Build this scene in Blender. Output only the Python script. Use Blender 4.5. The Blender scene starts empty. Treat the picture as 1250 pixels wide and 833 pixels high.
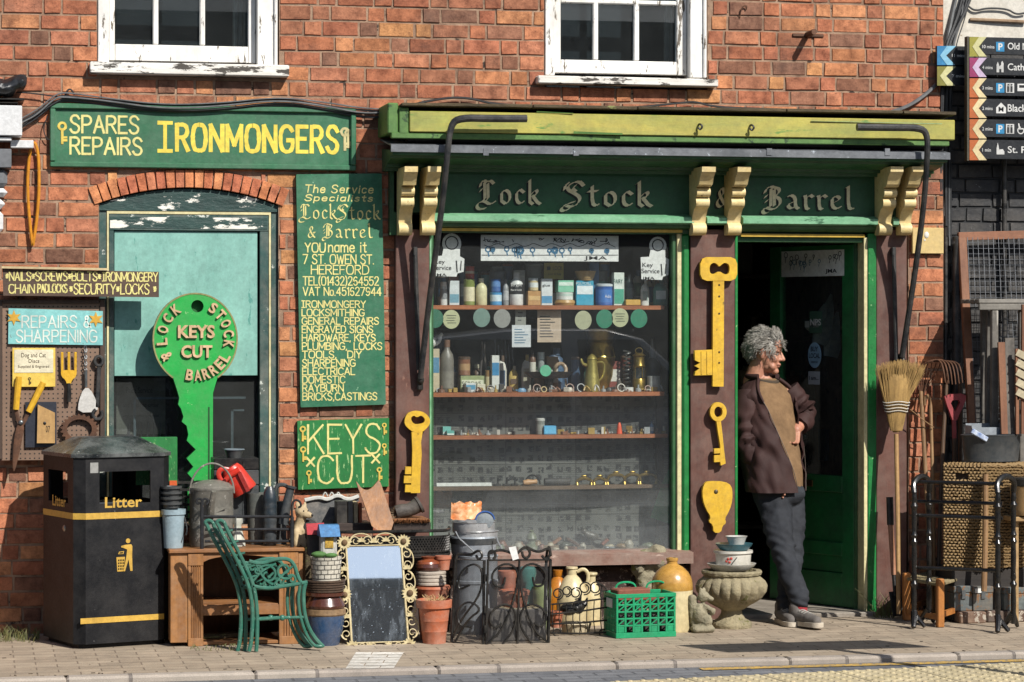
import bpy,bmesh,math,random
from mathutils import Vector as V3,Matrix,noise
cos,sin,pi,ru,MRot=math.cos,math.sin,math.pi,random.uniform,Matrix.Rotation
from mathutils.geometry import tessellate_polygon
R=math.radians
SC=bpy.context.scene
COL=SC.collection
random.seed(7)
# -- camera, sky, sun, exposure
F=3200.0
PHI=R(11.6)
YH=400.0
HC=1.70
D0=F/212.0
DX,DY=sin(PHI),cos(PHI)
CX,CY=-D0*DX,-D0*DY
cam=bpy.data.cameras.new('camera')
cam.sensor_width=36.0
cam.lens=F/1250.0*36.0
cam.shift_y=(YH-416.5)/1250.0
cam.clip_end=500.0
camo=bpy.data.objects.new('camera',cam)
COL.objects.link(camo)
camo.location=(CX,CY,HC)
camo.rotation_euler=(R(90),0,-PHI)
SC.camera=camo
SUN=V3((0.52,-1.0,0.98)).normalized()
w=bpy.data.worlds.new('World')
SC.world=w
w.use_nodes=True
wn=w.node_tree
bg=wn.nodes['Background']
sky=wn.nodes.new('ShaderNodeTexSky')
sky.sky_type='NISHITA'
sky.sun_disc=False
sky.sun_elevation=math.asin(SUN.z)
sky.sun_rotation=math.atan2(SUN.x,SUN.y)
wn.links.new(sky.outputs[0],bg.inputs[0])
bg.inputs[1].default_value=0.075
sl=bpy.data.lights.new('sun','SUN')
sl.energy=4.6
sl.angle=R(0.5)
sl.color=(1.0,0.955,0.89)
so=bpy.data.objects.new('sun',sl)
COL.objects.link(so)
so.rotation_euler=SUN.to_track_quat('Z','Y').to_euler()
so.location=(6,-12,12)
SC.view_settings.view_transform='Standard'
SC.view_settings.look='None'
SC.view_settings.exposure=0.5
SC.view_settings.gamma=1.0
SC.cycles.max_bounces=8
SC.cycles.transparent_max_bounces=16
SC.cycles.sample_clamp_indirect=6.0
# -- pixel -> world (a point on a real plane)
def ray(x,y):
 a=(x-625.0)/F
 return V3((DX+DY*a,DY-DX*a,(YH-y)/F))
def P(x,y,Y=0.0):
 r=ray(x,y)
 t=(Y-CY)/r.y
 return V3((CX+r.x*t,Y,HC+r.z*t))
def G(x,y,z=0.0):
 r=ray(x,y)
 t=(z-HC)/r.z
 return V3((CX+r.x*t,CY+r.y*t,z))
def m(n,x=625,Y=0.0):
 return n*((Y-CY)/ray(x,YH).y)/F
def S(h):
 h=h.lstrip('#')
 o=[]
 for i in(0,2,4):
  c=int(h[i:i+2],16)/255.0
  o.append(c/12.92 if c<=0.04045 else((c+0.055)/1.055)**2.4)
 return tuple(o)
 # -- materials
def _base(name):
 mt=bpy.data.materials.new(name)
 mt.use_nodes=True
 nt=mt.node_tree
 return mt,nt,nt.nodes['Principled BSDF']
def node(nt,t,**kw):
 n=nt.nodes.new(t)
 for k,v in kw.items():
  if k.startswith('i_'):
   n.inputs[k[2:].replace('_',' ')].default_value=v
  else:
   setattr(n,k,v)
 return n
def rgba(c):
 return(c[0],c[1],c[2],1.0)
def noise_tex(nt,co,scale,detail=5.0,rough=0.6,vec_scale=None):
 n=node(nt,'ShaderNodeTexNoise')
 n.inputs['Scale'].default_value=scale
 n.inputs['Detail'].default_value=detail
 n.inputs['Roughness'].default_value=rough
 src=co
 if vec_scale:
  mp=node(nt,'ShaderNodeMapping')
  mp.inputs['Scale'].default_value=vec_scale
  nt.links.new(co,mp.inputs[0])
  src=mp.outputs[0]
 nt.links.new(src,n.inputs['Vector'])
 return n.outputs['Fac']
def ramp(nt,src,p0,p1,c0=(0,0,0),c1=(1,1,1)):
 r=node(nt,'ShaderNodeValToRGB')
 r.color_ramp.elements[0].position=p0
 r.color_ramp.elements[0].color=rgba(c0)
 r.color_ramp.elements[1].position=p1
 r.color_ramp.elements[1].color=rgba(c1)
 nt.links.new(src,r.inputs[0])
 return r.outputs[0]
def mix(nt,fac,a,b,mode='MIX'):
 x=node(nt,'ShaderNodeMix',data_type='RGBA',blend_type=mode)
 for s,v in((x.inputs[0],fac),(x.inputs[6],a),(x.inputs[7],b)):
  if isinstance(v,(int,float)):
   s.default_value=v
  elif isinstance(v,tuple):
   s.default_value=rgba(v)
  else:
   nt.links.new(v,s)
 return x.outputs[2]
def bump_to(nt,b,h,strength,dist=0.004):
 n=node(nt,'ShaderNodeBump')
 n.inputs['Strength'].default_value=strength
 n.inputs['Distance'].default_value=dist
 nt.links.new(h,n.inputs['Height'])
 nt.links.new(n.outputs[0],b.inputs['Normal'])
MATS={}
def mat(name,c,r=0.55,metal=0.0,c2=None,var=0.35,vs=9.0,bump=0.25,bs=70.0,chip=None,chip_c=None,chip_s=16.0,dust=0.0,dust_c=(0.35,0.31,0.26),vec=None,spec=0.5,coat=0.0,dist=0.003,grit=0.24,sss=None):
 0
 if name in MATS:
  return MATS[name]
 if isinstance(c,str):c=S(c)
 if isinstance(c2,str):c2=S(c2)
 if isinstance(chip_c,str):chip_c=S(chip_c)
 mt,nt,b=_base(name)
 co=node(nt,'ShaderNodeTexCoord').outputs['Object']
 if c2 is None:
  c2=tuple(x*(1-var)for x in c)
 col=mix(nt,ramp(nt,noise_tex(nt,co,vs,6,0.65,vec),0.32,0.68),c,c2)
 h=noise_tex(nt,co,bs,5,0.7,vec)
 col=mix(nt,1.0,col,ramp(nt,noise_tex(nt,co,34,6,0.75),0.3,0.7,(1-grit,)*3,(1+grit*0.5,)*3),'MULTIPLY')
 col=mix(nt,1.0,col,ramp(nt,noise_tex(nt,co,2.6,5,0.65),0.34,0.66,(1-grit*0.9,)*3,(1.05,1.05,1.05)),'MULTIPLY')
 if dust:
  dm=ramp(nt,noise_tex(nt,co,vs*0.6+3,8,0.75),0.4,0.66,(0,0,0),(dust,dust,dust))
  col=mix(nt,dm,col,dust_c)
 if chip:
  cm=ramp(nt,noise_tex(nt,co,chip_s,8,0.72,vec),chip-0.045,chip-0.02)
  col=mix(nt,cm,col,chip_c)
 nt.links.new(col,b.inputs['Base Color'])
 rr=ramp(nt,h,0.2,0.8,(max(0,r-0.12),)*3,(min(1,r+0.12),)*3)
 nt.links.new(rr,b.inputs['Roughness'])
 b.inputs['Metallic'].default_value=metal
 b.inputs['Specular IOR Level'].default_value=spec
 b.inputs['Coat Weight'].default_value=coat
 b.inputs['Coat Roughness'].default_value=0.12
 if sss:
  b.inputs['Subsurface Weight'].default_value=sss
  b.inputs['Subsurface Radius'].default_value=(0.01,0.004,0.002)
  b.inputs['Subsurface Scale'].default_value=0.5
 if bump:
  bump_to(nt,b,h,bump,dist)
 MATS[name]=mt
 return mt
def wmat(name,c,c2,r=0.6,ring=26.0,axis='Z',bump=0.35,chip=None,chip_c=None,dust=0.0):
 if name in MATS:return MATS[name]
 v={'X':(0.06,1,1),'Y':(1,0.06,1),'Z':(1,1,0.06)}[axis]
 MATS[name]=mat(name,c,r,c2=c2,vs=ring,vec=v,bump=bump,bs=90,chip=chip,chip_c=chip_c,chip_s=14,dust=dust)
 return MATS[name]
def glassmat(name,tint=(0.9,0.95,0.93),dust=0.04,refl=1.0,dust_c=(0.6,0.62,0.6),rough=0.0,haze_grad=None):
 if name in MATS:return MATS[name]
 mt,nt,b=_base(name)
 nt.nodes.remove(b)
 out=nt.nodes['Material Output']
 co=node(nt,'ShaderNodeTexCoord').outputs['Object']
 tr=node(nt,'ShaderNodeBsdfTransparent');tr.inputs[0].default_value=rgba(tint)
 gl=node(nt,'ShaderNodeBsdfGlossy');gl.inputs['Roughness'].default_value=rough
 gl.inputs[0].default_value=(refl,refl,refl,1)
 fr=node(nt,'ShaderNodeLayerWeight');fr.inputs[0].default_value=0.5
 pw=node(nt,'ShaderNodeMath',operation='POWER');pw.inputs[1].default_value=5.0
 nt.links.new(fr.outputs['Facing'],pw.inputs[0])
 ml=node(nt,'ShaderNodeMath',operation='MULTIPLY_ADD');ml.inputs[1].default_value=0.8;ml.inputs[2].default_value=0.045
 nt.links.new(pw.outputs[0],ml.inputs[0])
 mx=node(nt,'ShaderNodeMixShader')
 nt.links.new(ml.outputs[0],mx.inputs[0]);nt.links.new(tr.outputs[0],mx.inputs[1]);nt.links.new(gl.outputs[0],mx.inputs[2])
 df=node(nt,'ShaderNodeBsdfDiffuse');df.inputs[0].default_value=rgba(dust_c)
 dm=ramp(nt,noise_tex(nt,co,5,8,0.75),0.25,0.9,(dust*0.5,)*3,(dust*1.5,)*3)
 if haze_grad:
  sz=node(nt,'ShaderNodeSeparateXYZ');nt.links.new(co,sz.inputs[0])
  dm=mix(nt,1.0,dm,ramp(nt,sz.outputs[2],haze_grad[0],haze_grad[1],(1.4,1.4,1.4),(.3,.3,.3)),'MULTIPLY')
 sp=ramp(nt,noise_tex(nt,co,120,3,0.6),0.70,0.76,(0,0,0),(dust*4,)*3)
 ad=mix(nt,1.0,dm,sp,'ADD')
 m2=node(nt,'ShaderNodeMixShader')
 nt.links.new(ad,m2.inputs[0]);nt.links.new(mx.outputs[0],m2.inputs[1]);nt.links.new(df.outputs[0],m2.inputs[2])
 nt.links.new(m2.outputs[0],out.inputs[0])
 MATS[name]=mt
 return mt
 # -- mesh builder
class MB:
 def __init__(s):
  s.v=[];s.f=[];s.mi=[];s.mats=[];s.cur=0;s.M=None;s.col=None;s.cols=[]
 def use(s,mt):
  if mt not in s.mats:s.mats.append(mt)
  s.cur=s.mats.index(mt)
  return s
 def add(s,vs,fs):
  o=len(s.v)
  if s.M is not None:vs=[s.M@V3(v)for v in vs]
  s.v+=[tuple(v)for v in vs]
  for f in fs:
   s.f.append(tuple(o+i for i in f));s.mi.append(s.cur);s.cols.append(s.col)
  return s
 def box(s,x0,y0,z0,x1,y1,z1,b=0.0):
  if x0>x1:x0,x1=x1,x0
  if y0>y1:y0,y1=y1,y0
  if z0>z1:z0,z1=z1,z0
  b=min(b,(x1-x0)*0.45,(y1-y0)*0.45,(z1-z0)*0.45)
  if b<=0:
   v=[(x,y,z)for x in(x0,x1)for y in(y0,y1)for z in(z0,z1)]
   return s.add(v,[(0,1,3,2),(4,6,7,5),(0,4,5,1),(2,3,7,6),(0,2,6,4),(1,5,7,3)])
  v=[];idx={}
  for i,x in enumerate((x0,x1)):
   for j,y in enumerate((y0,y1)):
    for k,z in enumerate((z0,z1)):
     xi=x+(b if i==0 else-b);yi=y+(b if j==0 else-b);zi=z+(b if k==0 else-b)
     idx[i,j,k]=len(v)
     v+=[(x,yi,zi),(xi,y,zi),(xi,yi,z)]
  q=lambda i,j,k,a:idx[i,j,k]+a
  f=[]
  for i in(0,1):f.append((q(i,0,0,0),q(i,0,1,0),q(i,1,1,0),q(i,1,0,0)))
  for j in(0,1):f.append((q(0,j,0,1),q(0,j,1,1),q(1,j,1,1),q(1,j,0,1)))
  for k in(0,1):f.append((q(0,0,k,2),q(0,1,k,2),q(1,1,k,2),q(1,0,k,2)))
  for i in(0,1):
   for j in(0,1):f.append((q(i,j,0,0),q(i,j,1,0),q(i,j,1,1),q(i,j,0,1)))
   for k in(0,1):f.append((q(i,0,k,0),q(i,1,k,0),q(i,1,k,2),q(i,0,k,2)))
  for j in(0,1):
   for k in(0,1):f.append((q(0,j,k,1),q(1,j,k,1),q(1,j,k,2),q(0,j,k,2)))
  for i in(0,1):
   for j in(0,1):
    for k in(0,1):f.append((q(i,j,k,0),q(i,j,k,1),q(i,j,k,2)))
  return s.add(v,f)
 def obox(s,c,size,rot=None,b=0.0):
  old=s.M
  T=Matrix.Translation(V3(c))@(rot.to_4x4()if rot is not None else Matrix())
  s.M=T if old is None else old@T
  a,bb,cc=size[0]/2,size[1]/2,size[2]/2
  s.box(-a,-bb,-cc,a,bb,cc,b)
  s.M=old
  return s
 def bar(s,p,q,wd,th,up=(0,-1,0),b=0.0):
  0
  p=V3(p);q=V3(q);d=q-p;L=d.length;d.normalize()
  u=V3(up);u=(u-d*u.dot(d)).normalized();sd=d.cross(u)
  rot=Matrix((sd,u,d)).transposed()
  return s.obox((p+q)/2,(wd,th,L),rot,b)
 def tube(s,pts,r,n=8,closed=False,cap=True,flat=1.0):
  pts=[V3(p)for p in pts]
  N=len(pts)
  rs=list(r)if isinstance(r,(list,tuple))else[r]*N
  if len(rs)!=N:
   k_=len(rs)-1
   rs=[rs[min(int(i*k_/(N-1)),k_-1)]*(1-(i*k_/(N-1)-min(int(i*k_/(N-1)),k_-1)))+rs[min(int(i*k_/(N-1)),k_-1)+1]*(i*k_/(N-1)-min(int(i*k_/(N-1)),k_-1))for i in range(N)]
  vs=[];fs=[]
  prev=None
  for i,p in enumerate(pts):
   if closed:t=pts[(i+1)%N]-pts[i-1]
   else:t=pts[min(i+1,N-1)]-pts[max(i-1,0)]
   if t.length<1e-9:t=V3((0,0,1))
   t.normalize()
   if prev is None:
    a=V3((0,-1,0))if abs(t.y)<0.9 else V3((1,0,0))
    u=(a-t*a.dot(t)).normalized()
   else:
    u=prev-t*prev.dot(t)
    if u.length<1e-6:
     a=V3((0,-1,0))if abs(t.y)<0.9 else V3((1,0,0));u=a-t*a.dot(t)
    u.normalize()
   prev=u
   w_=t.cross(u)
   for k in range(n):
    an=2*pi*(k+0.5)/n
    vs.append(p+(u*cos(an)*flat+w_*sin(an))*rs[i])
  M_=N if closed else N-1
  for i in range(M_):
   j=(i+1)%N
   for k in range(n):
    l=(k+1)%n
    fs.append((i*n+k,i*n+l,j*n+l,j*n+k))
  if cap and not closed:
   fs.append(tuple(range(n)))
   fs.append(tuple((N-1)*n+k for k in range(n-1,-1,-1)))
  return s.add(vs,fs)
 def lathe(s,prof,loc=(0,0,0),n=24,rot=None,mod=None,sx=1.0,sy=1.0,a0=0.0,a1=2*pi):
  loc=V3(loc)
  vs=[];fs=[]
  full=abs(a1-a0-2*pi)<1e-6
  K=n if full else n+1
  for(r,z)in prof:
   for k in range(K):
    an=a0+(a1-a0)*k/n
    rr=r*(mod(an,z)if mod else 1.0)
    p=V3((rr*cos(an)*sx,rr*sin(an)*sy,z))
    if rot is not None:p=rot@p
    vs.append(loc+p)
  for i in range(len(prof)-1):
   for k in range(n if full else n):
    l=(k+1)%K
    fs.append((i*K+k,i*K+l,(i+1)*K+l,(i+1)*K+k))
  if full:
   if prof[0][0]>1e-6:fs.append(tuple(range(K)))
   if prof[-1][0]>1e-6:fs.append(tuple((len(prof)-1)*K+k for k in range(K)))
  return s.add(vs,fs)
 def ell(s,c,r,rot=None,nu=14,nv=9):
  if isinstance(r,(int,float)):r=(r,r,r)
  vs=[];fs=[]
  c=V3(c)
  for j in range(nv+1):
   ph=pi*j/nv
   for k in range(nu):
    an=2*pi*k/nu
    p=V3((r[0]*sin(ph)*cos(an),r[1]*sin(ph)*sin(an),r[2]*cos(ph)))
    if rot is not None:p=rot@p
    vs.append(c+p)
  for j in range(nv):
   for k in range(nu):
    l=(k+1)%nu
    fs.append((j*nu+k,(j+1)*nu+k,(j+1)*nu+l,j*nu+l))
  return s.add(vs,fs)
 def cap(s,p,q,r0,r1,n=12):
  0
  p=V3(p);q=V3(q);d=(q-p);L=d.length
  rot=d.to_track_quat('Z','Y').to_matrix()
  prof=[]
  for i in range(6):
   a=-pi/2+pi/2*i/5
   prof.append((max(r0*cos(a),0.0),r0*sin(a)))
  for i in range(6):
   a=pi/2*i/5
   prof.append((max(r1*cos(a),0.0),L+r1*sin(a)))
  prof[0]=(0.0001,prof[0][1]);prof[-1]=(0.0001,prof[-1][1])
  return s.lathe(prof,p,n,rot)
 def prism(s,poly,y0,y1,holes=()):
  0
  loops=[list(poly)]+[list(h)for h in holes]
  tri=tessellate_polygon([[V3((a,b,0))for a,b in lp]for lp in loops])
  flat=[p for lp in loops for p in lp]
  n=len(flat)
  vs=[(a,y0,b)for a,b in flat]+[(a,y1,b)for a,b in flat]
  fs=[tuple(t)for t in tri]+[tuple(i+n for i in reversed(t))for t in tri]
  o=0
  for lp in loops:
   k=len(lp)
   for i in range(k):
    j=(i+1)%k
    fs.append((o+i,o+j,n+o+j,n+o+i))
   o+=k
  return s.add(vs,fs)
 def done(s,name,mt=None,parent=None,smooth=35.0,loc=None):
  me=bpy.data.meshes.new(name)
  off=V3((0,0,0))
  if parent is not None:
   p=parent
   while p.parent is not None:p=p.parent
   off=V3(p.location)
  elif loc is not None:off=V3(loc)
  me.from_pydata([(v[0]-off.x,v[1]-off.y,v[2]-off.z)for v in s.v],[],s.f)
  if mt is not None:me.materials.append(mt)
  else:
   for x in s.mats:me.materials.append(x)
   me.polygons.foreach_set('material_index',s.mi)
  finish_mesh(me,smooth)
  if any(c is not None for c in s.cols):
   at=me.color_attributes.new('tone','FLOAT_COLOR','CORNER')
   buf=[]
   for pl in me.polygons:
    c=s.cols[pl.index]or(1,1,1)
    for _ in range(pl.loop_total):buf+=[c[0],c[1],c[2],1.0]
   at.data.foreach_set('color',buf)
  ob=bpy.data.objects.new(name,me)
  COL.objects.link(ob)
  if parent is not None:ob.parent=parent
  else:ob.location=off
  return ob
 def solo(s,name,label,cat,mt=None,group=None,smooth=35.0,kind=None):
  xs=[v[0]for v in s.v];ys=[v[1]for v in s.v];zs=[v[2]for v in s.v]
  ob=s.done(name,mt,None,smooth,((min(xs)+max(xs))/2,(min(ys)+max(ys))/2,min(zs)))
  tag(ob,label,cat,group,kind)
  return ob
def finish_mesh(me,smooth):
 bm=bmesh.new();bm.from_mesh(me)
 bmesh.ops.recalc_face_normals(bm,faces=bm.faces)
 if smooth is not None:
  lim=R(smooth)
  for f in bm.faces:f.smooth=True
  for e in bm.edges:
   if len(e.link_faces)==2:
    try:e.smooth=e.calc_face_angle()<lim
    except ValueError:pass
 bm.to_mesh(me);bm.free()
def tag(o,label=None,cat=None,group=None,kind=None):
 if label:o['label']=label
 if cat:o['category']=cat
 if group:o['group']=group
 if kind:o['kind']=kind
 return o
def thing(name,label,cat,loc,group=None):
 o=bpy.data.objects.new(name,None)
 COL.objects.link(o)
 o.location=loc
 o.empty_display_size=0.05
 return tag(o,label,cat,group)
def struct(mb,name,mt=None,smooth=35.0):
 o=mb.done(name,mt,None,smooth)
 o['kind']='structure'
 return o
def evaluated(ob):
 dg=bpy.context.evaluated_depsgraph_get()
 dg.update()
 me=bpy.data.meshes.new_from_object(ob.evaluated_get(dg))
 return me
def remesh(mb,voxel,smooth_it=3,smooth_f=0.5):
 0
 me=bpy.data.meshes.new('tmp');me.from_pydata(mb.v,[],mb.f)
 bm=bmesh.new();bm.from_mesh(me);bmesh.ops.recalc_face_normals(bm,faces=bm.faces);bm.to_mesh(me);bm.free()
 ob=bpy.data.objects.new('tmp',me);COL.objects.link(ob)
 md=ob.modifiers.new('r','REMESH');md.mode='VOXEL';md.voxel_size=voxel
 if smooth_it:
  sm=ob.modifiers.new('s','SMOOTH');sm.iterations=smooth_it;sm.factor=smooth_f
 bpy.context.view_layer.update()
 me2=evaluated(ob)
 out=MB()
 out.v=[tuple(v.co)for v in me2.vertices]
 out.f=[tuple(p.vertices)for p in me2.polygons]
 out.mi=[0]*len(out.f);out.cols=[None]*len(out.f)
 bpy.data.objects.remove(ob);bpy.data.meshes.remove(me);bpy.data.meshes.remove(me2)
 return out
def rough_up(mb,amp,sc,seed=0.0):
 0
 o=[]
 for v in mb.v:
  p=V3(v)*sc+V3((seed,seed*2,seed*3))
  n=noise.noise_vector(p)+noise.noise_vector(p*2.7)*0.5
  o.append((v[0]+n.x*amp,v[1]+n.y*amp,v[2]+n.z*amp))
 mb.v=o
 return mb
def dup(root,loc,label=None,group=None):
 r_=root.copy();COL.objects.link(r_);r_.location=loc
 if label:r_['label']=label
 if group:r_['group']=group
 for ch in list(root.children):
  c=ch.copy();COL.objects.link(c);c.parent=r_
  for g in ch.children:
   d=g.copy();COL.objects.link(d);d.parent=c
 return r_
def smo(pts,it=2,closed=False):
 pts=[V3(p)for p in pts]
 for _ in range(it):
  o=[]
  N=len(pts)
  rng=range(N)if closed else range(N-1)
  if not closed:o.append(pts[0])
  for i in rng:
   a,b_=pts[i],pts[(i+1)%N]
   o.append(a*0.75+b_*0.25);o.append(a*0.25+b_*0.75)
  if not closed:o.append(pts[-1])
  pts=o
 return pts
def pxs(pts,Y,it=0,closed=False):
 0
 o=[P(p[0],p[1],p[2]if len(p)>2 else Y)for p in pts]
 return smo(o,it,closed)if it else o
def xz(pts,Y,it=0):
 return[(p.x,p.z)for p in pxs([(a,b)for a,b in pts],Y,it,True)]
 # -- lettering
def _c(*p):return('c',p)
def _s(*p):return('s',p)
GL={'A':(4,[_s((0,0),(2,6),(4,0)),_s((.7,2.1),(3.3,2.1))]),'B':(3.6,[_s((0,0),(0,6)),_c((0,6),(2.6,6.1),(3.6,5),(2.8,3.3),(0,3.2)),_c((0,3.2),(3,3.3),(4.1,1.8),(3,0),(0,0))]),'C':(4,[_c((4,5),(3,6.1),(1,6),(0,4.4),(0,1.6),(1,0),(3,-.1),(4,1))]),'D':(4,[_s((0,0),(0,6)),_c((0,6),(2.6,6.1),(4,4.6),(4,1.4),(2.6,0),(0,0))]),'E':(3.2,[_s((3.2,6),(0,6),(0,0),(3.2,0)),_s((0,3.1),(2.6,3.1))]),'F':(3.2,[_s((3.2,6),(0,6),(0,0)),_s((0,3.1),(2.6,3.1))]),'G':(4.2,[_c((4,5),(3,6.1),(1,6),(0,4.4),(0,1.6),(1,0),(3.2,-.1),(4.2,1),(4.2,2.7)),_s((4.2,2.7),(2.5,2.7))]),'H':(4,[_s((0,0),(0,6)),_s((4,0),(4,6)),_s((0,3.1),(4,3.1))]),'I':(.3,[_s((.15,0),(.15,6))]),'J':(2.6,[_c((2.6,6),(2.6,1.2),(1.6,-.2),(.3,.1),(0,1.4))]),'K':(3.8,[_s((0,0),(0,6)),_s((3.6,6),(0,2.5)),_s((1.2,3.7),(3.8,0))]),'L':(3.1,[_s((0,6),(0,0),(3.1,0))]),'M':(4.8,[_s((0,0),(0,6),(2.4,1.4),(4.8,6),(4.8,0))]),'N':(4,[_s((0,0),(0,6),(4,0),(4,6))]),'O':(4.4,[_c((2.2,6.1),(.6,5.9),(0,4),(0,2),(.6,.1),(2.2,-.1),(3.8,.1),(4.4,2),(4.4,4),(3.8,5.9),(2.2,6.1))]),'P':(3.6,[_s((0,0),(0,6)),_c((0,6),(2.8,6.1),(3.8,4.5),(2.8,2.8),(0,2.8))]),'R':(3.7,[_s((0,0),(0,6)),_c((0,6),(2.8,6.1),(3.7,4.6),(2.8,3),(0,3)),_s((1.8,3),(3.7,0))]),'S':(3.6,[_c((3.5,5),(2.6,6.2),(.8,6.1),(0,4.6),(.9,3.4),(2.9,2.7),(3.7,1.5),(2.8,-.1),(.8,-.1),(0,1.1))]),'T':(3.8,[_s((0,6),(3.8,6)),_s((1.9,6),(1.9,0))]),'U':(4,[_c((0,6),(0,1.6),(.7,0),(2,-.15),(3.3,0),(4,1.6),(4,6))]),'V':(4,[_s((0,6),(2,0),(4,6))]),'W':(5.2,[_s((0,6),(1.4,0),(2.6,5),(3.8,0),(5.2,6))]),'Y':(3.8,[_s((0,6),(1.9,3),(3.8,6)),_s((1.9,3),(1.9,0))]),'0':(3.6,[_c((1.8,6.1),(.4,5.9),(0,4),(0,2),(.4,.1),(1.8,-.1),(3.2,.1),(3.6,2),(3.6,4),(3.2,5.9),(1.8,6.1))]),'1':(1.2,[_s((0,5),(1,6),(1,0))]),'2':(3.4,[_c((.1,4.8),(.8,6.2),(2.7,6.1),(3.4,4.5),(2.4,2.8),(.2,.2)),_s((.1,0),(3.4,0))]),'3':(3.2,[_c((.1,5.2),(1,6.2),(2.8,6),(3.1,4.4),(2.2,3.3),(1.2,3.2)),_c((1.2,3.2),(2.6,3.1),(3.4,1.6),(2.6,0),(.9,-.1),(0,.9))]),'4':(3.6,[_s((2.7,0),(2.7,6),(0,1.8),(3.6,1.8))]),'5':(3.4,[_s((3.1,6),(.5,6),(.3,3.5)),_c((.3,3.3),(1.8,4),(3.3,3.2),(3.4,1.2),(2.2,-.2),(.6,0),(0,.9))]),'6':(3.4,[_c((3,5.3),(2,6.2),(.6,5.4),(0,3),(.2,.8),(1.6,-.2),(3.2,.5),(3.3,2.4),(2.1,3.6),(.7,3.1),(.1,1.8))]),'7':(3.4,[_s((0,6),(3.4,6),(1,0))]),'9':(3.4,[_c((.4,.7),(1.4,-.2),(2.8,.6),(3.4,3),(3.2,5.2),(1.8,6.2),(.2,5.5),(.1,3.6),(1.3,2.4),(2.7,2.9),(3.3,4.2))]),'.':(.4,[_s((.1,0),(.3,.1))]),',':(.5,[_s((.4,.3),(.1,-.9))]),'(':(1.2,[_c((1.1,6.6),(.1,4.8),(.1,1.2),(1.1,-.6))]),')':(1.2,[_c((.1,6.6),(1.1,4.8),(1.1,1.2),(.1,-.6))]),'&':(4,[_c((4,0),(1,4.2),(.8,5.4),(1.7,6.2),(2.6,5.4),(2.2,4.2),(.4,2.6),(.1,1),(1.2,-.1),(2.8,.4),(3.9,2.4))]),'*':(2.4,[_s((0,3),(2.4,3)),_s((.4,4.2),(2,1.8)),_s((.4,1.8),(2,4.2)),_s((1.2,1.6),(1.2,4.4))]),'o':(2.8,[_c((1.4,4),(.2,3.6),(0,2),(.2,.2),(1.4,-.1),(2.6,.2),(2.8,2),(2.6,3.6),(1.4,4))]),'n':(2.6,[_s((0,0),(0,4)),_c((0,2.6),(.6,3.9),(2,4),(2.6,2.8),(2.6,0))]),'a':(2.7,[_c((2.6,3.4),(1.4,4.1),(.2,3.5),(0,2),(.3,.2),(1.4,-.1),(2.6,.8)),_s((2.65,4),(2.65,0))]),'m':(4.2,[_s((0,0),(0,4)),_c((0,2.8),(.6,4),(1.7,3.9),(2.1,2.8),(2.1,0)),_c((2.1,2.8),(2.7,4),(3.8,3.9),(4.2,2.8),(4.2,0))]),'e':(2.8,[_s((.1,2.1),(2.7,2.1)),_c((2.75,2.1),(2.5,3.7),(1.2,4.1),(.1,3.2),(0,1.2),(.8,-.1),(2.2,0),(2.7,.8))]),'i':(.4,[_s((.2,0),(.2,4)),_s((.15,5.3),(.25,5.5))]),'t':(2,[_c((1,5.6),(1,.8),(1.4,-.1),(2,.2)),_s((0,4),(2,4))]),'h':(2.6,[_s((0,0),(0,6)),_c((0,2.6),(.6,3.9),(2,4),(2.6,2.8),(2.6,0))]),'r':(1.8,[_s((0,0),(0,4)),_c((0,2.4),(.6,3.9),(1.8,3.9))]),'v':(2.6,[_s((0,4),(1.3,0),(2.6,4))]),'c':(2.5,[_c((2.5,3.3),(1.6,4.1),(.2,3.6),(0,2),(.2,.3),(1.6,-.1),(2.5,.7))]),'s':(2.3,[_c((2.2,3.4),(1.4,4.1),(.2,3.7),(.2,2.6),(1.6,2.1),(2.4,1.3),(1.8,0),(.7,-.1),(0,.6))]),'p':(2.7,[_s((0,4),(0,-2)),_c((0,3.2),(1.2,4.1),(2.5,3.5),(2.7,2),(2.4,.3),(1.2,-.1),(0,.7))]),'l':(.3,[_s((.15,0),(.15,6))]),'g':(2.7,[_c((2.6,3.4),(1.4,4.1),(.2,3.5),(0,2),(.3,.2),(1.4,-.1),(2.6,.8)),_c((2.65,4),(2.65,-1),(1.6,-2.1),(.2,-1.6))]),'y':(2.6,[_s((0,4),(1.4,0)),_s((2.6,4),(.6,-2))]),'d':(2.7,[_c((2.6,3.4),(1.4,4.1),(.2,3.5),(0,2),(.3,.2),(1.4,-.1),(2.6,.8)),_s((2.65,6),(2.65,0))]),}
SERIF_I=(2.4,[_s((0,6),(2.4,6)),_s((0,0),(2.4,0)),_s((1.2,6),(1.2,0))])
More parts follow.
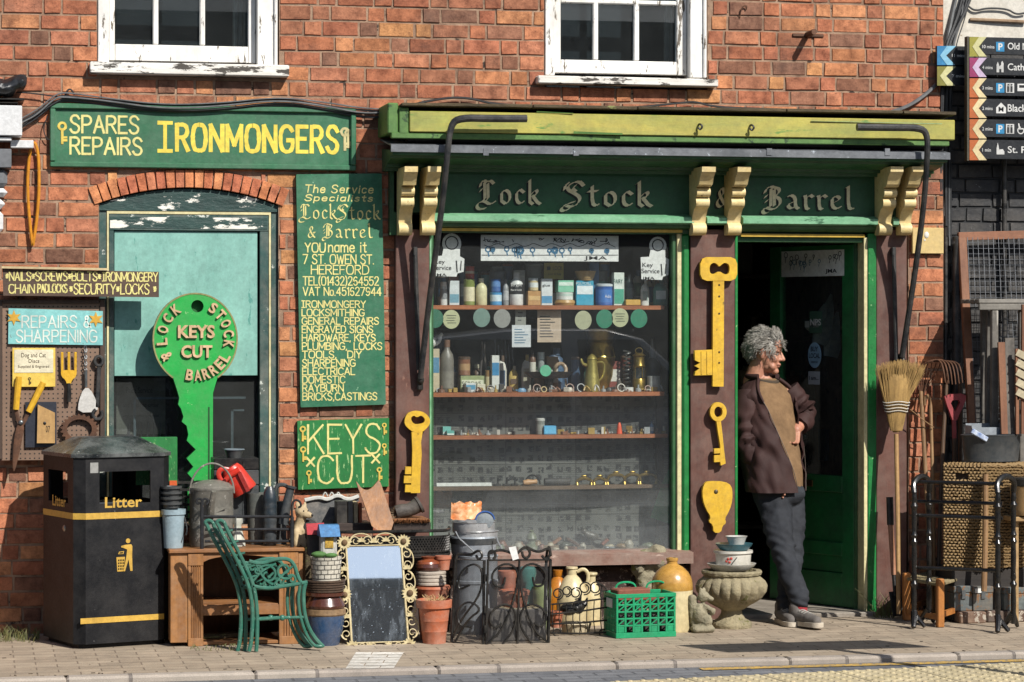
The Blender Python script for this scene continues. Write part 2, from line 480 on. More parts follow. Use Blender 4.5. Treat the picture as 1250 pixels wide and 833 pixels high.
BL={'o':(.72,[[(.12,.74),(.12,.24),(.34,.06)],[(.12,.74),(.34,.94),(.58,.72),(.58,.26),(.34,.06)]]),'c':(.62,[[(.12,.74),(.12,.24),(.34,.06),(.56,.26)],[(.12,.74),(.32,.95),(.54,.76)]]),'k':(.78,[[(.12,1.55),(.12,.2),(.3,.05)],[(.0,1.4),(.14,1.55)],[(.14,.58),(.44,.96),(.56,.82),(.44,.6),(.22,.56)],[(.3,.54),(.54,.18),(.72,.06)]]),'t':(.58,[[(.2,1.25),(.2,.22),(.38,.05),(.54,.2)],[(.0,.92),(.46,.95)]]),'a':(.74,[[(.08,.82),(.26,.97),(.48,.76),(.48,.2),(.64,.06)],[(.48,.56),(.12,.36),(.12,.2),(.28,.05),(.48,.24)]]),'r':(.56,[[(.02,.86),(.14,.95),(.14,.12),(.3,.04)],[(.14,.72),(.36,.97),(.52,.82)]]),'e':(.68,[[(.12,.74),(.12,.24),(.34,.06),(.6,.26)],[(.12,.74),(.34,.95),(.56,.72),(.16,.46)]]),'l':(.46,[[(.14,1.55),(.14,.2),(.32,.05),(.44,.16)],[(.02,1.42),(.16,1.55)]]),'L':(1.05,[[(.34,1.38),(.36,.35),(.16,.16)],[(.52,1.3),(.54,.4),(.36,.16)],[(.1,1.1),(.14,1.34),(.3,1.5),(.48,1.36),(.66,1.5),(.86,1.28)],[(.2,.98),(.1,.8)],[(.0,.1),(.2,.2),(.36,.2),(.66,.0),(.98,.24)],[(.2,.2),(-.06,.06),(-.1,-.16),(.06,-.3),(.4,-.22)]]),'S':(1.1,[[(.98,1.36),(.74,1.52),(.5,1.42),(.26,1.2),(.3,.98),(.56,.82),(.82,.62),(.86,.4),(.7,.12),(.46,-.02),(.2,.06)],[(.12,1.0),(.16,1.26),(.36,1.46)],[(.66,1.3),(.5,1.06),(.66,.9)],[(.84,1.5),(1.04,1.24)],[(.6,.3),(.3,.2),(.0,-.02),(-.06,-.2),(.1,-.28),(.36,-.1),(.46,.1)]]),'B':(1.0,[[(.38,1.36),(.36,.2)],[(.54,1.3),(.54,.24)],[(.06,1.06),(.12,1.3),(.34,1.5),(.56,1.42),(.8,1.34),(.78,1.06),(.54,.86),(.8,.72),(.86,.42),(.68,.14),(.44,-.02),(.14,.14)],[(.16,.92),(.06,.74)],[(.2,.62),(.1,.46)],[(.3,.14),(.0,.06),(-.06,-.14),(.06,-.28),(.24,-.18)]]),'&':(.86,[[(.82,.06),(.56,.3),(.26,.86),(.3,1.1),(.46,1.22),(.58,1.04),(.5,.8),(.16,.5),(.1,.24),(.28,.04),(.5,.14),(.74,.56)],[(.6,.6),(.86,.6)]]),}
def lay_strokes(txt,sp=1.3,word=2.6,serif_i=False):
 x=0;out=[]
 for ch in txt:
  if ch==' ':x+=word;continue
  w_,st=(SERIF_I if(serif_i and ch=='I')else GL[ch])
  for k,pts in st:
   p=[V3((x+a,b,0))for a,b in pts]
   if k=='c':p=smo(p,2)
   out.append(p)
  x+=w_+sp
 return out,x-sp
def split_sharp(st):
 out=[]
 for p in st:
  cur=[p[0]]
  for i in range(1,len(p)):
   cur.append(p[i])
   if i<len(p)-1 and(p[i]-p[i-1]).normalized().dot((p[i+1]-p[i]).normalized())<.55:
    out.append(cur);cur=[p[i]]
  out.append(cur)
 return out
def strokes_in(mb,txt,rect,Y,wpx,sp=1.3,word=2.6,jitter=0.0,th=0.0012,serif_i=False,shear=0.0,low=False,xf=None,skip_fit=False):
 0
 x0,y0,x1,y1=rect
 st,W=lay_strokes(txt,sp,word,serif_i)
 a=P(x0,y0,Y);b_=P(x1,y1,Y)
 sx=(b_.x-a.x)/W;sz=(a.z-b_.z)/(6.0)
 hw=m(wpx,(x0+x1)/2,Y)/2
 k=0
 for p in split_sharp(st):
  q=[]
  for v in p:
   xx=v.x+shear*v.y+ru(-jitter,jitter)
   q.append(V3((a.x+xx*sx,0,b_.z+(v.y+ru(-jitter,jitter))*sz)))
  ribbon(mb,q,hw,Y-th-k*0.00003,xf)
  k+=1
def ribbon(mb,q,hw,y,xf=None):
 n=len(q)
 L=[]
 cl=n>4 and(q[0]-q[-1]).length<hw*.8
 for i in range(n):
  if cl and i in(0,n-1):t=(q[1]-q[0]).normalized()+(q[-1]-q[-2]).normalized()
  elif i==0:t=q[1]-q[0]
  elif i==n-1:t=q[-1]-q[-2]
  else:t=(q[i+1]-q[i]).normalized()+(q[i]-q[i-1]).normalized()
  if t.length<1e-9:t=V3((1,0,0))
  t.normalize()
  nn=V3((-t.z,0,t.x))
  k=1.0
  if 0<i<n-1:
   t1=(q[i]-q[i-1]).normalized()
   k=min(1.25,1.0/max(0.4,abs(t.dot(t1))))
  k*=ru(.86,1.14)
  e=t*hw*(0.1 if cl else 0.8)*(-1 if i==0 else 1 if i==n-1 else 0)
  L.append((q[i]+e+nn*hw*k,q[i]+e-nn*hw*k))
 vs=[]
 for a,b_ in L:vs+=[(a.x,y,a.z),(b_.x,y,b_.z)]
 if xf:vs=[xf(v)for v in vs]
 mb.add(vs,[(2*i,2*i+1,2*i+3,2*i+2)for i in range(n-1)])
def black_in(mb,txt,x0,x1,ybase,xh_px,Y,nib=0.21,ang=40,track=0.1,th=0.0015,word=0.6):
 0
 W=sum((BL[c][0]+track)if c!=' ' else word for c in txt)-track
 a=P(x0,ybase,Y);b_=P(x1,ybase,Y)
 sx=(b_.x-a.x)/W;sz=m(xh_px,(x0+x1)/2,Y)
 nx,nz=cos(R(ang))*nib/2,sin(R(ang))*nib/2
 cx=0;k=0
 for ch in txt:
  if ch==' ':cx+=word;continue
  w_,st=BL[ch]
  for pl in st:
   pl=[V3((q[0],q[1],0))for q in pl]
   if len(pl)>3:pl=smo(pl,1)
   for i in range(len(pl)-1):
    p,q=pl[i],pl[i+1]
    yy=Y-th-k*0.00002;k+=1
    c=[(p.x-nx,p.y-nz),(p.x+nx,p.y+nz),(q.x+nx,q.y+nz),(q.x-nx,q.y-nz)]
    d=q-p
    if abs(d.x*nz-d.y*nx)<0.012*max(d.length,.01):
     h=0.022
     c=[(p.x-h,p.y+h),(p.x+h,p.y-h),(q.x+h,q.y-h),(q.x-h,q.y+h)]
    mb.add([(a.x+(cx+u)*sx,yy,a.z+v*sz)for u,v in c],[(0,1,2,3)])
  cx+=w_+track
def font_in(mb,txt,rect,Y,th=0.0012,extrude=0.0,weight=0.0,keep=False,xf=None,shear=0.0):
 0
 cu=bpy.data.curves.new('t','FONT');cu.body=txt;cu.offset=weight;cu.extrude=0.0
 cu.resolution_u=3;cu.shear=shear
 ob=bpy.data.objects.new('t',cu);COL.objects.link(ob)
 bpy.context.view_layer.update()
 me=evaluated(ob)
 vs=[v.co.copy()for v in me.vertices];fs=[tuple(p.vertices)for p in me.polygons]
 bnd={}
 for f in fs:
  for i in range(len(f)):
   e=(f[i],f[(i+1)%len(f)])
   if(e[1],e[0])in bnd:del bnd[(e[1],e[0])]
   else:bnd[e]=1
 bpy.data.objects.remove(ob);bpy.data.curves.remove(cu);bpy.data.meshes.remove(me)
 if not vs:return
 mx0=min(v.x for v in vs);mx1=max(v.x for v in vs);mz0=min(v.y for v in vs);mz1=max(v.y for v in vs)
 x0,y0,x1,y1=rect
 a=P(x0,y0,Y);b_=P(x1,y1,Y)
 sx=(b_.x-a.x)/(mx1-mx0);sz=(a.z-b_.z)/(mz1-mz0)
 if keep:sx=sz=min(sx,sz)
 fr=[(a.x+(v.x-mx0)*sx,Y-th-extrude,b_.z+(v.y-mz0)*sz)for v in vs]
 if xf:fr=[xf(v)for v in fr]
 n=len(fr)
 if extrude>0:
  bk=[(a.x+(v.x-mx0)*sx,Y-th,b_.z+(v.y-mz0)*sz)for v in vs]
  if xf:bk=[xf(v)for v in bk]
  mb.add(fr+bk,fs+[(i,j,n+j,n+i)for(i,j)in bnd])
 else:mb.add(fr,fs)
 # -- SETTING
def brickmat(name,sat=1.0):
 mt,nt,b=_base(name)
 co=node(nt,'ShaderNodeTexCoord').outputs['Object']
 at=node(nt,'ShaderNodeAttribute',attribute_name='tone')
 n1=noise_tex(nt,co,14,8,0.7)
 n2=noise_tex(nt,co,90,6,0.75)
 n3=noise_tex(nt,co,2.2,4,0.6)
 col=mix(nt,ramp(nt,n1,0.35,0.72,(0.62,0.58,0.58),(1.22,1.18,1.1)),at.outputs[0],(1,1,1),'MULTIPLY')
 col=mix(nt,1.0,at.outputs[0],ramp(nt,n1,0.34,0.62,(0.5,0.44,0.43),(1.26,1.22,1.16)),'MULTIPLY')
 col=mix(nt,ramp(nt,n2,0.58,0.66,(0,0,0),(0.7,0.7,0.7)),col,(0.035,0.022,0.018))
 col=mix(nt,ramp(nt,n3,0.54,0.72,(0,0,0),(0.6,0.6,0.6)),col,(0.06,0.045,0.04))
 lime=noise_tex(nt,co,30,8,0.8)
 col=mix(nt,ramp(nt,lime,0.66,0.74,(0,0,0),(0.5,0.5,0.5)),col,(0.5,0.42,0.34))
 nt.links.new(col,b.inputs['Base Color'])
 b.inputs['Roughness'].default_value=0.9
 b.inputs['Specular IOR Level'].default_value=0.2
 bump_to(nt,b,n2,0.9,0.006)
 return mt
M_BRICK=brickmat('brick')
M_MORTAR=mat('mortar','#b0937a',0.95,c2='#7d624f',vs=9,bump=0.9,bs=160,dist=0.006,chip=0.64,chip_c='#3c3029',chip_s=8)
TONES=['#bd7a58','#b97353','#c17f58','#b46f52','#ae6b50','#bb7a5c','#c5865e','#b26d53','#a66852','#b37359','#cb8f5e','#9a6a56','#8a6353','#a86f56','#ba7555']
def brick_rows(mb,X0,X1,Z0,Z1,holes,course=0.0866,tones=TONES,y=0.0,jit=0.0022,L=0.208,H=0.097,jt=0.0075):
 r=0
 z=Z0
 while z<Z1:
  za,zb=z+jt/2,z+course-jt/2
  cuts=sorted([(a-0.002,b_+0.002)for(a,b_,c,d)in holes if c<zb-0.02 and d>za+0.02])
  free=[];cur=X0
  for a,b_ in cuts:
   if a>cur:free.append((cur,min(a,X1)))
   cur=max(cur,b_)
  if cur<X1:free.append((cur,X1))
  for fa,fb in free:
   x=X0-0.31+(0.0 if r%2 else 0.156)+ru(-.008,.008)
   k=r%2
   while x<fb:
    ln=(L if k%2==0 else H)+ru(-.006,.006)
    if random.random()<0.06:ln=L if ln<0.15 else H
    a,b_=max(x,fa),min(x+ln,fb)
    if fb-b_<0.03 and b_<fb:b_=fb
    if b_-a>0.022:
     t=S(random.choice(tones if random.random()>.07 else tones[-4:]));t=(t[0]*.84+sum(t)*.028,t[1]*.86+sum(t)*.028,t[2]*.80+sum(t)*.028)
     g=ru(0.74,1.08)
     mb.col=(t[0]*g,t[1]*g,t[2]*g)
     one_brick(mb,a,b_,za,zb,y+ru(-.0025,.003),jit)
    x+=ln+jt;k+=1
    if x>fb:break
  z+=course;r+=1
 mb.col=None
def one_brick(mb,a,b_,za,zb,y,jit):
 j=lambda s=1.0:ru(-jit,jit)*s
 ring=[]
 c=0.0045
 for k,(px_,pz)in enumerate(((a,za),(b_,za),(b_,zb),(a,zb))):
  ring.append((px_+j(),pz+j()))
 mid=[]
 pts=[]
 for k in range(4):
  p,q=ring[k],ring[(k+1)%4]
  pts.append(p);pts.append(((p[0]+q[0])/2+j(.7),(p[1]+q[1])/2+j(.7)))
 cx_,cz=(a+b_)/2,(za+zb)/2
 vs=[(p[0],y+0.014,p[1])for p in pts]
 for p in pts:
  dx,dz=cx_-p[0],cz-p[1]
  vs.append((p[0]+max(-c,min(c,dx)),y+ru(-.0012,.0012),p[1]+max(-c,min(c,dz))))
 fs=[(i,(i+1)%8,8+(i+1)%8,8+i)for i in range(8)]
 fs.append(tuple(range(8,16)))
 mb.add(vs,fs)
def hole(x0,y0,x1,y1,top=None,Y=0.0):
 a=P(x0,y0,Y);b_=P(x1,y1,Y)
 return(a.x,b_.x,b_.z,a.z if top is None else top)
def wall_sheet(mb,X0,X1,Z0,Z1,holes,y,reveal):
 xs=sorted(set([X0,X1]+[h[0]for h in holes]+[h[1]for h in holes]));xs=[x for x in xs if X0<=x<=X1]
 zs=sorted(set([Z0,Z1]+[h[2]for h in holes]+[h[3]for h in holes]));zs=[z for z in zs if Z0<=z<=Z1]
 for i in range(len(xs)-1):
  for j in range(len(zs)-1):
   cx_,cz=(xs[i]+xs[i+1])/2,(zs[j]+zs[j+1])/2
   if any(h[0]<cx_<h[1]and h[2]<cz<h[3]for h in holes):continue
   mb.add([(xs[i],y,zs[j]),(xs[i+1],y,zs[j]),(xs[i+1],y,zs[j+1]),(xs[i],y,zs[j+1])],[(0,1,2,3)])
 for(a,b_,c,d)in holes:
  mb.add([(a,y,c),(a,y,d),(a,reveal,d),(a,reveal,c)],[(0,1,2,3)])
  mb.add([(b_,y,c),(b_,y,d),(b_,reveal,d),(b_,reveal,c)],[(0,1,2,3)])
  mb.add([(a,y,d),(b_,y,d),(b_,reveal,d),(a,reveal,d)],[(0,1,2,3)])
  mb.add([(a,y,c),(b_,y,c),(b_,reveal,c),(a,reveal,c)],[(0,1,2,3)])
def rb(mb,x0,y0,x1,y1,Y0,Y1,b=0.0):
 0
 a=P(x0,y0,Y0);c=P(x1,y1,Y0)
 return mb.box(a.x,Y0,c.z,c.x,Y1,a.z,b)
 # -- ground
GROUND_Z=-0.03
M_GROUND=mat('asphalt','#4a4b4d',0.9,c2='#37383a',vs=3,bump=0.5,bs=220)
mb=MB();mb.add([(-120,-150,GROUND_Z-.004),(120,-150,GROUND_Z-.004),(120,60,GROUND_Z-.004),(-120,60,GROUND_Z-.004)],[(0,1,2,3)])
struct(mb,'ground',M_GROUND)
def blockmat(name,c1,c2,mort,bw,rh,scale_rot=0.0,msize=0.006,r=0.85,off=0.5,dirt=0.35):
 mt,nt,b=_base(name)
 co=node(nt,'ShaderNodeTexCoord').outputs['Object']
 mp=node(nt,'ShaderNodeMapping');mp.inputs['Rotation'].default_value=(0,0,scale_rot)
 nt.links.new(co,mp.inputs[0])
 br=node(nt,'ShaderNodeTexBrick');br.offset=off
 br.inputs['Color1'].default_value=rgba(S(c1));br.inputs['Color2'].default_value=rgba(S(c2));br.inputs['Mortar'].default_value=rgba(S(mort))
 br.inputs['Scale'].default_value=1.0;br.inputs['Brick Width'].default_value=bw;br.inputs['Row Height'].default_value=rh
 br.inputs['Mortar Size'].default_value=msize;br.inputs['Mortar Smooth'].default_value=0.25;br.inputs['Bias'].default_value=-0.1
 nt.links.new(mp.outputs[0],br.inputs[0])
 n1=noise_tex(nt,co,5,7,0.7);n2=noise_tex(nt,co,160,4,0.7)
 col=mix(nt,1.0,br.outputs[0],ramp(nt,n1,0.3,0.72,(1-dirt,)*3,(1.12,1.1,1.08)),'MULTIPLY')
 col=mix(nt,1.0,col,ramp(nt,n2,0.3,0.7,(0.8,0.8,0.8),(1.12,1.12,1.12)),'MULTIPLY')
 sp=noise_tex(nt,co,26,3,0.5)
 col=mix(nt,ramp(nt,sp,0.72,0.75,(0,0,0),(0.6,0.6,0.6)),col,(0.03,0.027,0.025))
 nt.links.new(col,b.inputs['Base Color']);b.inputs['Roughness'].default_value=r
 b.inputs['Specular IOR Level'].default_value=0.3
 inv=node(nt,'ShaderNodeMath',operation='SUBTRACT');inv.inputs[0].default_value=1.0;nt.links.new(br.outputs[1],inv.inputs[1])
 ad=node(nt,'ShaderNodeMath',operation='MULTIPLY_ADD');nt.links.new(n2,ad.inputs[0]);ad.inputs[1].default_value=0.35;nt.links.new(inv.outputs[0],ad.inputs[2])
 bump_to(nt,b,ad.outputs[0],0.8,0.005)
 MATS[name]=mt
 return mt
M_PAVE=blockmat('pavement_blocks','#a59784','#988a78','#7f7263',0.21,0.105,msize=0.004)
M_KERB=blockmat('kerb_stone','#a39a8f','#968d84','#77706a',0.915,0.6,msize=0.01,dirt=0.25)
M_ROAD=blockmat('road_setts','#74767a','#66686d','#595b5f',0.2,0.1,msize=0.008,dirt=0.35)
mb=MB()
N=60
mb.add([(-9,-1.80,0),(9,-1.80,0),(9,1.2,0.0),(-9,1.2,0.0)],[(0,1,2,3)])
struct(mb,'pavement',M_PAVE)
mb=MB();x=-9.0
while x<9:
 mb.box(x+.0008,-1.90,-0.2,x+.9142,-1.803,0.003+ru(-.001,.002),0.012);x+=0.915
struct(mb,'kerb',M_KERB)
mb=MB();mb.add([(-30,-10.5,GROUND_Z),(30,-10.5,GROUND_Z),(30,-1.902,GROUND_Z),(-30,-1.902,GROUND_Z)],[(0,1,2,3)])
struct(mb,'road',M_ROAD)
mb=MB()
a=G(822,802,GROUND_Z);yl=-1.99
mb.add([(a.x,yl-.05,GROUND_Z+.004),(9,yl-.05,GROUND_Z+.004),(9,yl+.035,GROUND_Z+.004),(a.x,yl+.035,GROUND_Z+.004)],[(0,1,2,3)])
struct(mb,'road_line',mat('road_yellow','#c9a248',0.8,c2='#a88a4c',vs=14,chip=0.58,chip_c='#5f6063',chip_s=40))
mb=MB()
p,q=G(742,832,0.0),G(1262,808,0.0)
d=(q-p).normalized();n_=V3((d.y,-d.x,0))
L=5.2
for rr in range(2):
 for i in range(13):
  c=p+d*(0.2+i*0.4)+n_*(0.2+rr*0.4)
  rot=MRot(math.atan2(d.y,d.x),3,'Z')
  mb.obox((c.x,c.y,-0.045),(0.396,0.396,0.09),rot,0.006)
  for u in range(6):
   for v in range(6):
    e=c+d*(-.165+u*.066)+n_*(-.165+v*.066)
    mb.lathe([(0.014,0),(0.0125,0.004),(0.009,0.006),(0.0001,0.0065)],(e.x,e.y,0.0),8)
struct(mb,'tactile_pavement',mat('buff_tactile','#bfb18c',0.85,c2='#a89b78',vs=7,bump=0.4,dust=0.3))
mb=MB()
for i in range(28):
 c=p+d*(0.1+i*0.2)+n_*0.86
 mb.obox((c.x,c.y,-0.05),(0.194,0.094,0.08),MRot(math.atan2(d.y,d.x),3,'Z'),0.005)
struct(mb,'road_edge',mat('red_block','#6d4a4a',0.85,c2='#523a3c'))
mb=MB()
qd=[G(421,817.5),G(434,797),G(494,797),G(481,817)]
rows=6
for r_ in range(rows):
 za,zb=r_/rows,(r_+1)/rows
 off=0.0 if r_%2 else 0.5
 e0=qd[1].lerp(qd[0],za);e1=qd[1].lerp(qd[0],zb);f0=qd[2].lerp(qd[3],za);f1=qd[2].lerp(qd[3],zb)
 cuts=[0]+[c for c in[(off*.7+k*.7)for k in range(3)]if 0.02<c<.98]+[1]
 for i in range(len(cuts)-1):
  g=.012
  u0,u1=cuts[i]+g,cuts[i+1]-g
  A=e0.lerp(f0,u0);B=e0.lerp(f0,u1);C_=e1.lerp(f1,u1);D=e1.lerp(f1,u0)
  k=.06
  vs=[A.lerp(D,k),B.lerp(C_,k),C_.lerp(B,k),D.lerp(A,k)]
  mb.add([(v.x,v.y,0.004)for v in vs],[(0,1,2,3)])
struct(mb,'pavement_paint',mat('white_road_paint','#d8d4cc',0.8,c2='#bcb6aa',vs=18,chip=0.62,chip_c='#978774',chip_s=30))
mb=MB()
for i in range(260):
 q=V3((ru(-3,3.4),random.choice((ru(-1.85,-.3),ru(-1.86,-1.7),ru(-.5,-.1))),.002));r_=ru(.002,.008)
 mb.obox(q,(r_*2.4,r_,r_*.5),MRot(ru(0,3),3,'Z'))
mb.solo('pavement_litter','grit, leaf crumbs and small litter scattered over the pavement','litter',mat('grit','#6d5f4c',.9,c2='#2f2a22',vs=3),kind='stuff')
mb=MB()
M_GRASS=mat('grass','#4f5a2c',0.7,c2='#6b6238',vs=20,bump=0)
for(xa,xb,ya,n,hh)in((-20,48,781,170,.075),(1066,1092,752,90,.16),(560,640,770,60,.03),(232,300,792,60,.02)):
 for i in range(n):
  g=G(ru(xa,xb),ya+ru(-4,3));g.y+=ru(-.03,.03)
  h_=hh*ru(.3,1);a=ru(0,6.3);l=h_*ru(.2,.8)
  mb.tube([g,g+V3((cos(a)*l*.35,sin(a)*l*.35,h_*.65)),g+V3((cos(a)*l,sin(a)*l,h_))],[.0025,.002,.0004],3,cap=False)
g_=mb.solo('grass','green grass tufts growing along the foot of the wall','grass',M_GRASS,kind='stuff')
# -- the brick building
BX0,BX1,BZ1=-5.2,P(1152,400).x,4.9
U1=hole(119,0,341,96,4.45)
U2=hole(665,0,864,111,4.45)
AW=hole(121,226,340,640)
SHOP=(P(484,400).x,P(1109,400).x,-0.2,P(600,186).z)
building=thing('brick_building','old orange brick building with white sash windows above the green shopfront','building',(0,0,0))
mb=MB()
holes=[U1,U2,AW,SHOP]
wall_sheet(mb,BX0,BX1,-0.2,BZ1,holes,0.0065,0.28)
for(x0,x1)in((BX0,BX0),(BX1,BX1)):
 mb.add([(x0,.01,-.2),(x0,6,-.2),(x0,6,BZ1),(x0,.01,BZ1)],[(0,1,2,3)])
mb.add([(BX0,6,-.2),(BX1,6,-.2),(BX1,6,BZ1),(BX0,6,BZ1)],[(0,1,2,3)])
mb.add([(BX0,.01,BZ1),(BX1,.01,BZ1),(BX1,6,BZ1),(BX0,6,BZ1)],[(0,1,2,3)])
mb.done('mortar_wall',M_MORTAR,building,None)
acx=(AW[0]+AW[1])/2;a_l=P(120,249);a_c=P(232,230)
half=(AW[1]-AW[0])/2;rise=a_c.z-a_l.z
RAD=(half*half+rise*rise)/(2*rise);azc=a_c.z-RAD
mb=MB()
bholes=list(holes)
ring=0.105
zz=a_l.z-0.01
while zz<a_c.z+ring+0.09:
 ro=RAD+ring+0.006
 dz=zz+0.04-azc
 if dz<ro:
  hx=min(math.sqrt(max(ro*ro-dz*dz,0)),half+0.055)
  bholes.append((acx-hx,acx+hx,zz,zz+0.02))
 zz+=0.02
brick_rows(mb,BX0,BX1,-0.11,BZ1,bholes)
mb.done('brickwork',M_BRICK,building,None)
mb=MB()
a_max=math.asin((half+.045)/(RAD+ring/2))
nb=21
for i in range(nb):
 a0=-a_max+2*a_max*i/nb+0.0022;a1=-a_max+2*a_max*(i+1)/nb-0.0022
 t=S(random.choice(TONES[:8]));mb.col=t
 y=ru(-.009,-.006)
 q=[(acx+sin(a)*r_,azc+cos(a)*r_)for a,r_ in((a0,RAD+.003),(a1,RAD+.003),(a1,RAD+ring),(a0,RAD+ring))]
 c=(sum(p_[0]for p_ in q)/4,sum(p_[1]for p_ in q)/4)
 q2=[(p_[0]+(c[0]-p_[0])*.06+ru(-.002,.002),p_[1]+(c[1]-p_[1])*.06)for p_ in q]
 mb.add([(p_[0],y+.014,p_[1])for p_ in q]+[(p_[0],y,p_[1])for p_ in q2],[(0,1,5,4),(1,2,6,5),(2,3,7,6),(3,0,4,7),(4,5,6,7)])
mb.done('brick_arch',M_BRICK,building,None)
M_WHITE=mat('old_white_paint','#e6e4df',0.6,grit=.1,c2='#c9c6bf',vs=10,bump=0.35,chip=0.63,chip_c='#5d5448',chip_s=26,vec=(1,1,.25))
M_WHITEH=mat('old_white_sill','#e2dfd8',0.65,grit=.12,c2='#bdb8ad',vs=10,bump=0.5,chip=0.585,chip_c='#3f3a33',chip_s=22,vec=(.22,1,1))
M_GLASSU=glassmat('upper_glass',(0.8,0.88,0.92),0.012)
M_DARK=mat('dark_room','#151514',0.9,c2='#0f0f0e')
def sash(o,fr,gl,bars,ytop_bar,sill,lin):
 win=MB()
 (fx0,fx1,fy1),(gx0,gx1,gy1),(sx0,sx1,sy0,sy1)=fr,gl,sill
 top=4.40
 A=P(fx0,fy1,0);B=P(fx1,fy1,0)
 lx=P(lin[0],0,0).x;rx=P(lin[1],0,0).x
 win.box(A.x+.002,-.006,A.z,lx,.12,top,.004)
 win.box(rx,-.006,A.z,B.x-.022,.12,top,.004)
 win.box(B.x-.032,-.022,A.z,B.x-.012,.10,top,.006)
 win.box(A.x+.002,-.006,top-.09,B.x-.002,.12,top+.04,.004)
 w_=win.done('window_frame',M_WHITE,building)
 s_=MB()
 gy=0.085
 a=P(gx0,gy1,gy-.02);c=P(gx1,gy1,gy-.02)
 zb=P(gx0,fy1-2,gy).z
 s_.box(lx+.003,gy-.03,zb,a.x,gy+.02,top-.1,.004)
 s_.box(c.x,gy-.03,zb,rx-.003,gy+.02,top-.1,.004)
 s_.box(a.x+.001,gy-.028,zb+.001,c.x-.001,gy+.018,a.z,.004)
 mid=(top+zb)/2+.02
 s_.box(a.x+.001,gy-.028,mid-.025,c.x-.001,gy+.018,mid+.025,.004)
 s_.done('sash',M_WHITE,w_)
 for bx in bars:
  b_=MB();q=P(bx,gy1,gy-.02)
  b_.box(q.x-.015,gy-.026,a.z+.001,q.x+.015,gy+.016,mid-.026,.006)
  b_.box(q.x-.015,gy-.026,mid+.026,q.x+.015,gy+.016,top-.1,.006)
  b_.done('glazing_bar',M_WHITE,w_)
 if ytop_bar is not None:
  b_=MB();q=P(gx0,ytop_bar,gy-.02);b_.box(a.x+.001,gy-.0265,q.z-.013,c.x-.001,gy+.0155,q.z+.013,.006);b_.done('glazing_bar',M_WHITE,w_)
 g=MB();g.box(a.x-.004,gy,a.z-.004,c.x+.004,gy+.004,top-.1);g.done('pane',M_GLASSU,w_)
 sl_=MB();q0=P(sx0,sy0,-.075);q1=P(sx1,sy1,-.075)
 sl_.box(q0.x,-.075,q1.z,q1.x,.05,q0.z,.006)
 rough_up(sl_,.002,9)
 sl_.done('sill',M_WHITEH,w_)
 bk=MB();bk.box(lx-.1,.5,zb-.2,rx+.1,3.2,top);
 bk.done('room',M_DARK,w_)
 cu=MB()
 q=P(gx1-18,40,.3);zt=top-.12
 for i in range(5):cu.tube([(q.x+i*.028,.2,zb),(q.x+i*.028+.006,.2,(zb+zt)/2),(q.x+i*.028,.2,zt)],.017,6)
 cu.done('curtain',mat('curtain','#6a675f',0.9),w_)
 return w_
sash('',(119,341,77),(140,303,54),(190,247),None,(110,353,75,94),(133,314))
sash('',(665,864,92),(684,826,73),(727,777),1,(657,877,92,106),(677,842))
mb=MB()
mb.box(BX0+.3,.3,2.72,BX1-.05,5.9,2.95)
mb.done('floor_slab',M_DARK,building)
# -- arched window with a turquoise board
M_DKGREEN=mat('dark_green_paint','#2a4f4a',0.55,c2='#21403d',vs=7,bump=0.4,chip=0.66,chip_c='#b9bdb4',chip_s=11,dust=0.25)
M_PEEL=mat('peeling_green_paint','#24443f',0.6,c2='#1b3532',vs=8,bump=0.9,bs=24,dist=.008,chip=0.60,chip_c='#d6d3c8',chip_s=9,vec=(.35,1,1))
M_CREAM=mat('cream_line','#d8cf9e',0.6,c2='#bdb386',vs=14)
M_TURQ=mat('turquoise_board','#86b8ab',0.62,c2='#70a296',vs=5,vec=(1,1,.3),bump=0.35,bs=40,chip=0.68,chip_c='#4a857a',chip_s=17,dust=.2,dust_c=(.2,.38,.34))
wr=MB()
fy=0.03
def archz(x):return azc+math.sqrt(max(RAD*RAD-(x-acx)**2,0))
zt=P(232,258,fy).z;zb=AW[2]
xl,xr=AW[0],AW[1]
pts=[(xl,zt),(xr,zt)]+[(xr-(xr-xl)*i/16,archz(xr-(xr-xl)*i/16)-.003)for i in range(17)]
hd=MB();hd.prism(pts,fy-.012,fy+.1)
wroot=MB()
il,ir=P(139,400,fy).x,P(317,400,fy).x;iz=P(232,282,fy).z
ol,orr=P(133,400,fy).x,P(328,400,fy).x
wroot.box(xl,fy,zb,ol-.012,fy+.1,zt,.003);wroot.box(orr+.012,fy,zb,xr,fy+.1,zt,.003)
wroot.box(ol,fy-.004,iz,orr,fy+.1,zt-.018,.003)
wroot.box(ol,fy-.004,zb,il,fy+.1,iz-.001,.003);wroot.box(ir,fy-.004,zb,orr,fy+.1,iz-.001,.003)
WIN=wroot.done('arched_window',M_DKGREEN,building)
hd.done('arch_head',M_PEEL,WIN)
c_=MB()
c_.box(ol-.0115,fy-.008,zb,ol-.001,fy+.05,zt-.001);c_.box(orr+.001,fy-.008,zb,orr+.0115,fy+.05,zt-.001)
c_.box(ol-.001,fy-.008,zt-.0175,orr+.001,fy+.05,zt-.001)
c_.done('cream_beading',M_CREAM,WIN)
pl_=MB();pl_.box(P(133,0,fy).x+.006,fy-.006,iz+.012,P(328,0,fy).x-.008,fy-.0045,zt-.035);pl_.done('peeling_strip',M_PEEL,WIN)
bd=MB();bz=P(232,459,fy).z
bd.box(il+.003,fy+.012,bz,ir-.012,fy+.024,iz-.003,.002)
bd.done('board',M_TURQ,WIN)
gl=MB();gl.box(il,fy+.05,zb+.02,ir,fy+.054,bz+.02);gl.done('pane',glassmat('side_glass',(.75,.78,.78),.03),WIN)
it=MB()
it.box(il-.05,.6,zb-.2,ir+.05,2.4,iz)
it.done('room',M_DARK,WIN)
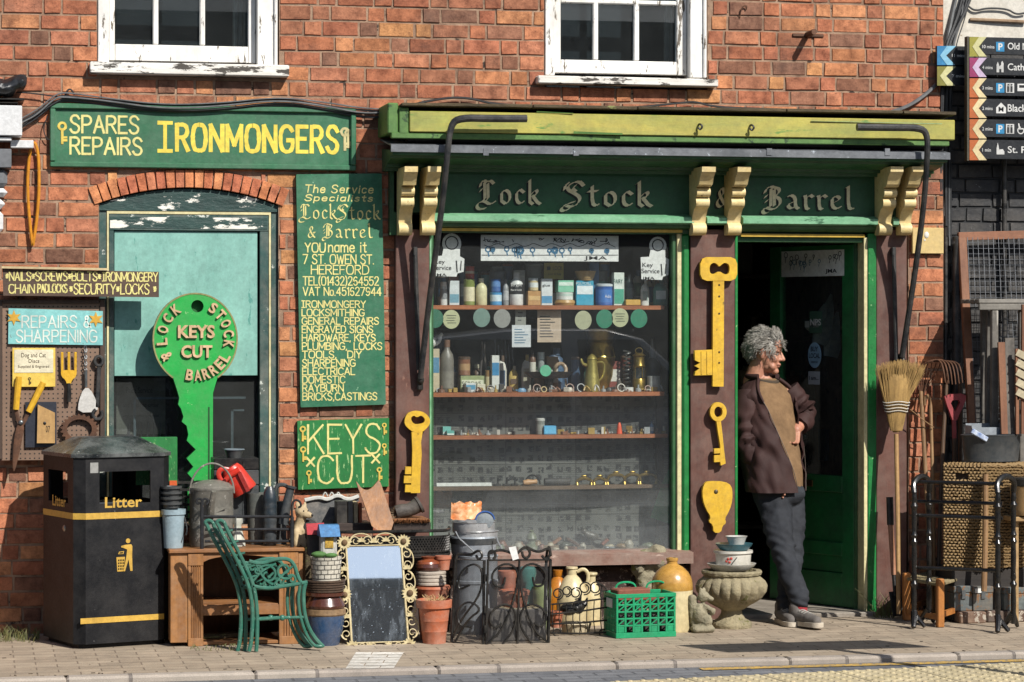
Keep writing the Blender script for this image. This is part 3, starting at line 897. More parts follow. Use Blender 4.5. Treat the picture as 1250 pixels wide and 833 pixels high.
pp=MB();rb(pp,142,462,202,530,.22,.224);pp.done('paper_notice',mat('old_paper','#8d8d80',.8),WIN)
tx=MB();font_in(tx,'Price Service',(154,473,186,480),.22);font_in(tx,'and Made to order',(150,492,194,497),.22);font_in(tx,'keys cut while you wait',(150,506,194,510),.22);tx.done('lettering',mat('ink','#1c1c1c',.8),WIN)
rl=MB()
for(x0,y0,x1,y1)in((163,485,300,487),(163,485,166,560),(282,500,298,502),(282,500,285,570)):rb(rl,x0,y0,x1,y1,.16,.166)
rl.done('display_rail',mat('steel_rail','#8fa0a6',.4,metal=.6),WIN)
for i in range(7):
 h_=MB();q=P(158+i*7.5,522,.2)
 h_.tube(smo([q+V3((0,0,.03)),q+V3((.006,0,0)),q+V3((-.004,0,-.05)),q+V3((.008,0,-.07))],1),[.005]*6,6)
 h_.done('spoon',mat('steel_item','#6d7174',.4,metal=.5),WIN)
dk=MB()
for(xx,yy)in((207,470),(207,490),(207,516),(208,538)):
 q=P(xx,yy,.2)
 dk.ell(q,(.022,.01,.026));dk.tube([q,q+V3((.008,0,-.06))],.008,6)
dk.done('padlock',mat('black_iron','#1b1b1c',.5,c2='#101010',metal=.3),WIN)
# -- neighbouring black-painted building on the right
nb_=thing('painted_brick_house','house at the right edge painted black below and white above','building',(BX1+.02,0,0))
NY=0.07
zsplit=P(1165,60,NY).z
mb=MB()
mb.add([(BX1+.002,NY+.01,-.2),(7.5,NY+.01,-.2),(7.5,NY+.01,zsplit),(BX1+.002,NY+.01,zsplit)],[(0,1,2,3)])
mb.add([(7.5,NY+.01,-.2),(7.5,6,-.2),(7.5,6,4.9),(7.5,NY+.01,4.9)],[(0,1,2,3)])
mb.done('wall_joint',mat('black_joint','#1c1d1f',.7,c2='#242628',bump=.6),nb_)
mb=MB();brick_rows(mb,BX1+.004,7.5,-.09,zsplit-.04,[],y=NY,tones=['#2b2d30','#26282b','#303236'])
M_BLKBRICK=mat('black_painted_brick','#232427',.6,c2='#1a1b1d',vs=6,bump=.7,bs=50,chip=.69,chip_c='#8c8d8c',chip_s=30,dust=.15)
mb.done('black_brickwork',M_BLKBRICK,nb_,None)
mb=MB();mb.box(BX1+.004,NY-.012,zsplit,7.5,NY+.25,4.9,.01)
mb.done('white_render',mat('white_render','#d9d5cb',.8,c2='#c2bbac',vs=3,bump=.5,bs=30,chip=.66,chip_c='#8b7f6b',chip_s=5),nb_)
# -- terrace across the street (seen only as reflections)
M_OPP=mat('far_brick','#4b3b35',.9,c2='#40322d',vs=2)
for i,(xa,xb,hh)in enumerate(((-30,-16,7.4),(-16,-2,6.9),(-2,9,6.6),(9,24,6.4),(24,44,7.0))):
 t=thing('terrace_house',['plain brick terrace across the street, far left of the camera','low brick terrace across the street, left of the camera','taller brick house directly behind the camera across the street','low brick house across the street, right of the camera','long brick terrace across the street, far right of the camera'][i],'building',((xa+xb)/2,-24,0))
 mb=MB();mb.box(xa+.02,-26,-.1,xb-.02,-18.5,hh*.86);mb.done('wall',M_OPP,t)
 mb=MB();mb.prism([(-26.4,hh*.86),(-18.1,hh*.86),(-22.2,hh*.97)],xa,xb)
 mb.v=[(v[1],v[0],v[2])for v in mb.v]
 mb.done('roof',mat('slate','#3c3d42',.7),t)
 k=xa+1.2
 mb=MB()
 while k<xb-1.5:
  for z in(.9,3.3):mb.box(k,-18.56,z,k+1.0,-18.46,z+1.4)
  k+=2.6
 mb.done('window',mat('far_window','#77797a',.4),t)
 # -- SHOPFRONT
FY=-0.06
M_BROWN=mat('brown_pilaster','#633d31',0.6,c2='#4f3027',vs=9,vec=(1,1,.12),bump=.35,chip=.70,chip_c='#8f6d5c',chip_s=26,dust=.12)
M_GREEN=mat('shop_green','#27592f',0.45,c2='#204b28',vs=6,bump=.25,dust=.18,dust_c=(.16,.2,.14),chip=.72,chip_c='#6d8a62',chip_s=18)
M_GREENB=mat('bright_green','#1f7d3c',0.4,c2='#186a32',vs=9,bump=.3,chip=.68,chip_c='#9dbf8a',chip_s=22)
M_FASCIA=mat('fascia_green','#265a36',0.42,c2='#1f4d2d',vs=5,bump=.2,dust=.15,dust_c=(.12,.17,.13))
M_LEDGE=mat('ledge_green','#5f9a72',0.55,c2='#7fae8a',vs=11,vec=(.3,1,1),bump=.35,chip=.62,chip_c='#2b5a3c',chip_s=16)
M_CORBEL=mat('corbel_cream','#e3cf98',0.55,c2='#d6bc7c',vs=12,bump=.3,chip=.68,chip_c='#7a6138',chip_s=30,dust=.2)
M_YLINE=mat('yellow_line','#c9a63c',0.5,c2='#b08f35',vs=20,bump=.2)
M_AWN=mat('awning_yellow_green','#b3a549',0.55,c2='#929748',vs=5,vec=(.35,1,2.2),bump=.35,chip=.66,chip_c='#5d7d35',chip_s=9,dust=.25,dust_c=(.2,.19,.08))
M_AWNG=mat('awning_green','#5f8440',0.55,c2='#466c34',vs=8,bump=.4,chip=.64,chip_c='#24401d',chip_s=14)
M_LEAD=mat('lead','#777a7e',0.55,c2='#505459',vs=7,metal=.2,bump=.5,bs=30,chip=.66,chip_c='#aab2ba',chip_s=20)
M_OLD=mat('rotten_wood','#5e5138',0.9,c2='#3c3424',vs=15,vec=(.2,1,1),bump=.9,dist=.01,chip=.62,chip_c='#79804a',chip_s=10)
M_IRON=mat('painted_iron','#26292c',0.45,c2='#1d1f22',vs=12,metal=.2,bump=.4,chip=.68,chip_c='#6b5548',chip_s=26,dust=.15)
M_BLACK=mat('black_iron2','#161718',0.4,c2='#101112',vs=12,metal=.3,bump=.3,dust=.12)
def xprof(mb,prof,x0,x1):
 0
 t=MB();t.prism(prof,x0,x1)
 mb.add([(v[1],v[0],v[2])for v in t.v],t.f)
shop=thing('shop_front','dark green Victorian shopfront with cream corbels and a large display window','shopfront',(P(800,400).x,-.1,0))
XL,XR=P(481,240,FY).x,P(1111,240,FY).x
cornX0,cornX1=P(489,200,-.40).x-.01,P(1158,200,-.40).x
zc=lambda y,Y,x=800:P(x,y,Y).z
mb=MB();mb.box(XL,FY,zc(262,FY),XR,.28,zc(196,FY))
fas=mb.done('fascia',M_FASCIA,shop)
prof=[(FY-.002,zc(213,FY)),(-.11,zc(213,-.11)),(-.115,zc(209,-.115)),(-.16,zc(208,-.16)),(-.165,zc(204.5,-.165)),(-.20,zc(203.5,-.2)),(-.24,zc(201.5,-.24)),(-.29,zc(199,-.29)),(-.31,zc(197,-.31)),(-.315,zc(194.5,-.315)),(-.38,zc(193.5,-.38)),(-.385,zc(188,-.385)),(.01,zc(181,-.385)),(.01,zc(213,FY))]
mb=MB();xprof(mb,prof,XL-.06,cornX1)
mb.done('cornice',M_GREEN,shop)
mb=MB()
xprof(mb,[(-.40,zc(190,-.40)),(-.40,zc(181.5,-.40)),(.0,zc(168,-.40)),(.0,zc(170,-.40)),(-.387,zc(183,-.40)),(-.388,zc(190,-.40))],XL-.07,cornX1+.01)
for xx in(590,700,936,1080):q=P(xx,184,-.40);mb.box(q.x,-.404,q.z-.028,q.x+.03,-.38,q.z+.012)
rough_up(mb,.003,5)
mb.done('lead_flashing',M_LEAD,shop)
mb=MB()
for x0,x1 in((528,846),(862,889),(906,1073),(1089,1099)):
 a,b_=P(x0,268,-.1).x,P(x1,268,-.1).x
 xprof(mb,[(FY+.001,zc(262,FY)),(-.085,zc(263,-.085)),(-.125,zc(265.5,-.125)),(-.125,zc(272,-.125)),(-.10,zc(274,-.10)),(FY+.001,zc(274.5,FY))],a,b_)
rough_up(mb,.0012,12)
mb.done('ledge',M_LEDGE,shop)
mb=MB()
xprof(mb,[(FY+.002,zc(274.4,FY)),(-.09,zc(274.6,-.09)),(-.085,zc(278,-.085)),(-.07,zc(279.5,-.07)),(FY+.002,zc(280,FY))],P(527,268,-.08).x,P(846,268,-.08).x)
xprof(mb,[(FY+.002,zc(274.4,FY)),(-.09,zc(274.6,-.09)),(-.085,zc(278,-.085)),(-.07,zc(281,-.07)),(FY+.002,zc(282,FY))],P(899,268,-.08).x,P(1073,268,-.08).x)
mb.done('lower_moulding',M_GREEN,shop)
def corbel(xb0,xb1):
 z0=zc(287,-.14,xb0);z1=zc(203,-.36,xb0)
 H=z1-z0
 x0,x1=P(xb0,280,-.14).x,P(xb1,280,-.14).x
 pr=[(0,0),(.05,0)]
 pr+=[(.055+.035*cos(R(a)),.035+.035*sin(R(a)))for a in range(-80,81,20)]
 pr+=[(.062,.078),(.075,.11),(.105,.145),(.125,.155)]
 pr+=[(.125+.030*cos(R(a)),.185+.030*sin(R(a)))for a in range(-70,71,20)]
 pr+=[(.135,.216)]
 pr+=[(.148+.026*cos(R(a)),.243+.026*sin(R(a)))for a in range(-75,76,25)]
 pr+=[(.150,.272),(.195,.278),(.205,.29),(.212,H-.10),(.235,H-.06),(.275,H-.03),(.278,H),(0,H)]
 mb=MB();xprof(mb,[(FY-.004-a,z0+b_)for a,b_ in pr],x0,x1)
 rough_up(mb,.001,20)
 mb.done('corbel',M_CORBEL,shop,30)
for a,b_ in((487,503),(515,531),(845.5,862),(888.5,904.5),(1073,1088.5),(1099,1113)):corbel(a,b_)
mb=MB();mb.box(P(480,280,FY).x-.02,FY,zc(287,FY,480),P(484,280,FY).x,.02,zc(200,FY));mb.done('end_board',M_GREEN,shop)
let=MB();black_in(let,'Lock',584,661,250,20,FY-.004,track=.12)
black_in(let,'Stock',686,797,252.5,20.5,FY-.004,track=.14)
black_in(let,'&',873,889,254,20,FY-.004)
black_in(let,'Barrel',932,1043,256,19,FY-.004,track=.12)
sh=MB();sh.v=[(v[0]-.011,v[1]+.003,v[2]-.009)for v in let.v];sh.f=list(let.f);sh.mi=list(let.mi);sh.cols=list(let.cols)
let.done('lettering',mat('gold_leaf','#f0e3bd',.5,c2='#e0d0a6',vs=30),fas,None)
sh.done('lettering_shadow',mat('letter_shadow','#0f1f16',.6),fas,None)
def pilaster(x0,x1,yb,ytop=286):
 a,b_=P(x0,400,FY).x,P(x1,400,FY).x
 mb=MB();mb.box(a,FY,-.02,b_,.27,zc(ytop-6,FY,x0),.004)
 rough_up(mb,.001,8)
 return mb.done('pilaster',M_BROWN,shop)
PIL=[pilaster(483,525,640),pilaster(843,897.5,752),pilaster(1070,1107,752)]
gx0,gx1=P(527,400,0).x,P(820,400,0).x
gzt,gzb=zc(285,.0,680),zc(672,.0,680)
mb=MB()
a0=P(525.5,400,FY+.005).x;a1=P(528,400,-.02).x
mb.box(a0+.001,FY+.008,gzb-.02,a1,.05,zc(279,FY+.01),.003)
mb.box(a0,FY+.012,gzt,P(843,400,FY).x-.001,.05,zc(276,FY),.002)
M_LINEG=mat('pale_green_frame','#7fae86',.5,c2='#5d9468',vs=12,bump=.3)
wf=mb.done('window_frame',M_GREEN,shop)
mb=MB();mb.box(a0-.006,FY-.004,gzb-.02,a0+.004,FY+.03,zc(281,FY));mb.done('pale_edge',M_LINEG,wf)
mb=MB()
mb.box(P(833,400,FY+.01).x,FY+.01,gzb-.03,P(842.6,400,FY+.01).x,.05,zc(285.5,FY+.01),.012)
mb.done('green_post',M_GREENB,wf)
mb=MB();mb.box(P(827,400,FY+.02).x,FY+.026,gzb-.03,P(832.8,400,FY+.02).x,.05,gzt+.02,.003)
mb.done('cream_post',M_CREAM,wf)
mb=MB();mb.box(gx1-.004,FY+.04,gzb-.03,P(827,400,FY+.02).x-.001,.05,gzt+.02,.006);mb.done('inner_post',M_GREEN,wf)
mb=MB();mb.box(a1,FY-.002,zc(284,FY),P(833,400,FY).x,FY+.02,zc(280.5,FY));mb.done('yellow_bead',M_YLINE,wf)
g=MB();g.box(gx0-.02,0.012,gzb-.02,gx1+.01,.018,gzt+.02);g.done('pane',glassmat('shop_glass',(.96,.975,.97),.05,dust_c=(.62,.66,.66),haze_grad=(.4,1.5)),wf)  # dust film plus street-reflection haze painted into the pane, stronger low down
M_SILL=mat('sill_mauve','#8c6a5c',.65,c2='#745548',vs=8,vec=(.2,1,1),bump=.5,chip=.66,chip_c='#b09a8c',chip_s=14,dust=.4)
mb=MB()
xprof(mb,[(-.13,zc(676.5,-.13,750)),(.05,gzb),(.05,zc(692,-.13,750)),(-.13,zc(690,-.13,750))],P(525,600,FY).x+.002,P(843,600,FY).x-.002)
rough_up(mb,.002,7)
mb.done('sill',M_SILL,shop)
mb=MB();mb.box(P(525,600,FY).x,-.02,-.03,P(843,600,FY).x,.2,zc(692,-.02,750))
mb.done('stall_riser',mat('stall_riser','#4a3730',.85,c2='#30231f',vs=7,bump=.9,bs=40,dist=.01,chip=.60,chip_c='#8d7d72',chip_s=28),shop)
BY=0.24
bx0,bx1=gx0-.14,P(843,400,FY).x+.03
def catalog(name):
 mt,nt,b=_base(name)
 co=node(nt,'ShaderNodeTexCoord').outputs['Object']
 mp=node(nt,'ShaderNodeMapping');mp.inputs['Rotation'].default_value=(R(90),0,0);nt.links.new(co,mp.inputs[0])
 vo=node(nt,'ShaderNodeTexVoronoi',feature='F1',distance='CHEBYCHEV',voronoi_dimensions='2D');vo.inputs['Scale'].default_value=17;vo.inputs['Randomness'].default_value=.35
 nt.links.new(mp.outputs[0],vo.inputs['Vector'])
 inside=ramp(nt,vo.outputs['Distance'],.26,.3,(1,1,1),(0,0,0))
 blob=ramp(nt,noise_tex(nt,co,55,3,.6),.41,.46)
 pick=ramp(nt,noise_tex(nt,co,6,2,.5),.30,.40)
 f=mix(nt,1.0,inside,blob,'MULTIPLY');f=mix(nt,1.0,f,pick,'MULTIPLY')
 br=node(nt,'ShaderNodeTexBrick');br.offset=0
 for k,v in(('Scale',1),('Brick Width',.42),('Row Height',.30),('Mortar Size',.003)):br.inputs[k].default_value=v
 br.inputs['Color1'].default_value=rgba(S('#5f605b'));br.inputs['Color2'].default_value=rgba(S('#50514d'));br.inputs['Mortar'].default_value=rgba(S('#2f2f2d'))
 nt.links.new(mp.outputs[0],br.inputs[0])
 wv=node(nt,'ShaderNodeTexBrick');wv.offset=.5
 for k,v in(('Scale',1),('Brick Width',.07),('Row Height',.011),('Mortar Size',.0028)):wv.inputs[k].default_value=v
 for k in('Color1','Color2'):wv.inputs[k].default_value=(1,1,1,1)
 wv.inputs['Mortar'].default_value=(.55,.55,.55,1);nt.links.new(mp.outputs[0],wv.inputs[0])
 lines=mix(nt,ramp(nt,noise_tex(nt,co,4.5,2,.5),.5,.55),(1,1,1),wv.outputs[0])
 col=mix(nt,1.0,br.outputs[0],lines,'MULTIPLY')
 col=mix(nt,f,col,(.012,.012,.012))
 nt.links.new(col,b.inputs['Base Color']);b.inputs['Roughness'].default_value=.8
 return mt
mb=MB();mb.box(bx0,BY,gzb-.05,bx1,BY+.02,zc(481,BY));back=mb.done('back_board',catalog('catalogue_pages'),shop)
mb=MB()
mb.box(bx0,.02,gzb-.06,bx1,.56,gzb-.01)
mb.done('window_floor',mat('window_floor','#6f6356',.8,c2='#51483e',vs=10,dust=.4),shop)
mb=MB();mb.box(bx1-.02,.06,gzb,bx1,.86,gzt+.1);mb.box(bx0,.06,gzb,bx0+.02,.86,gzt+.1);mb.done('side_board',mat('grey_board','#5d5c58',.8,c2='#4b4a47'),shop)
q=P(806,560,.2);mb=MB();mb.box(q.x-.02,.20,gzb,q.x+.02,.235,zc(480,.2));mb.done('inner_upright',mat('dark_wood','#3a2820',.6,c2='#2a1c16',vs=14,vec=(1,1,.1)),shop)
M_SHELF=wmat('shelf_wood','#a0623c','#8a5030',.5,30,'X')
M_SHELFD=wmat('shelf_dark','#6e5844','#55432f',.6,30,'X')
SHELVES={}
def shelf(key,y,x1,front,depth,th,bow,mt):
 z=zc(y,front,680)
 a,b_=gx0-.03,P(x1,y,front).x
 n=16
 pts=[]
 for i in range(n+1):
  u=i/n;pts.append((a+(b_-a)*u,front-bow*(1-(2*u-1)**2)+bow))
 pts=[(x_,y_-0)for x_,y_ in pts]
 po=[(x_,y_-bow)for x_,y_ in pts]+[(b_,front+depth),(a,front+depth)]
 t=MB();t.prism(po,z-th,z)
 mb=MB();mb.add([(v[0],v[2],v[1])for v in t.v],t.f)
 mb.done('shelf',mt,shop,30)
 SHELVES[key]=z
shelf(1,373,811,.07,.26,.024,.02,M_SHELF)
shelf(2,479,811,.08,.46,.024,.03,M_SHELF)
shelf(3,531,815,.12,.115,.022,.02,M_SHELF)
shelf(4,593,818,.15,.085,.02,.05,M_SHELFD)
dz0=0.03
jx0,jx1=P(898,400,FY).x,P(1068,400,FY).x
dzt=zc(292,FY,980)
mb=MB()
mb.box(P(1060,400,FY).x,FY+.005,-.01,jx1+.02,.2,zc(283,FY),.004)
mb.done('door_post',M_GREENB,shop)
mb=MB();mb.box(P(1055.5,400,FY).x,FY+.012,-.01,P(1060,400,FY).x-.001,.18,zc(288,FY),.002);mb.done('door_cream_bead',M_CREAM,shop)
mb=MB();mb.box(P(1044,400,.05).x,.06,-.01,P(1055.5,400,FY).x,.2,dzt+.02,.003)
mb.done('door_jamb',M_GREEN,shop)
mb=MB();mb.box(jx0-.004,FY-.003,-.01,jx0+.012,.1,zc(288,FY),.002);mb.done('door_edge',M_GREENB,shop)
mb=MB();mb.box(jx0,FY+.03,zc(296,FY+.03,980),P(1056,400,FY).x,.1,zc(281,FY),.003);mb.done('door_head',M_GREEN,shop)
mb=MB();mb.box(P(905,400,FY).x,FY+.004,zc(289.5,FY,980),P(1056,400,FY).x,FY+.028,zc(286,FY,980));mb.done('yellow_bead',M_YLINE,shop)
mb=MB();mb.box(jx0,-.09,-.05,jx1,1.2,dz0-.005,.006);mb.done('doorstep',mat('step_stone','#8b8378',.8,c2='#6f675c',vs=6,bump=.6,dust=.4),shop)
hx=P(1043,400,.06).x;hy=.075
ang=R(65);dd=V3((-cos(ang),sin(ang),0));dn=V3((-sin(ang),-cos(ang),0))
DW=.74;dtop=zc(300,.4,980)
def dpt(s,z,o=0.0):return V3((hx,hy,0))+dd*s+dn*o+V3((0,0,z))
DROT=Matrix((-dd,-dn,V3((0,0,1)))).transposed()
def dbox(mb,s0,s1,z0,z1,o0,o1,b=.003):
 c=dpt((s0+s1)/2,(z0+z1)/2,(o0+o1)/2)
 mb.obox(c,(abs(s1-s0),abs(o1-o0),abs(z1-z0)),DROT,b)
M_DOOR=mat('door_green','#22703c',.4,c2='#1b5a30',vs=7,bump=.25,dust=.15,dust_c=(.1,.15,.1))
mb=MB()
zm=zc(585,.4,1000)
dbox(mb,0,.1,dz0,dtop,0,-.045);dbox(mb,DW-.1,DW,dz0,dtop,0,-.045)
dbox(mb,.1,DW-.1,dtop-.09,dtop,-.001,-.044);dbox(mb,.1,DW-.1,zm-.07,zm+.03,-.001,-.044);dbox(mb,.1,DW-.1,dz0,dz0+.2,-.001,-.044)
dbox(mb,.1,DW-.1,zm-.45,zm-.37,-.001,-.044)
door=mb.done('door',M_DOOR,shop)
mb=MB();dbox(mb,.1,DW-.1,dz0+.2,zm-.07,-.014,-.034);mb.done('door_panel',M_DOOR,door)
mb=MB();dbox(mb,.1,DW-.1,zm+.03,dtop-.09,-.02,-.025);mb.done('pane',glassmat('door_glass',(.8,.84,.82),.02),door)
mb=MB();dbox(mb,.35,.55,zm-.045,zm-.005,.006,-.002);dbox(mb,.62,.66,.98,1.12,.012,-.002,.006);mb.done('letter_plate',mat('old_brass','#6b5a33',.4,metal=.8),door)
mb=MB();mb.lathe([(.0001,.05),(.022,.045),(.026,.03),(.012,.012),(.02,0)],dpt(.67,1.05,.005),14,Matrix((-dd,V3((0,0,1)),dn)).transposed());mb.done('handle',mat('old_brass','#6b5a33',.4),door)
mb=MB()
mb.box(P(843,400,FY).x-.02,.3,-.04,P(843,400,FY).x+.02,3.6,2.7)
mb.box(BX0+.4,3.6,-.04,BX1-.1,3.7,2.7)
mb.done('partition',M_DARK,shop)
mb=MB();mb.box(BX0+.4,.9,-.06,BX1-.1,3.6,.0);mb.done('shop_floor',mat('lino','#6d6358',.6),shop)
mb=MB()
for i in range(5):mb.box(P(898,400,FY).x+.05,2.1,.35+i*.42,BX1-.15,2.45,.375+i*.42)
mb.done('stock_shelving',mat('stock_shelf','#5b5148',.7),shop)
# -- awning box over the cornice
awn=thing('awning_box','long weathered yellow-green awning box above the shop fascia','awning',(P(820,150).x,-.4,P(820,170).z))
mb=MB()
AYF=-.385
ax0,ax1=P(500,150,AYF).x,P(1166,150,AYF).x
zA1,zA0=zc(141,AYF,830),zc(166,AYF,830)
mb.box(ax0,AYF,zA0,ax1,AYF+.03,zA1,.004);rough_up(mb,.002,3)
mb.done('front_board',M_AWN,awn)
mb=MB();mb.box(ax0-.1,AYF+.012,zA0-.036,ax1-.03,AYF+.05,zA0-.001,.004);rough_up(mb,.002,4);mb.done('lower_rail',M_AWNG,awn)
mb=MB();mb.box(ax0-.12,AYF+.02,zA0-.01,ax0-.06,.0,zA1+.045,.006);mb.done('end_board',M_AWNG,awn);mb=MB();mb.box(ax0-.058,AYF+.01,zA0-.012,ax0-.002,AYF+.15,zA1+.02,.006);mb.done('end_block',M_AWNG,awn);mb=MB();mb.box(ax1-.02,AYF+.031,zA0,ax1-.001,0,zA1);mb.done('end_board',M_AWNG,awn)
mb=MB()
x=ax0-.05
while x<ax1:
 l=min(ru(.5,1.1),ax1-x)
 z_=zA1+ru(.001,.006)
 mb.obox((x+l/2,AYF/2-.01,z_+.024),(l-.006,-AYF+.02,.018),MRot(R(-2.5),3,'X')@MRot(ru(-.003,.003),3,'Y'),.003);x+=l
rough_up(mb,.004,6)
mb.done('top_boards',M_OLD,awn)
mb=MB()
for(x0,x1,y0,y1)in((655,700,136,139),(700,760,160.5,165),(990,1150,148,151)):
 a=P(x0,y0,AYF-.006);b_=P(x1,y1,AYF-.006);mb.add([(a.x,AYF-.012,a.z),(b_.x,AYF-.004,a.z-.006),(b_.x,AYF-.01,b_.z),(a.x,AYF-.003,b_.z+.004)],[(0,1,2,3)])
mb.done('lifted_paint',M_AWNG,awn)
mb=MB();mb.tube([(ax0,-.3,zA0-.02),(ax1-.05,-.3,zA0-.02)],.035,10);mb.done('roller',mat('roller','#1d1b18',.8),awn)
for xx,yy in((853,152),(916,153)):
 q=P(xx,yy,AYF);mb=MB();mb.tube(smo([q+V3((0,.01,0)),q+V3((0,-.03,0)),q+V3((.012,-.04,-.015)),q+V3((0,-.03,-.035)),q+V3((-.012,-.03,-.02))],2),.006,6);mb.done('hook',M_IRON,awn)
 # -- folding awning arms and their pivot rods
def arm(pts,label,rod,piv):
 t=thing('folding_bracket',label,'awning arm',P(rod[0][0],rod[-1][1],-.1),'folding awning arms')
 mb=MB()
 ps=pxs(pts,0)
 mb.tube(smo(ps,2),[.021]*3+[.017]*4,10)
 mb.done('tube',M_IRON,t)
 mb=MB();q=P(*piv,-.09)
 mb.ell(q,(.022,.03,.03));mb.box(q.x-.016,-.1,q.z-.06,q.x+.016,FY-.001,q.z+.04,.006)
 mb.done('pivot',M_BLACK,t)
arm([(643,145,-.47),(600,145,-.47),(562,144,-.47),(550,152,-.46),(546,190,-.46),(540,250,-.38),(526,350,-.24),(513,462,-.11)],'black bent iron awning arm running down to the left brown pilaster',((513,462),),(513,464))
arm([(1046,155.5,-.47),(1090,156,-.47),(1122,156,-.47),(1132,163,-.46),(1132,190,-.46),(1128,250,-.36),(1116,340,-.22),(1101,436,-.11)],'black bent iron awning arm running down to the right brown pilaster',((1101,436),),(1101,440))
for(pa,pb,lab)in(((507,306),(511,452),'straight black iron stay rod on the left brown pilaster'),((1091,306),(1094,440),'straight black iron stay rod on the right brown pilaster')):
 t=thing('stay_rod',lab,'rod',P(pb[0],pb[1],FY),'stay rods on the pilasters')
 mb=MB();a,b_=P(pa[0],pa[1],-.09),P(pb[0],pb[1],-.09);mb.tube([a,a.lerp(b_,.1),b_],[.011,.013,.013],8);mb.done('rod',M_IRON,t)
 mb=MB();mb.box(a.x-.012,-.10,a.z-.03,a.x+.012,FY-.001,a.z+.02,.004);mb.done('bracket',M_IRON,t)
 # -- SIGNS ON THE WALL
M_SGREEN=mat('sign_green','#2e6a49',.5,c2='#285e40',vs=6,bump=.25,dust=.18,dust_c=(.2,.27,.2),chip=.72,chip_c='#8aa888',chip_s=30)
M_SGREEN2=mat('sign_green_old','#1f6a48',.5,c2='#1b5b3e',vs=5,bump=.3,dust=.25,dust_c=(.16,.28,.2),chip=.7,chip_c='#9dbf9e',chip_s=34)
M_YEL=mat('letter_yellow','#e4cf4c',.55,c2='#d6c04a',vs=40,bump=.1)
M_YELP=mat('letter_pale_yellow','#e0d688',.55,c2='#cfc57c',vs=40,bump=.1)
M_BRASSP=mat('emblem_gold','#d9c15a',.5,c2='#c4aa48',vs=40)
SY=-.028
t=thing('ironmongers_sign','long green board reading SPARES REPAIRS IRONMONGERS in yellow','sign',P(248,208,0))
mb=MB();rb(mb,62,127,434,207.5,SY+.012,-.002,.003);bd=mb.done('board',M_SGREEN,t)
mb=MB()
a=P(61,126,SY);b_=P(434.5,208.5,SY);fw=.03
mb.box(a.x,SY-.008,a.z-fw,b_.x,-.004,a.z,.005);mb.box(a.x,SY-.008,b_.z,b_.x,-.004,b_.z+fw,.005)
mb.box(a.x,SY-.0125,b_.z+fw+.001,a.x+fw,-.004,a.z-fw-.001,.005);mb.box(b_.x-fw,SY-.0125,b_.z+fw+.001,b_.x,-.004,a.z-fw-.001,.005)
mb.done('frame',M_SGREEN,t)
LY=SY+.012
mb=MB();strokes_in(mb,'SPARES',(86,141.5,169,163),LY,2.7,sp=1.2);strokes_in(mb,'REPAIRS',(86,168,173,189),LY,2.7,sp=1.2)
mb.done('small_lettering',M_YELP,bd,None)
mb=MB();strokes_in(mb,'I',(194,150,209,184.5),LY,4.6,serif_i=True);strokes_in(mb,'RONMONGERS',(216,152.5,412,186),LY,5.0,sp=1.7)
mb.done('large_lettering',M_YEL,bd,None)
def key_mark(mb,x,y0,y1,Y,k=0.0,up=True):
 0
 h=y1-y0;r=h*.17
 c=P(x,y0+r,Y);rr=m(r,x,Y)
 ring=[c+V3((rr*cos(a),0,rr*sin(a)))for a in[2*pi*i/12 for i in range(13)]]
 ribbon(mb,ring,rr*.35,Y-.003-k)
 ribbon(mb,[P(x,y0+2*r,Y),P(x,y1,Y)],m(h*.05+.3,x,Y),Y-.0031-k)
 for f in(.72,.86):ribbon(mb,[P(x,y0+h*f,Y),P(x+h*.2,y0+h*f,Y)],m(h*.045+.3,x,Y),Y-.0032-k)
mb=MB();key_mark(mb,76,150,175,LY);mb.done('key_emblem',M_BRASSP,bd,None)
mb=MB();key_mark(mb,421,157,183,LY);key_mark(mb,425,159,180,LY,.0006);mb.done('key_emblem',mat('pale_key','#cfc48c',.5),bd,None)
t=thing('service_sign','tall narrow green board listing the shop services and address','sign',P(415,497,0))
SY=-.03
mb=MB()
c4=pxs([(361.5,213),(466,212),(471,494),(367,497.5)],SY)
mb.prism([(c.x,c.z)for c in smo([c4[0],c4[0].lerp(c4[1],.02),c4[0].lerp(c4[1],.98),c4[1],c4[1].lerp(c4[2],.02),c4[1].lerp(c4[2],.98),c4[2],c4[2].lerp(c4[3],.02),c4[2].lerp(c4[3],.98),c4[3],c4[3].lerp(c4[0],.02),c4[3].lerp(c4[0],.98)],1,True)],SY,-.004)
bd=mb.done('board',M_SGREEN2,t)
mb=MB()
strokes_in(mb,'The Service',(372,226,455,236),SY,1.35,shear=.12,sp=1.6);strokes_in(mb,'Specialists',(372,238,454,246),SY,1.35,shear=.12,sp=1.6)
black_in(mb,'Lock',366,412,268,12.5,SY,nib=.15);black_in(mb,'Stock',411,465,268.5,12.5,SY,nib=.15)
black_in(mb,'&',375,385,291,12,SY,nib=.15);black_in(mb,'Barrel',394,455,291,12,SY,nib=.15)
strokes_in(mb,'YOU',(372.5,297,397,308),SY,1.5,sp=1.2);strokes_in(mb,'name it',(401,295.5,447,308),SY,1.5,sp=1.2)
strokes_in(mb,'7 ST. OWEN ST.',(370,311,456,322.5),SY,1.35,sp=1.1);strokes_in(mb,'HEREFORD',(380,324,450,335),SY,1.35,sp=1.1)
strokes_in(mb,'TEL(01432)264552',(370,338,462,348.5),SY,1.35,sp=1.1);strokes_in(mb,'VAT No.451627944',(370,351,465,361),SY,1.35,sp=1.1)
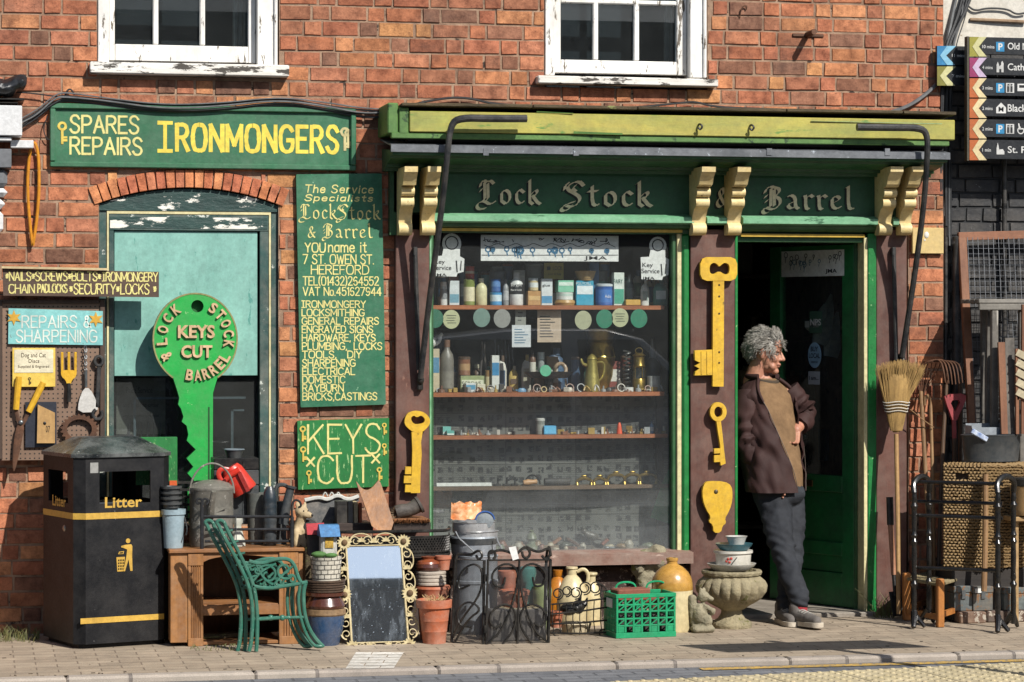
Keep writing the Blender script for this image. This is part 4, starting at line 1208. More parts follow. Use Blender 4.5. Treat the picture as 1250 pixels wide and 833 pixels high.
for i,(s_,x1)in enumerate((('IRONMONGERY',446),('LOCKSMITHING',444.5),('GENERAL REPAIRS',462),('ENGRAVED SIGNS',455),('HARDWARE, KEYS',458),('PLUMBING,  LOCKS',466),('TOOLS,   DIY',441),('SHARPENING',433.5),('ELECTRICAL',433),('DOMESTIC',421),('RAYBURN',419),('BRICKS,CASTINGS',460))):
 y=367.5+i*10.23
 strokes_in(mb,s_,(368.5+i*.1,y,x1,y+8.2),SY,1.35,sp=1.15,serif_i=(i==0))
mb.done('lettering',M_YELP,bd,None)
t=thing('keys_cut_sign','square green board reading KEYS CUT with small pinned keys','sign',P(418,597,0))
SY=-.03
mb=MB();c4=pxs([(363,514),(475,510.5),(474.5,594),(364,598)],SY);mb.prism([(c.x,c.z)for c in c4],SY,-.004)
M_KGREEN=mat('keys_cut_green','#22793a',.5,c2='#1c6a31',vs=9,vec=(1,1,.2),bump=.4,chip=.64,chip_c='#8aae74',chip_s=60)
bd=mb.done('board',M_KGREEN,t)
mb=MB();strokes_in(mb,'KEYS',(376,519,464,553),SY,2.4,sp=1.0,jitter=.06);strokes_in(mb,'CUT',(388,557,452,589),SY,2.4,sp=1.1,jitter=.06)
for cx_,cy_ in((379,564),(458.5,560)):
 for sgn in(1,-1):ribbon(mb,[P(cx_-4.5,cy_-5*sgn,SY),P(cx_+4.5,cy_+5*sgn,SY)],m(1.2),SY-.002-(sgn>0)*.0003)
mb.done('lettering',M_YELP,bd,None)
for(kx,k0,k1)in((369.5,521,538),(370,546,563),(377,575,590),(469,517,530),(469,542,555),(463,571,586)):
 mb=MB();key_mark(mb,kx,k0,k1,SY,.002);mb.done('pinned_key',M_BRASSP,t,None)
t=thing('plank_sign','narrow dark plank with cream hand lettering about nails, screws and locks','sign',P(98,362,-.1))
SY=-.145
mb=MB();c4=pxs([(3,328),(194,332),(194,363),(4,361)],SY);mb.prism([(c.x,c.z)for c in c4],SY,SY+.022)
bd=mb.done('board',wmat('dark_plank','#5a4638','#43332a',.7,20,'X'),t)
mb=MB()
strokes_in(mb,'*NAILS*SCREWS*BOLTS*',(7,332,123,343),SY,1.35,sp=.9,jitter=.22);strokes_in(mb,'IRONMONGERY',(125,333,192,343.5),SY,1.35,sp=1.0,jitter=.22,serif_i=True)
strokes_in(mb,'CHAIN',(11,347.5,42,358),SY,1.35,sp=1,jitter=.22);strokes_in(mb,'PADLOCKS',(46,347.5,82,357),SY,1.5,sp=.9,jitter=.3);strokes_in(mb,'*SECURITY*LOCKS *',(85,347,191,359),SY,1.35,sp=.9,jitter=.22)
mb.done('lettering',M_YELP,bd,None)
mb=MB();a,b_=P(2,326.5,SY-.006),P(131,329,SY-.006);mb.bar(a,b_,.012,.03);mb.done('top_batten',mat('pale_batten','#c9b58a',.7),t)
mb=MB()
for xx in(30,110):q=P(xx,340,-.1);mb.box(q.x-.02,SY+.023,q.z-.08,q.x+.02,-.002,q.z+.03)
mb.done('bracket',M_BLACK,t)
# -- pegboard with its own tools
M_PEG=mat('pegboard','#6d5644',.75,c2='#5c4737',vs=6,dust=.2)
def pegmat():
 mt,nt,b=_base('pegboard_holes')
 co=node(nt,'ShaderNodeTexCoord').outputs['Object']
 mp=node(nt,'ShaderNodeMapping');mp.inputs['Rotation'].default_value=(R(90),0,0);mp.inputs['Scale'].default_value=(1/.0254,)*3
 nt.links.new(co,mp.inputs[0])
 fr=node(nt,'ShaderNodeVectorMath',operation='FRACTION');nt.links.new(mp.outputs[0],fr.inputs[0])
 sb=node(nt,'ShaderNodeVectorMath',operation='SUBTRACT');sb.inputs[1].default_value=(.5,.5,0);nt.links.new(fr.outputs[0],sb.inputs[0])
 sp=node(nt,'ShaderNodeSeparateXYZ');nt.links.new(sb.outputs[0],sp.inputs[0])
 cb=node(nt,'ShaderNodeCombineXYZ');nt.links.new(sp.outputs[0],cb.inputs[0]);nt.links.new(sp.outputs[1],cb.inputs[1])
 ln=node(nt,'ShaderNodeVectorMath',operation='LENGTH');nt.links.new(cb.outputs[0],ln.inputs[0])
 h=ramp(nt,ln.outputs['Value'],.15,.2,(.012,.01,.008),S('#7c6554'))
 n1=noise_tex(nt,co,5,6,.7)
 col=mix(nt,1.0,h,ramp(nt,n1,.3,.7,(.65,.62,.6),(1.05,1.05,1.05)),'MULTIPLY')
 nt.links.new(col,b.inputs['Base Color']);b.inputs['Roughness'].default_value=.75
 return mt
t=thing('pegboard','brown perforated tool board hung on the brick wall at the far left','pegboard',P(62,562,-.05))
PY=-.075
mb=MB();rb(mb,-2,366,127,561,PY,PY+.012);mb.done('board',pegmat(),t)
mb=MB()
for(x0,y0,x1,y1)in((-2,366,3,561),(122,366,128,562),(4,366,121.5,371)):rb(mb,x0,y0,x1,y1,PY-.012,-.01,.003)
mb.done('frame',wmat('dark_frame_wood','#4c3a2e','#362920',.7,20,'Z'),t)
t=thing('repairs_sign','pale turquoise plate reading REPAIRS & SHARPENING with two gold stars','sign',P(68,422,PY))
mb=MB();c4=pxs([(10.5,376.5),(125.5,380),(125.5,421.5),(10,420)],PY-.016);mb.prism([(c.x,c.z)for c in c4],PY-.018,PY-.012)
bd=mb.done('plate',mat('turquoise_plate','#86c3c0',.45,c2='#7ab6b4',vs=7,chip=.7,chip_c='#5f4b3a',chip_s=22),t)
M_PALE=mat('letter_white','#dfeadf',.5)
mb=MB();strokes_in(mb,'REPAIRS &',(27,386,111,400),PY-.018,1.7,sp=1.25);strokes_in(mb,'SHARPENING',(20,403.5,118,417.5),PY-.018,1.7,sp=1.3);mb.done('lettering',M_PALE,bd,None)
for cx_,cy_ in((17,388),(117,390)):
 mb=MB();c=P(cx_,cy_,PY-.02);r_=m(9)
 mb.prism([(c.x+(r_ if i%2==0 else r_*.45)*sin(pi*i/6),c.z+(r_ if i%2==0 else r_*.45)*cos(pi*i/6))for i in range(12)],PY-.022,PY-.0185);mb.done('star',mat('gold_star','#d9a93c',.5),t)
t=thing('pet_disc_sign','small yellow plate advertising dog and cat discs','sign',P(41,472,PY))
mb=MB();rb(mb,15,425,67.5,472.5,PY-.022,PY-.016,.002);bd=mb.done('plate',mat('yellow_plate','#e2c45c',.45,c2='#d3b24e',vs=6,bump=.15),t)
mb=MB();rb(mb,17.5,427,65,455,PY-.0245,PY-.0225);mb.done('card',mat('cream_card','#e8dfc0',.6),t)
mb=MB();font_in(mb,'Dog and Cat',(26,431,56,438),PY-.0245);font_in(mb,'Discs',(35,438.5,48,443),PY-.0245);font_in(mb,'Supplied & Engraved',(22,446,60,450),PY-.0245);mb.done('lettering',mat('brown_ink','#4a3318',.6),bd,None)
mb=MB();key_mark(mb,36,461,469,PY-.022);mb.done('key_emblem',mat('dark_emblem','#5d4a1c',.5),bd,None)
t=thing('giant_key_sign','giant green wooden key reading LOCK STOCK & BARREL KEYS CUT','sign',P(245,620,-.15))
KY=-.12
mb=MB()
c=P(238.5,414,KY);rad=m(51,240,KY)
bow=[(c.x+rad*cos(R(-58+296*i/44)),c.z+rad*1.09*sin(R(-58+296*i/44)))for i in range(45)]
left=[(217,479),(219,486),(217.5,494),(221,499),(224,509),(222,515),(228,520),(230,531),(228,538),(239,549),(228,560),(236,570),(229,578),(238,588),(229,598),(231,640)]
right=[(259.5,640),(260,480)]
poly=[p_ for p_ in bow]+xz(left,KY)+xz(right,KY)
hole_c=P(241,374,KY);hr=m(7.4)
holep=[(hole_c.x+hr*cos(2*pi*i/18),hole_c.z+hr*sin(2*pi*i/18))for i in range(18)]
mb.prism(poly,KY,KY+.05,[holep])
M_KEYG=mat('key_green','#22a045',.42,c2='#1b8f3b',vs=7,grit=.1,bump=.3,chip=.69,chip_c='#a9c48f',chip_s=20,dust=.1)
kb=mb.done('key_board',M_KEYG,t)
mb=MB()
for i in range(len(bow)-1):
 p0,p1=bow[i],bow[i+1]
 mb.bar((p0[0],KY+.022,p0[1]),(p1[0],KY+.022,p1[1]),.0085,.048,(0,-1,0))
mb.done('rim',mat('worn_rim','#9a8a5c',.7,c2='#6d7d4a',vs=40),t)
mb=MB();rb(mb,254,497,256,606,KY-.0015,KY);mb.done('groove',mat('dark_green_groove','#0c4a1d',.6),t)
mb=MB();hp=P(241,374,KY+.052);mb.lathe([(.0001,0),(hr*1.05,0),(hr*1.05,.003)],hp,18,MRot(R(90),3,'X'));mb.done('hole_backing',mat('hole_green','#0f5a24',.6),t)
M_LETW=mat('brown_letters','#d2b48c',.6,c2='#b3926c',vs=40,bump=.3)
mb=MB()
font_in(mb,'KEYS',(217,397,262,413),KY,extrude=.014,weight=.03);font_in(mb,'CUT',(221,421.5,259,437),KY,extrude=.014,weight=.03)
def ring_text(mb,txt,a0,a1,rr,sz,inside=False):
 n=len(txt)
 for i,ch in enumerate(txt):
  a=a0+(a1-a0)*(i/(n-1)if n>1 else 0)
  cx_,cz=c.x+rr*cos(R(a)),c.z+rr*1.09*sin(R(a))
  rot=R(a-90)if not inside else R(a+90)
  def xf(v,cx_=cx_,cz=cz,rot=rot):
   dx,dz=v[0]-o.x,v[2]-o.z
   return(cx_+dx*cos(rot)-dz*sin(rot),v[1],cz+dx*sin(rot)+dz*cos(rot))
  o=P(400,400,KY)
  wd=4.3 if ch not in 'MW' else 5.4
  if ch=='&':wd=4.6
  font_in(mb,ch,(400-wd*sz,400-6.6*sz,400+wd*sz,400+6.6*sz),KY,extrude=.014,weight=.03,xf=xf)
ring_text(mb,'LOCK',184,126,rad*.80,.98)
ring_text(mb,'STOCK',58,-8,rad*.80,.98)
ring_text(mb,'BARREL',-100,-30,rad*.80,1.0,True)
ring_text(mb,'&',209,209,rad*.78,1.0,True)
mb.done('lettering',M_LETW,kb,30)
mb=MB();rb(mb,236,480,254,642,KY+.0505,KY+.08);mb.done('back_post',mat('post_wood','#5b4a38',.8),t)
# -- yellow keys on the pilasters
M_KEYY=mat('key_yellow','#e0b422',.55,c2='#c4981c',vs=14,bump=.5,bs=40,chip=.665,chip_c='#7d6420',chip_s=26,dust=.35,dust_c=(.4,.28,.06))
KF=FY-.05
t=thing('yellow_key_sign','large yellow wooden key with an oblong bow, high on the pilaster beside the doorway','key sign',P(872,473,KF),'yellow key signs on the pilasters')
mb=MB()
def rrect(x0,y0,x1,y1,r):return[(x0+r,y0),(x1-r,y0),(x1-r*.3,y0+r*.3),(x1,y0+r),(x1,y1-r),(x1-r*.3,y1-r*.3),(x1-r,y1),(x0+r,y1),(x0+r*.3,y1-r*.3),(x0,y1-r),(x0,y0+r),(x0+r*.3,y0+r*.3)]
hole8=[(866,329),(867,323),(872,320.5),(876,323),(878,326),(881,323),(885,320.5),(890,323),(891,329),(889,335),(884,335),(878,331),(872,335),(867,334)]
mb.prism(xz(rrect(855,314,900,343,8),KF),KF,KF+.03,[xz(hole8,KF,1)])
mb.done('bow',M_KEYY,t,30)
mb=MB();mb.prism(xz([(870.5,343.5),(884,343.5),(883.5,472),(870,472)],KF),KF+.001,KF+.03);rough_up(mb,.001,30);mb.done('shank',M_KEYY,t,30)
mb=MB();mb.prism(xz([(848,428),(869.6,427),(869.6,458),(848,458.5),(849,454),(854,450),(848.5,447),(855,443),(848.5,440)],KF),KF+.0005,KF+.03)
for xx in(856,863):rb(mb,xx,429,xx+1.2,457,KF-.0035,KF)
mb.done('bit',M_KEYY,t,30)
mb=MB()
for yy in(348,362,383,430,443):q=P(878,yy,KF);mb.ell(q,(.006,.004,.006),None,8,5)
mb.done('nail_heads',mat('rust','#4a3a20',.8),t)
t=thing('yellow_key_sign','small yellow wooden key with a heart-shaped bow on the left pilaster','key sign',P(507,602,KF),'yellow key signs on the pilasters')
mb=MB()
mb.prism(xz([(494,512),(497,505),(504,502),(511,501.5),(519,504),(525,511),(525,518),(520,524),(515,528),(505,528),(498,523),(494,518)],KF,1),KF,KF+.03,[xz([(501,511),(505,507),(509,510),(514,507),(519,511),(518,516),(513,518),(505,518)],KF,1)])
mb.done('bow',M_KEYY,t,30)
mb=MB();mb.prism(xz([(502.5,527.5),(516,527.5),(514,540),(515,555),(513.5,575),(513,602),(501.5,602),(503,570),(503.5,550)],KF),KF+.0005,KF+.03);rough_up(mb,.001,30);mb.done('shank',M_KEYY,t,30)
mb=MB()
for(y0,y1,x0)in((570,579,495),(581,590,493.5),(592,601,495)):mb.prism(xz([(x0,y0),(502.5,y0),(502,y1),(x0-.5,y1)],KF),KF+.001,KF+.03)
mb.done('bit',M_KEYY,t,30)
t=thing('yellow_key_sign','smaller yellow wooden key with a ring bow, between the large key and the key blank','key sign',P(878,569,KF),'yellow key signs on the pilasters')
mb=MB();c=P(877,503,KF);r_=m(10.5,877,KF)
mb.prism([(c.x+r_*cos(2*pi*i/26),c.z+r_*1.12*sin(2*pi*i/26))for i in range(26)],KF,KF+.03,[[(c.x+r_*.5*cos(2*pi*i/18),c.z+r_*.62*sin(2*pi*i/18))for i in range(18)]])
mb.done('bow',M_KEYY,t,30)
mb=MB();mb.prism(xz([(874.5,513.5),(880,513.5),(882,530),(884,550),(886,566),(880,568.5),(879,562),(879.5,545),(877,530)],KF),KF+.001,KF+.03);mb.done('shank',M_KEYY,t,30)
mb=MB()
for(y0,y1)in((548,553.5),(556,564)):mb.prism(xz([(872,y0),(879.4,y0-.5),(879.2,y1),(872,y1+.5)],KF),KF+.002,KF+.03)
mb.done('bit',M_KEYY,t,30)
t=thing('key_blank_sign','yellow key blank shaped like a spoon on the pilaster above the stone urn','key sign',P(875,650,KF),'yellow key signs on the pilasters')
mb=MB();mb.prism(xz([(861,589),(868,587.5),(885,588),(893,593),(894.5,604),(893,617),(888,628),(885,633),(886.5,639),(882,642),(880,650.5),(871,650.5),(870.5,641),(865,637),(868,631),(862,622),(858,610),(857.5,597)],KF,1),KF,KF+.03);mb.done('blank',M_KEYY,t,30)
mb=MB();q=P(874,600.5,KF);mb.ell(q,(.013,.006,.013),None,12,6);mb.done('bolt',mat('bolt_brown','#4d4022',.5),t)
mb=MB();rb(mb,1114,278,1152,310,-.03,-.002,.003)
t=mb.solo('wall_plaque','blank cream plaque on the brick pier right of the shopfront','plaque',mat('cream_plaque','#d2b97a',.5,c2='#c5a868',vs=5,dust=.2))
mb=MB();q=P(1131,287,-.03);mb.ell(q,(.016,.006,.02),None,10,6);rb(mb,1128,292,1130,294,-.033,-.03);mb.done('fixing',mat('white_spot','#e8e4da',.5),t)
# -- GOODS IN THE DISPLAY WINDOW
def cm(hexc,r=.45,metal=0.0,**k):
 return mat('col_'+hexc.lstrip('#')+('m' if metal else ''),hexc,r,metal,var=.18,vs=14,bump=.15,dust=.12,**k)
def place(x0,x1,yt,base,Y):
 0
 a,b_=P(x0,yt,Y),P(x1,yt,Y)
 return V3(((a.x+b_.x)/2,Y,base)),(b_.x-a.x)/2,a.z-base
def shelfz(k):
 return SHELVES[k]+.001 if k in SHELVES else k
def item(kind,name,label,cat,x0,x1,yt,sh,Y,c,c2=None,cap=None,txt=None,group=None,band=(.25,.7),tc='#20242c',yb=None):
 z=shelfz(sh)if yb is None else P(x0,yb,Y).z
 o,hw,h=place(x0,x1,yt,z,Y)
 t=thing(name,label,cat,o,group)
 mb=MB()
 M1=cm(c);M2=cm(c2)if c2 else None
 if kind=='can':
  r=hw
  mb.lathe([(.0001,0),(r*.97,0),(r,.004),(r*.985,.008),(r*.985,h-.010),(r,h-.006),(r,h-.002),(r*.9,h-.001),(r*.88,h-.004),(.0001,h-.004)],o,20)
  mb.done('body',M1,t)
  if M2:b=MB();b.lathe([(r*.99,h*band[0]),(r*.99,h*band[1])],o,20);b.done('label',M2,t)
  if cap:b=MB();b.lathe([(.0001,h+.012),(r*.8,h+.012),(r*1.02,h+.008),(r*1.03,h-.004)],o,20);b.done('lid',cm(cap),t)
 elif kind=='spray':
  r=hw
  mb.lathe([(.0001,0),(r,0),(r,h*.74),(r*.85,h*.79),(r*.5,h*.81),(.0001,h*.81)],o,18);mb.done('body',M1,t)
  b=MB();b.lathe([(.0001,h*.79),(r*.82,h*.79),(r*.82,h*.97),(r*.6,h),(.0001,h)],o,16);b.done('cap',cm(cap or '#d8d8d4'),t)
  if M2:b=MB();b.lathe([(r*1.01,h*band[0]),(r*1.01,h*band[1])],o,18);b.done('label',M2,t)
 elif kind=='bottle':
  r=hw
  mb.lathe([(.0001,0),(r*.94,0),(r,.006),(r,h*.62),(r*.86,h*.72),(r*.42,h*.82),(r*.38,h*.9),(.0001,h*.9)],o,18);mb.done('body',M1,t)
  b=MB();b.lathe([(.0001,h*.86),(r*.46,h*.86),(r*.46,h),(.0001,h)],o,14);b.done('cap',cm(cap or c),t)
  if M2:b=MB();b.lathe([(r*1.015,h*band[0]*.8),(r*1.015,h*band[1]*.8)],o,18);b.done('label',M2,t)
 elif kind=='flask':
  r=hw;pr=[]
  mb.lathe([(.0001,0),(r*.92,0),(r,.008),(r,h*.6),(r*.75,h*.76),(r*.35,h*.85),(.0001,h*.85)],o,16,sy=.6);mb.done('body',M1,t)
  b=MB();b.lathe([(.0001,h*.83),(r*.36,h*.83),(r*.34,h),(.0001,h)],o+V3((r*.2,0,0)),12);b.done('cap',cm(cap or c),t)
  if M2:b=MB();b.box(o.x-r*.7,o.y-r*.62,z+h*band[0]*.8,o.x+r*.6,o.y-r*.55,z+h*band[1]*.8);b.done('label',M2,t)
 elif kind=='box':
  dp=min(hw*1.3,.07)
  mb.box(o.x-hw,Y-dp/2,z,o.x+hw,Y+dp,z+h,.0015);mb.done('carton',M1,t)
  if M2:b=MB();b.box(o.x-hw*.92,Y-dp/2-.0012,z+h*band[0],o.x+hw*.92,Y-dp/2-.0004,z+h*band[1]);b.done('label',M2,t)
  Yt=Y-dp/2-.0014
 if kind=='can' or kind=='bottle' or kind=='spray':Yt=Y-hw-.0015
 elif kind=='flask':Yt=Y-hw*.62-.001
 if txt:
  for s_,a,b_,u0,u1 in txt:
   tb=MB();xa=x0+(x1-x0)*u0;xb=x0+(x1-x0)*u1
   k_=(P(x0,yt,Y).z-z)
   ya=yt+(m(1,x0,Y)and(k_/m(1,x0,Y))*a);yb2=yt+(k_/m(1,x0,Y))*b_
   font_in(tb,s_,(xa,ya,xb,yb2),Yt,th=.0008)
   tb.done('lettering',cm(tc),t,None)
 return t
USED=set()
CN={'#b9bdb6':'pale grey','#2f5f8c':'blue','#7d3a30':'dull red','#c2a95c':'yellow','#4d6d55':'green','#d0cfc6':'white','#39506b':'dark blue','#8a6a44':'brown','#9aa3a6':'silver','#5d4a3c':'dark brown','#a8a48f':'buff','#3f7a76':'teal','#7d5640':'rusty','#c9c6ba':'pale','#2f2d2b':'black','#a58a45':'brassy','#9ba0a0':'silver','#b5b1a4':'pale grey','#3a3836':'black','#8f9494':'steel grey','#6d4a38':'rust brown','#7d6a52':'brown','#4a443a':'dark','#8f8a7c':'stone grey','#6d4634':'rust red','#5b6350':'mossy green','#a39a84':'buff'}
T1=[(541,'silver spray can'),(554,'pale blue carton'),(573,'olive green tin'),(588,'cream bottle'),(605,'dark blue tin'),(617,'narrow grey bottle'),(630,'black-banded bottle'),(651,'tan wooden box'),(667,'sky blue carton'),(690,'mint green box'),(712,'turquoise carton'),(737,'royal blue tin'),(755,'tall mint carton'),(769,'yellow block'),(787,'white flat bottle'),(806,'teal jerry bottle')]
T2=[(531,'carton stack'),(545,'stoppered bottle'),(566,'brown jar'),(587,'cream packet'),(604,'upright box'),(640,'scale tray'),(663,'green reel'),(683,'pale brown ring'),(700,'scale tray rim'),(722,'brass coffee pot'),(742,'brass urn'),(766,'coiled hose'),(780,'brass lamp'),(798,'tin mug')]
T3=[(530,'brown pilaster end'),(547,'teal boxes'),(600,'bare stretch'),(658,'glass jar'),(671,'sky blue box'),(700,'gap beyond the box'),(756,'orange cone'),(795,'tiny blue bottle'),(812,'green frame end')]
TF=[(610,'steel buckets'),(649,'green ornament'),(676,'wooden wedge'),(690,'mossy stone'),(701,'dark plank'),(722,'bird figure'),(752,'steel wrench'),(790,'green cloth')]
def near(x,marks,mid):
 q=min(marks,key=lambda k:abs(x-k[0]));d=x-q[0]
 return(mid if abs(d)<5 else 'just left of' if d<0 else 'just right of')+' the '+q[1]
def uniq(pal,words,tail):
 for k in range(80):
  c=random.choice(pal);i=random.randrange(len(words));lab=f'{CN[c]} {words[i]} {tail}'
  if k==79 or lab not in USED:USED.add(lab);return c,i,lab
G1='goods along the top window shelf'
Y1=.17
item('spray','spray_can','slim silver and white spray can at the left end of the top shelf','spray can',537,546,344,1,Y1,'#c9ccca','#8a8f92','#e6e6e2',group=G1)
item('box','carton','white and pale blue carton beside the silver spray can on the top shelf','carton',548,560,343,1,Y1,'#cfd8da','#6fa0b4',band=(.1,.45),group=G1)
item('can','tin','olive green tin with a cream front band under the red tin','tin',566,579.5,341,1,Y1,'#7c8a44','#d8d2b0',band=(.15,.7),group=G1)
item('can','tin','small red tin stacked behind the olive green tin','tin',568,579,325,P(570,340.5,Y1+.03).z,Y1+.012,'#a8372f','#c9b9a2',band=(.4,.6),group=G1)
item('bottle','plastic_bottle','cream plastic bottle with a tapered neck and no label','bottle',580.5,594.5,340,1,Y1,'#cfcaa0',None,'#d9d5b8',group=G1)
item('can','tin','pale blue and white tin underneath the dark blue tin','tin',598,612.5,357,1,Y1,'#3f8fc4','#c8dde6',band=(.3,.8),group=G1)
item('can','tin','dark blue tin standing on top of the pale blue tin','tin',599,611,340.5,P(600,356.6,Y1).z,Y1,'#2c5fa0','#5a86bd',band=(.4,.8),group=G1)
item('bottle','plastic_bottle','narrow grey bottle left of the white and black stripper bottle','bottle',613.5,621,341,1,Y1,'#8d9294','#b5b9ba','#5c6062',group=G1)
item('bottle','plastic_bottle','tall white bottle with a black band and white lettering','bottle',622,638.5,333,1,Y1,'#d9dbd8','#22252a','#c3c6c4',[('Strypit',.32,.45,.1,.9),('Paint & Varnish',.5,.56,.1,.9)],G1,(.42,.8),'#e8e8e4')
item('box','carton','plain tan wooden box under the cream jar on the top shelf','box',643.5,659,355.5,1,Y1,'#b98f5a','#d3b27a',band=(.35,.65),group=G1)
item('can','jar','cream jar with a pale lid standing on the tan box','jar',645,657,342,P(645,355,Y1).z,Y1,'#c9b98e','#d9e0dc','#cfd8d8',band=(.3,.75),group=G1)
item('box','carton','white and sky blue carton right of the tan wooden box','carton',660,673.5,340.5,1,Y1,'#d5dcdc','#4f94bd',band=(.08,.35),txt=[('glue',.2,.32,.15,.85)],group=G1)
t=thing('wooden_disc','round wooden disc carrying the white tub and green box','disc',P(690,371,Y1),G1)
mb=MB();o,hw,h=place(677,702,366.5,SHELVES[1]+.001,Y1);mb.lathe([(.0001,0),(hw*.9,0),(hw,h*.5),(hw*.9,h),(.0001,h)],o,22);mb.done('disc',cm('#b08a4c'),t)
item('can','tub','white tub between the wooden disc and the mint green box','tub',679,699.5,357,o.z+h+.0008,Y1,'#d8dcd6','#b9cfc4',band=(.5,.9),group=G1)
item('box','carton','mint green box topmost on the white tub','box',680,699,342.5,P(690,357,Y1).z,Y1,'#7fc3a4','#d5e8dc',band=(.55,.85),group=G1)
item('box','carton','large turquoise carton with a white oval under the straw bowl','carton',702,723,343,1,Y1,'#2d9fc0','#e0eaec',band=(.45,.8),txt=[('POLYCELL',.06,.16,.06,.94)],tc='#e8f0f0',group=G1)
t=thing('straw_bowl','shallow straw bowl on top of the turquoise carton','bowl',P(714,343,Y1),G1)
mb=MB();o,hw,h=place(702,727,331,P(714,342.6,Y1).z,Y1);mb.lathe([(.0001,0),(hw*.7,0),(hw*.98,h),(hw*1.02,h),(hw*.8,h*.2),(.0001,h*.15)],o,20);mb.done('bowl',cm('#a38a5c'),t)
item('can','tin','wide royal blue tin with a pale lid right of the turquoise carton','tin',727,747.5,349,1,Y1,'#2a5ba6','#3f78c2','#c4cdd2',band=(.15,.8),txt=[('Ado',.45,.62,.55,.92)],tc='#dfe6ee',group=G1)
item('box','carton','tall white and mint carton standing next to the royal blue tin','carton',748.5,761,333,1,Y1,'#d9e4dc','#48a58a',band=(.05,.5),txt=[('FAIRY',.2,.33,.06,.94)],tc='#1f5f52',group=G1)
item('bottle','glass_bottle','dark green-grey bottle behind the yellow block on the top shelf','bottle',763,774,335,1,Y1+.03,'#3c4a4e','#55656a','#2a3436',group=G1)
t=thing('yellow_block','flat yellow block lying on the top shelf near its right end','block',P(772,371,Y1-.02),G1)
mb=MB();o,hw,h=place(763,781,366,SHELVES[1]+.001,Y1-.04);mb.box(o.x-hw,o.y-.02,o.z,o.x+hw,o.y+.02,o.z+h,.003);mb.done('block',cm('#c9a24a'),t)
item('flask','plastic_bottle','white flat bottle left of the teal jerry bottle','bottle',782,792.5,342,1,Y1,'#d3d8d4','#9fb4ac','#c8cac6',group=G1)
t=item('flask','plastic_bottle','teal handled bottle at the right end of the top shelf','bottle',797,815,341,1,Y1,'#1f7a72','#cfe0dc','#17524e',group=G1,band=(.3,.7))
item('can','glass_jar','large grey storage jar behind the tan box on the top shelf','jar',641,662,324,1,Y1+.09,'#6d716c','#80857f','#8b8f88',group=G1)
item('can','tin','dark grey tin behind the straw bowl on the top shelf','tin',727,742,331,1,Y1+.1,'#4b504f','#3d6d66',group=G1)
item('can','tin','pale grey paint tin behind the dark blue tin','tin',596,618,331,1,Y1+.1,'#70757a','#8a8f92',group=G1)
t=thing('lock_card','small yellow card reading LOCK above the white and sky blue carton','card',P(676,340,.2))
mb=MB();rb(mb,664,321,688,341,.21,.213);mb.done('card',cm('#b9a84a'),t)
mb=MB();font_in(mb,'LOCK',(675,325,686.5,330),.21);font_in(mb,'Lock & Key',(669,333,685,337),.21);q=P(670,328,.2095);mb.box(q.x-.012,.209,q.z-.01,q.x+.01,.2099,q.z+.012);mb.done('lettering',cm('#23252c'),t,None)
M_PAPERW=mat('poster_white','#dedfdc',.6,c2='#cfd0cd',vs=5)
M_INK=mat('poster_ink','#1d1e22',.6)
M_INKB=mat('poster_blue','#2f6f94',.6)
def doodles(mb,x0,y0,x1,y1,Y,n,blue=None):
 for i in range(n):
  x=ru(x0,x1);y=ru(y0,y1)
  pts=[P(x+ru(-5,5),y+ru(-2.5,2.5),Y)for _ in range(4)]
  ribbon(mb,smo(pts,2),m(.45),Y-.0012-i*.00003)
def poster(lab,x0,y0,x1,y1,Y,tx,par=None):
 t=thing('key_poster',lab,'poster',P((x0+x1)/2,y1,Y))
 mb=MB();rb(mb,x0,y0,x1,y1,Y,Y+.002);mb.done('sheet',M_PAPERW,t)
 mb=MB()
 for rr in(0,):
  pts=[P(x0+4+(x1-x0-8)*i/24,y0+(y1-y0)*(.38+.08*sin(i*1.9)),Y)for i in range(25)]
  ribbon(mb,smo(pts,2),m(.4),Y-.001)
 doodles(mb,x0+6,y0+5,x1-6,y0+(y1-y0)*.3,Y,26)
 ribbon(mb,[P(x0+1,y0+(y1-y0)*.76,Y),P(x1-1,y0+(y1-y0)*.76,Y)],m(.4),Y-.001)
 font_in(mb,'JMA',tx,Y,weight=.008)
 mb.done('print',M_INK,t,None)
 mb=MB()
 for i in range(13):
  x=ru(x0+8,x1-8);y=y0+(y1-y0)*ru(.48,.62);rr=ru(1.5,4)
  c=P(x,y,Y);r_=m(rr)
  ribbon(mb,[c+V3((r_*cos(a),0,r_*sin(a)))for a in[k*.9 for k in range(8)]],m(.8 if i%3 else 1.8),Y-.0018)
  ribbon(mb,[c+V3((0,0,-r_)),c+V3((r_*.3,0,-r_*2.6))],m(.7),Y-.0019)
 mb.done('blue_print',M_INKB,t,None)
 return t
poster('wide white key poster with blue doodles at the top of the display window',587,287,755,319.5,.03,(713,312.8,741,318.8))
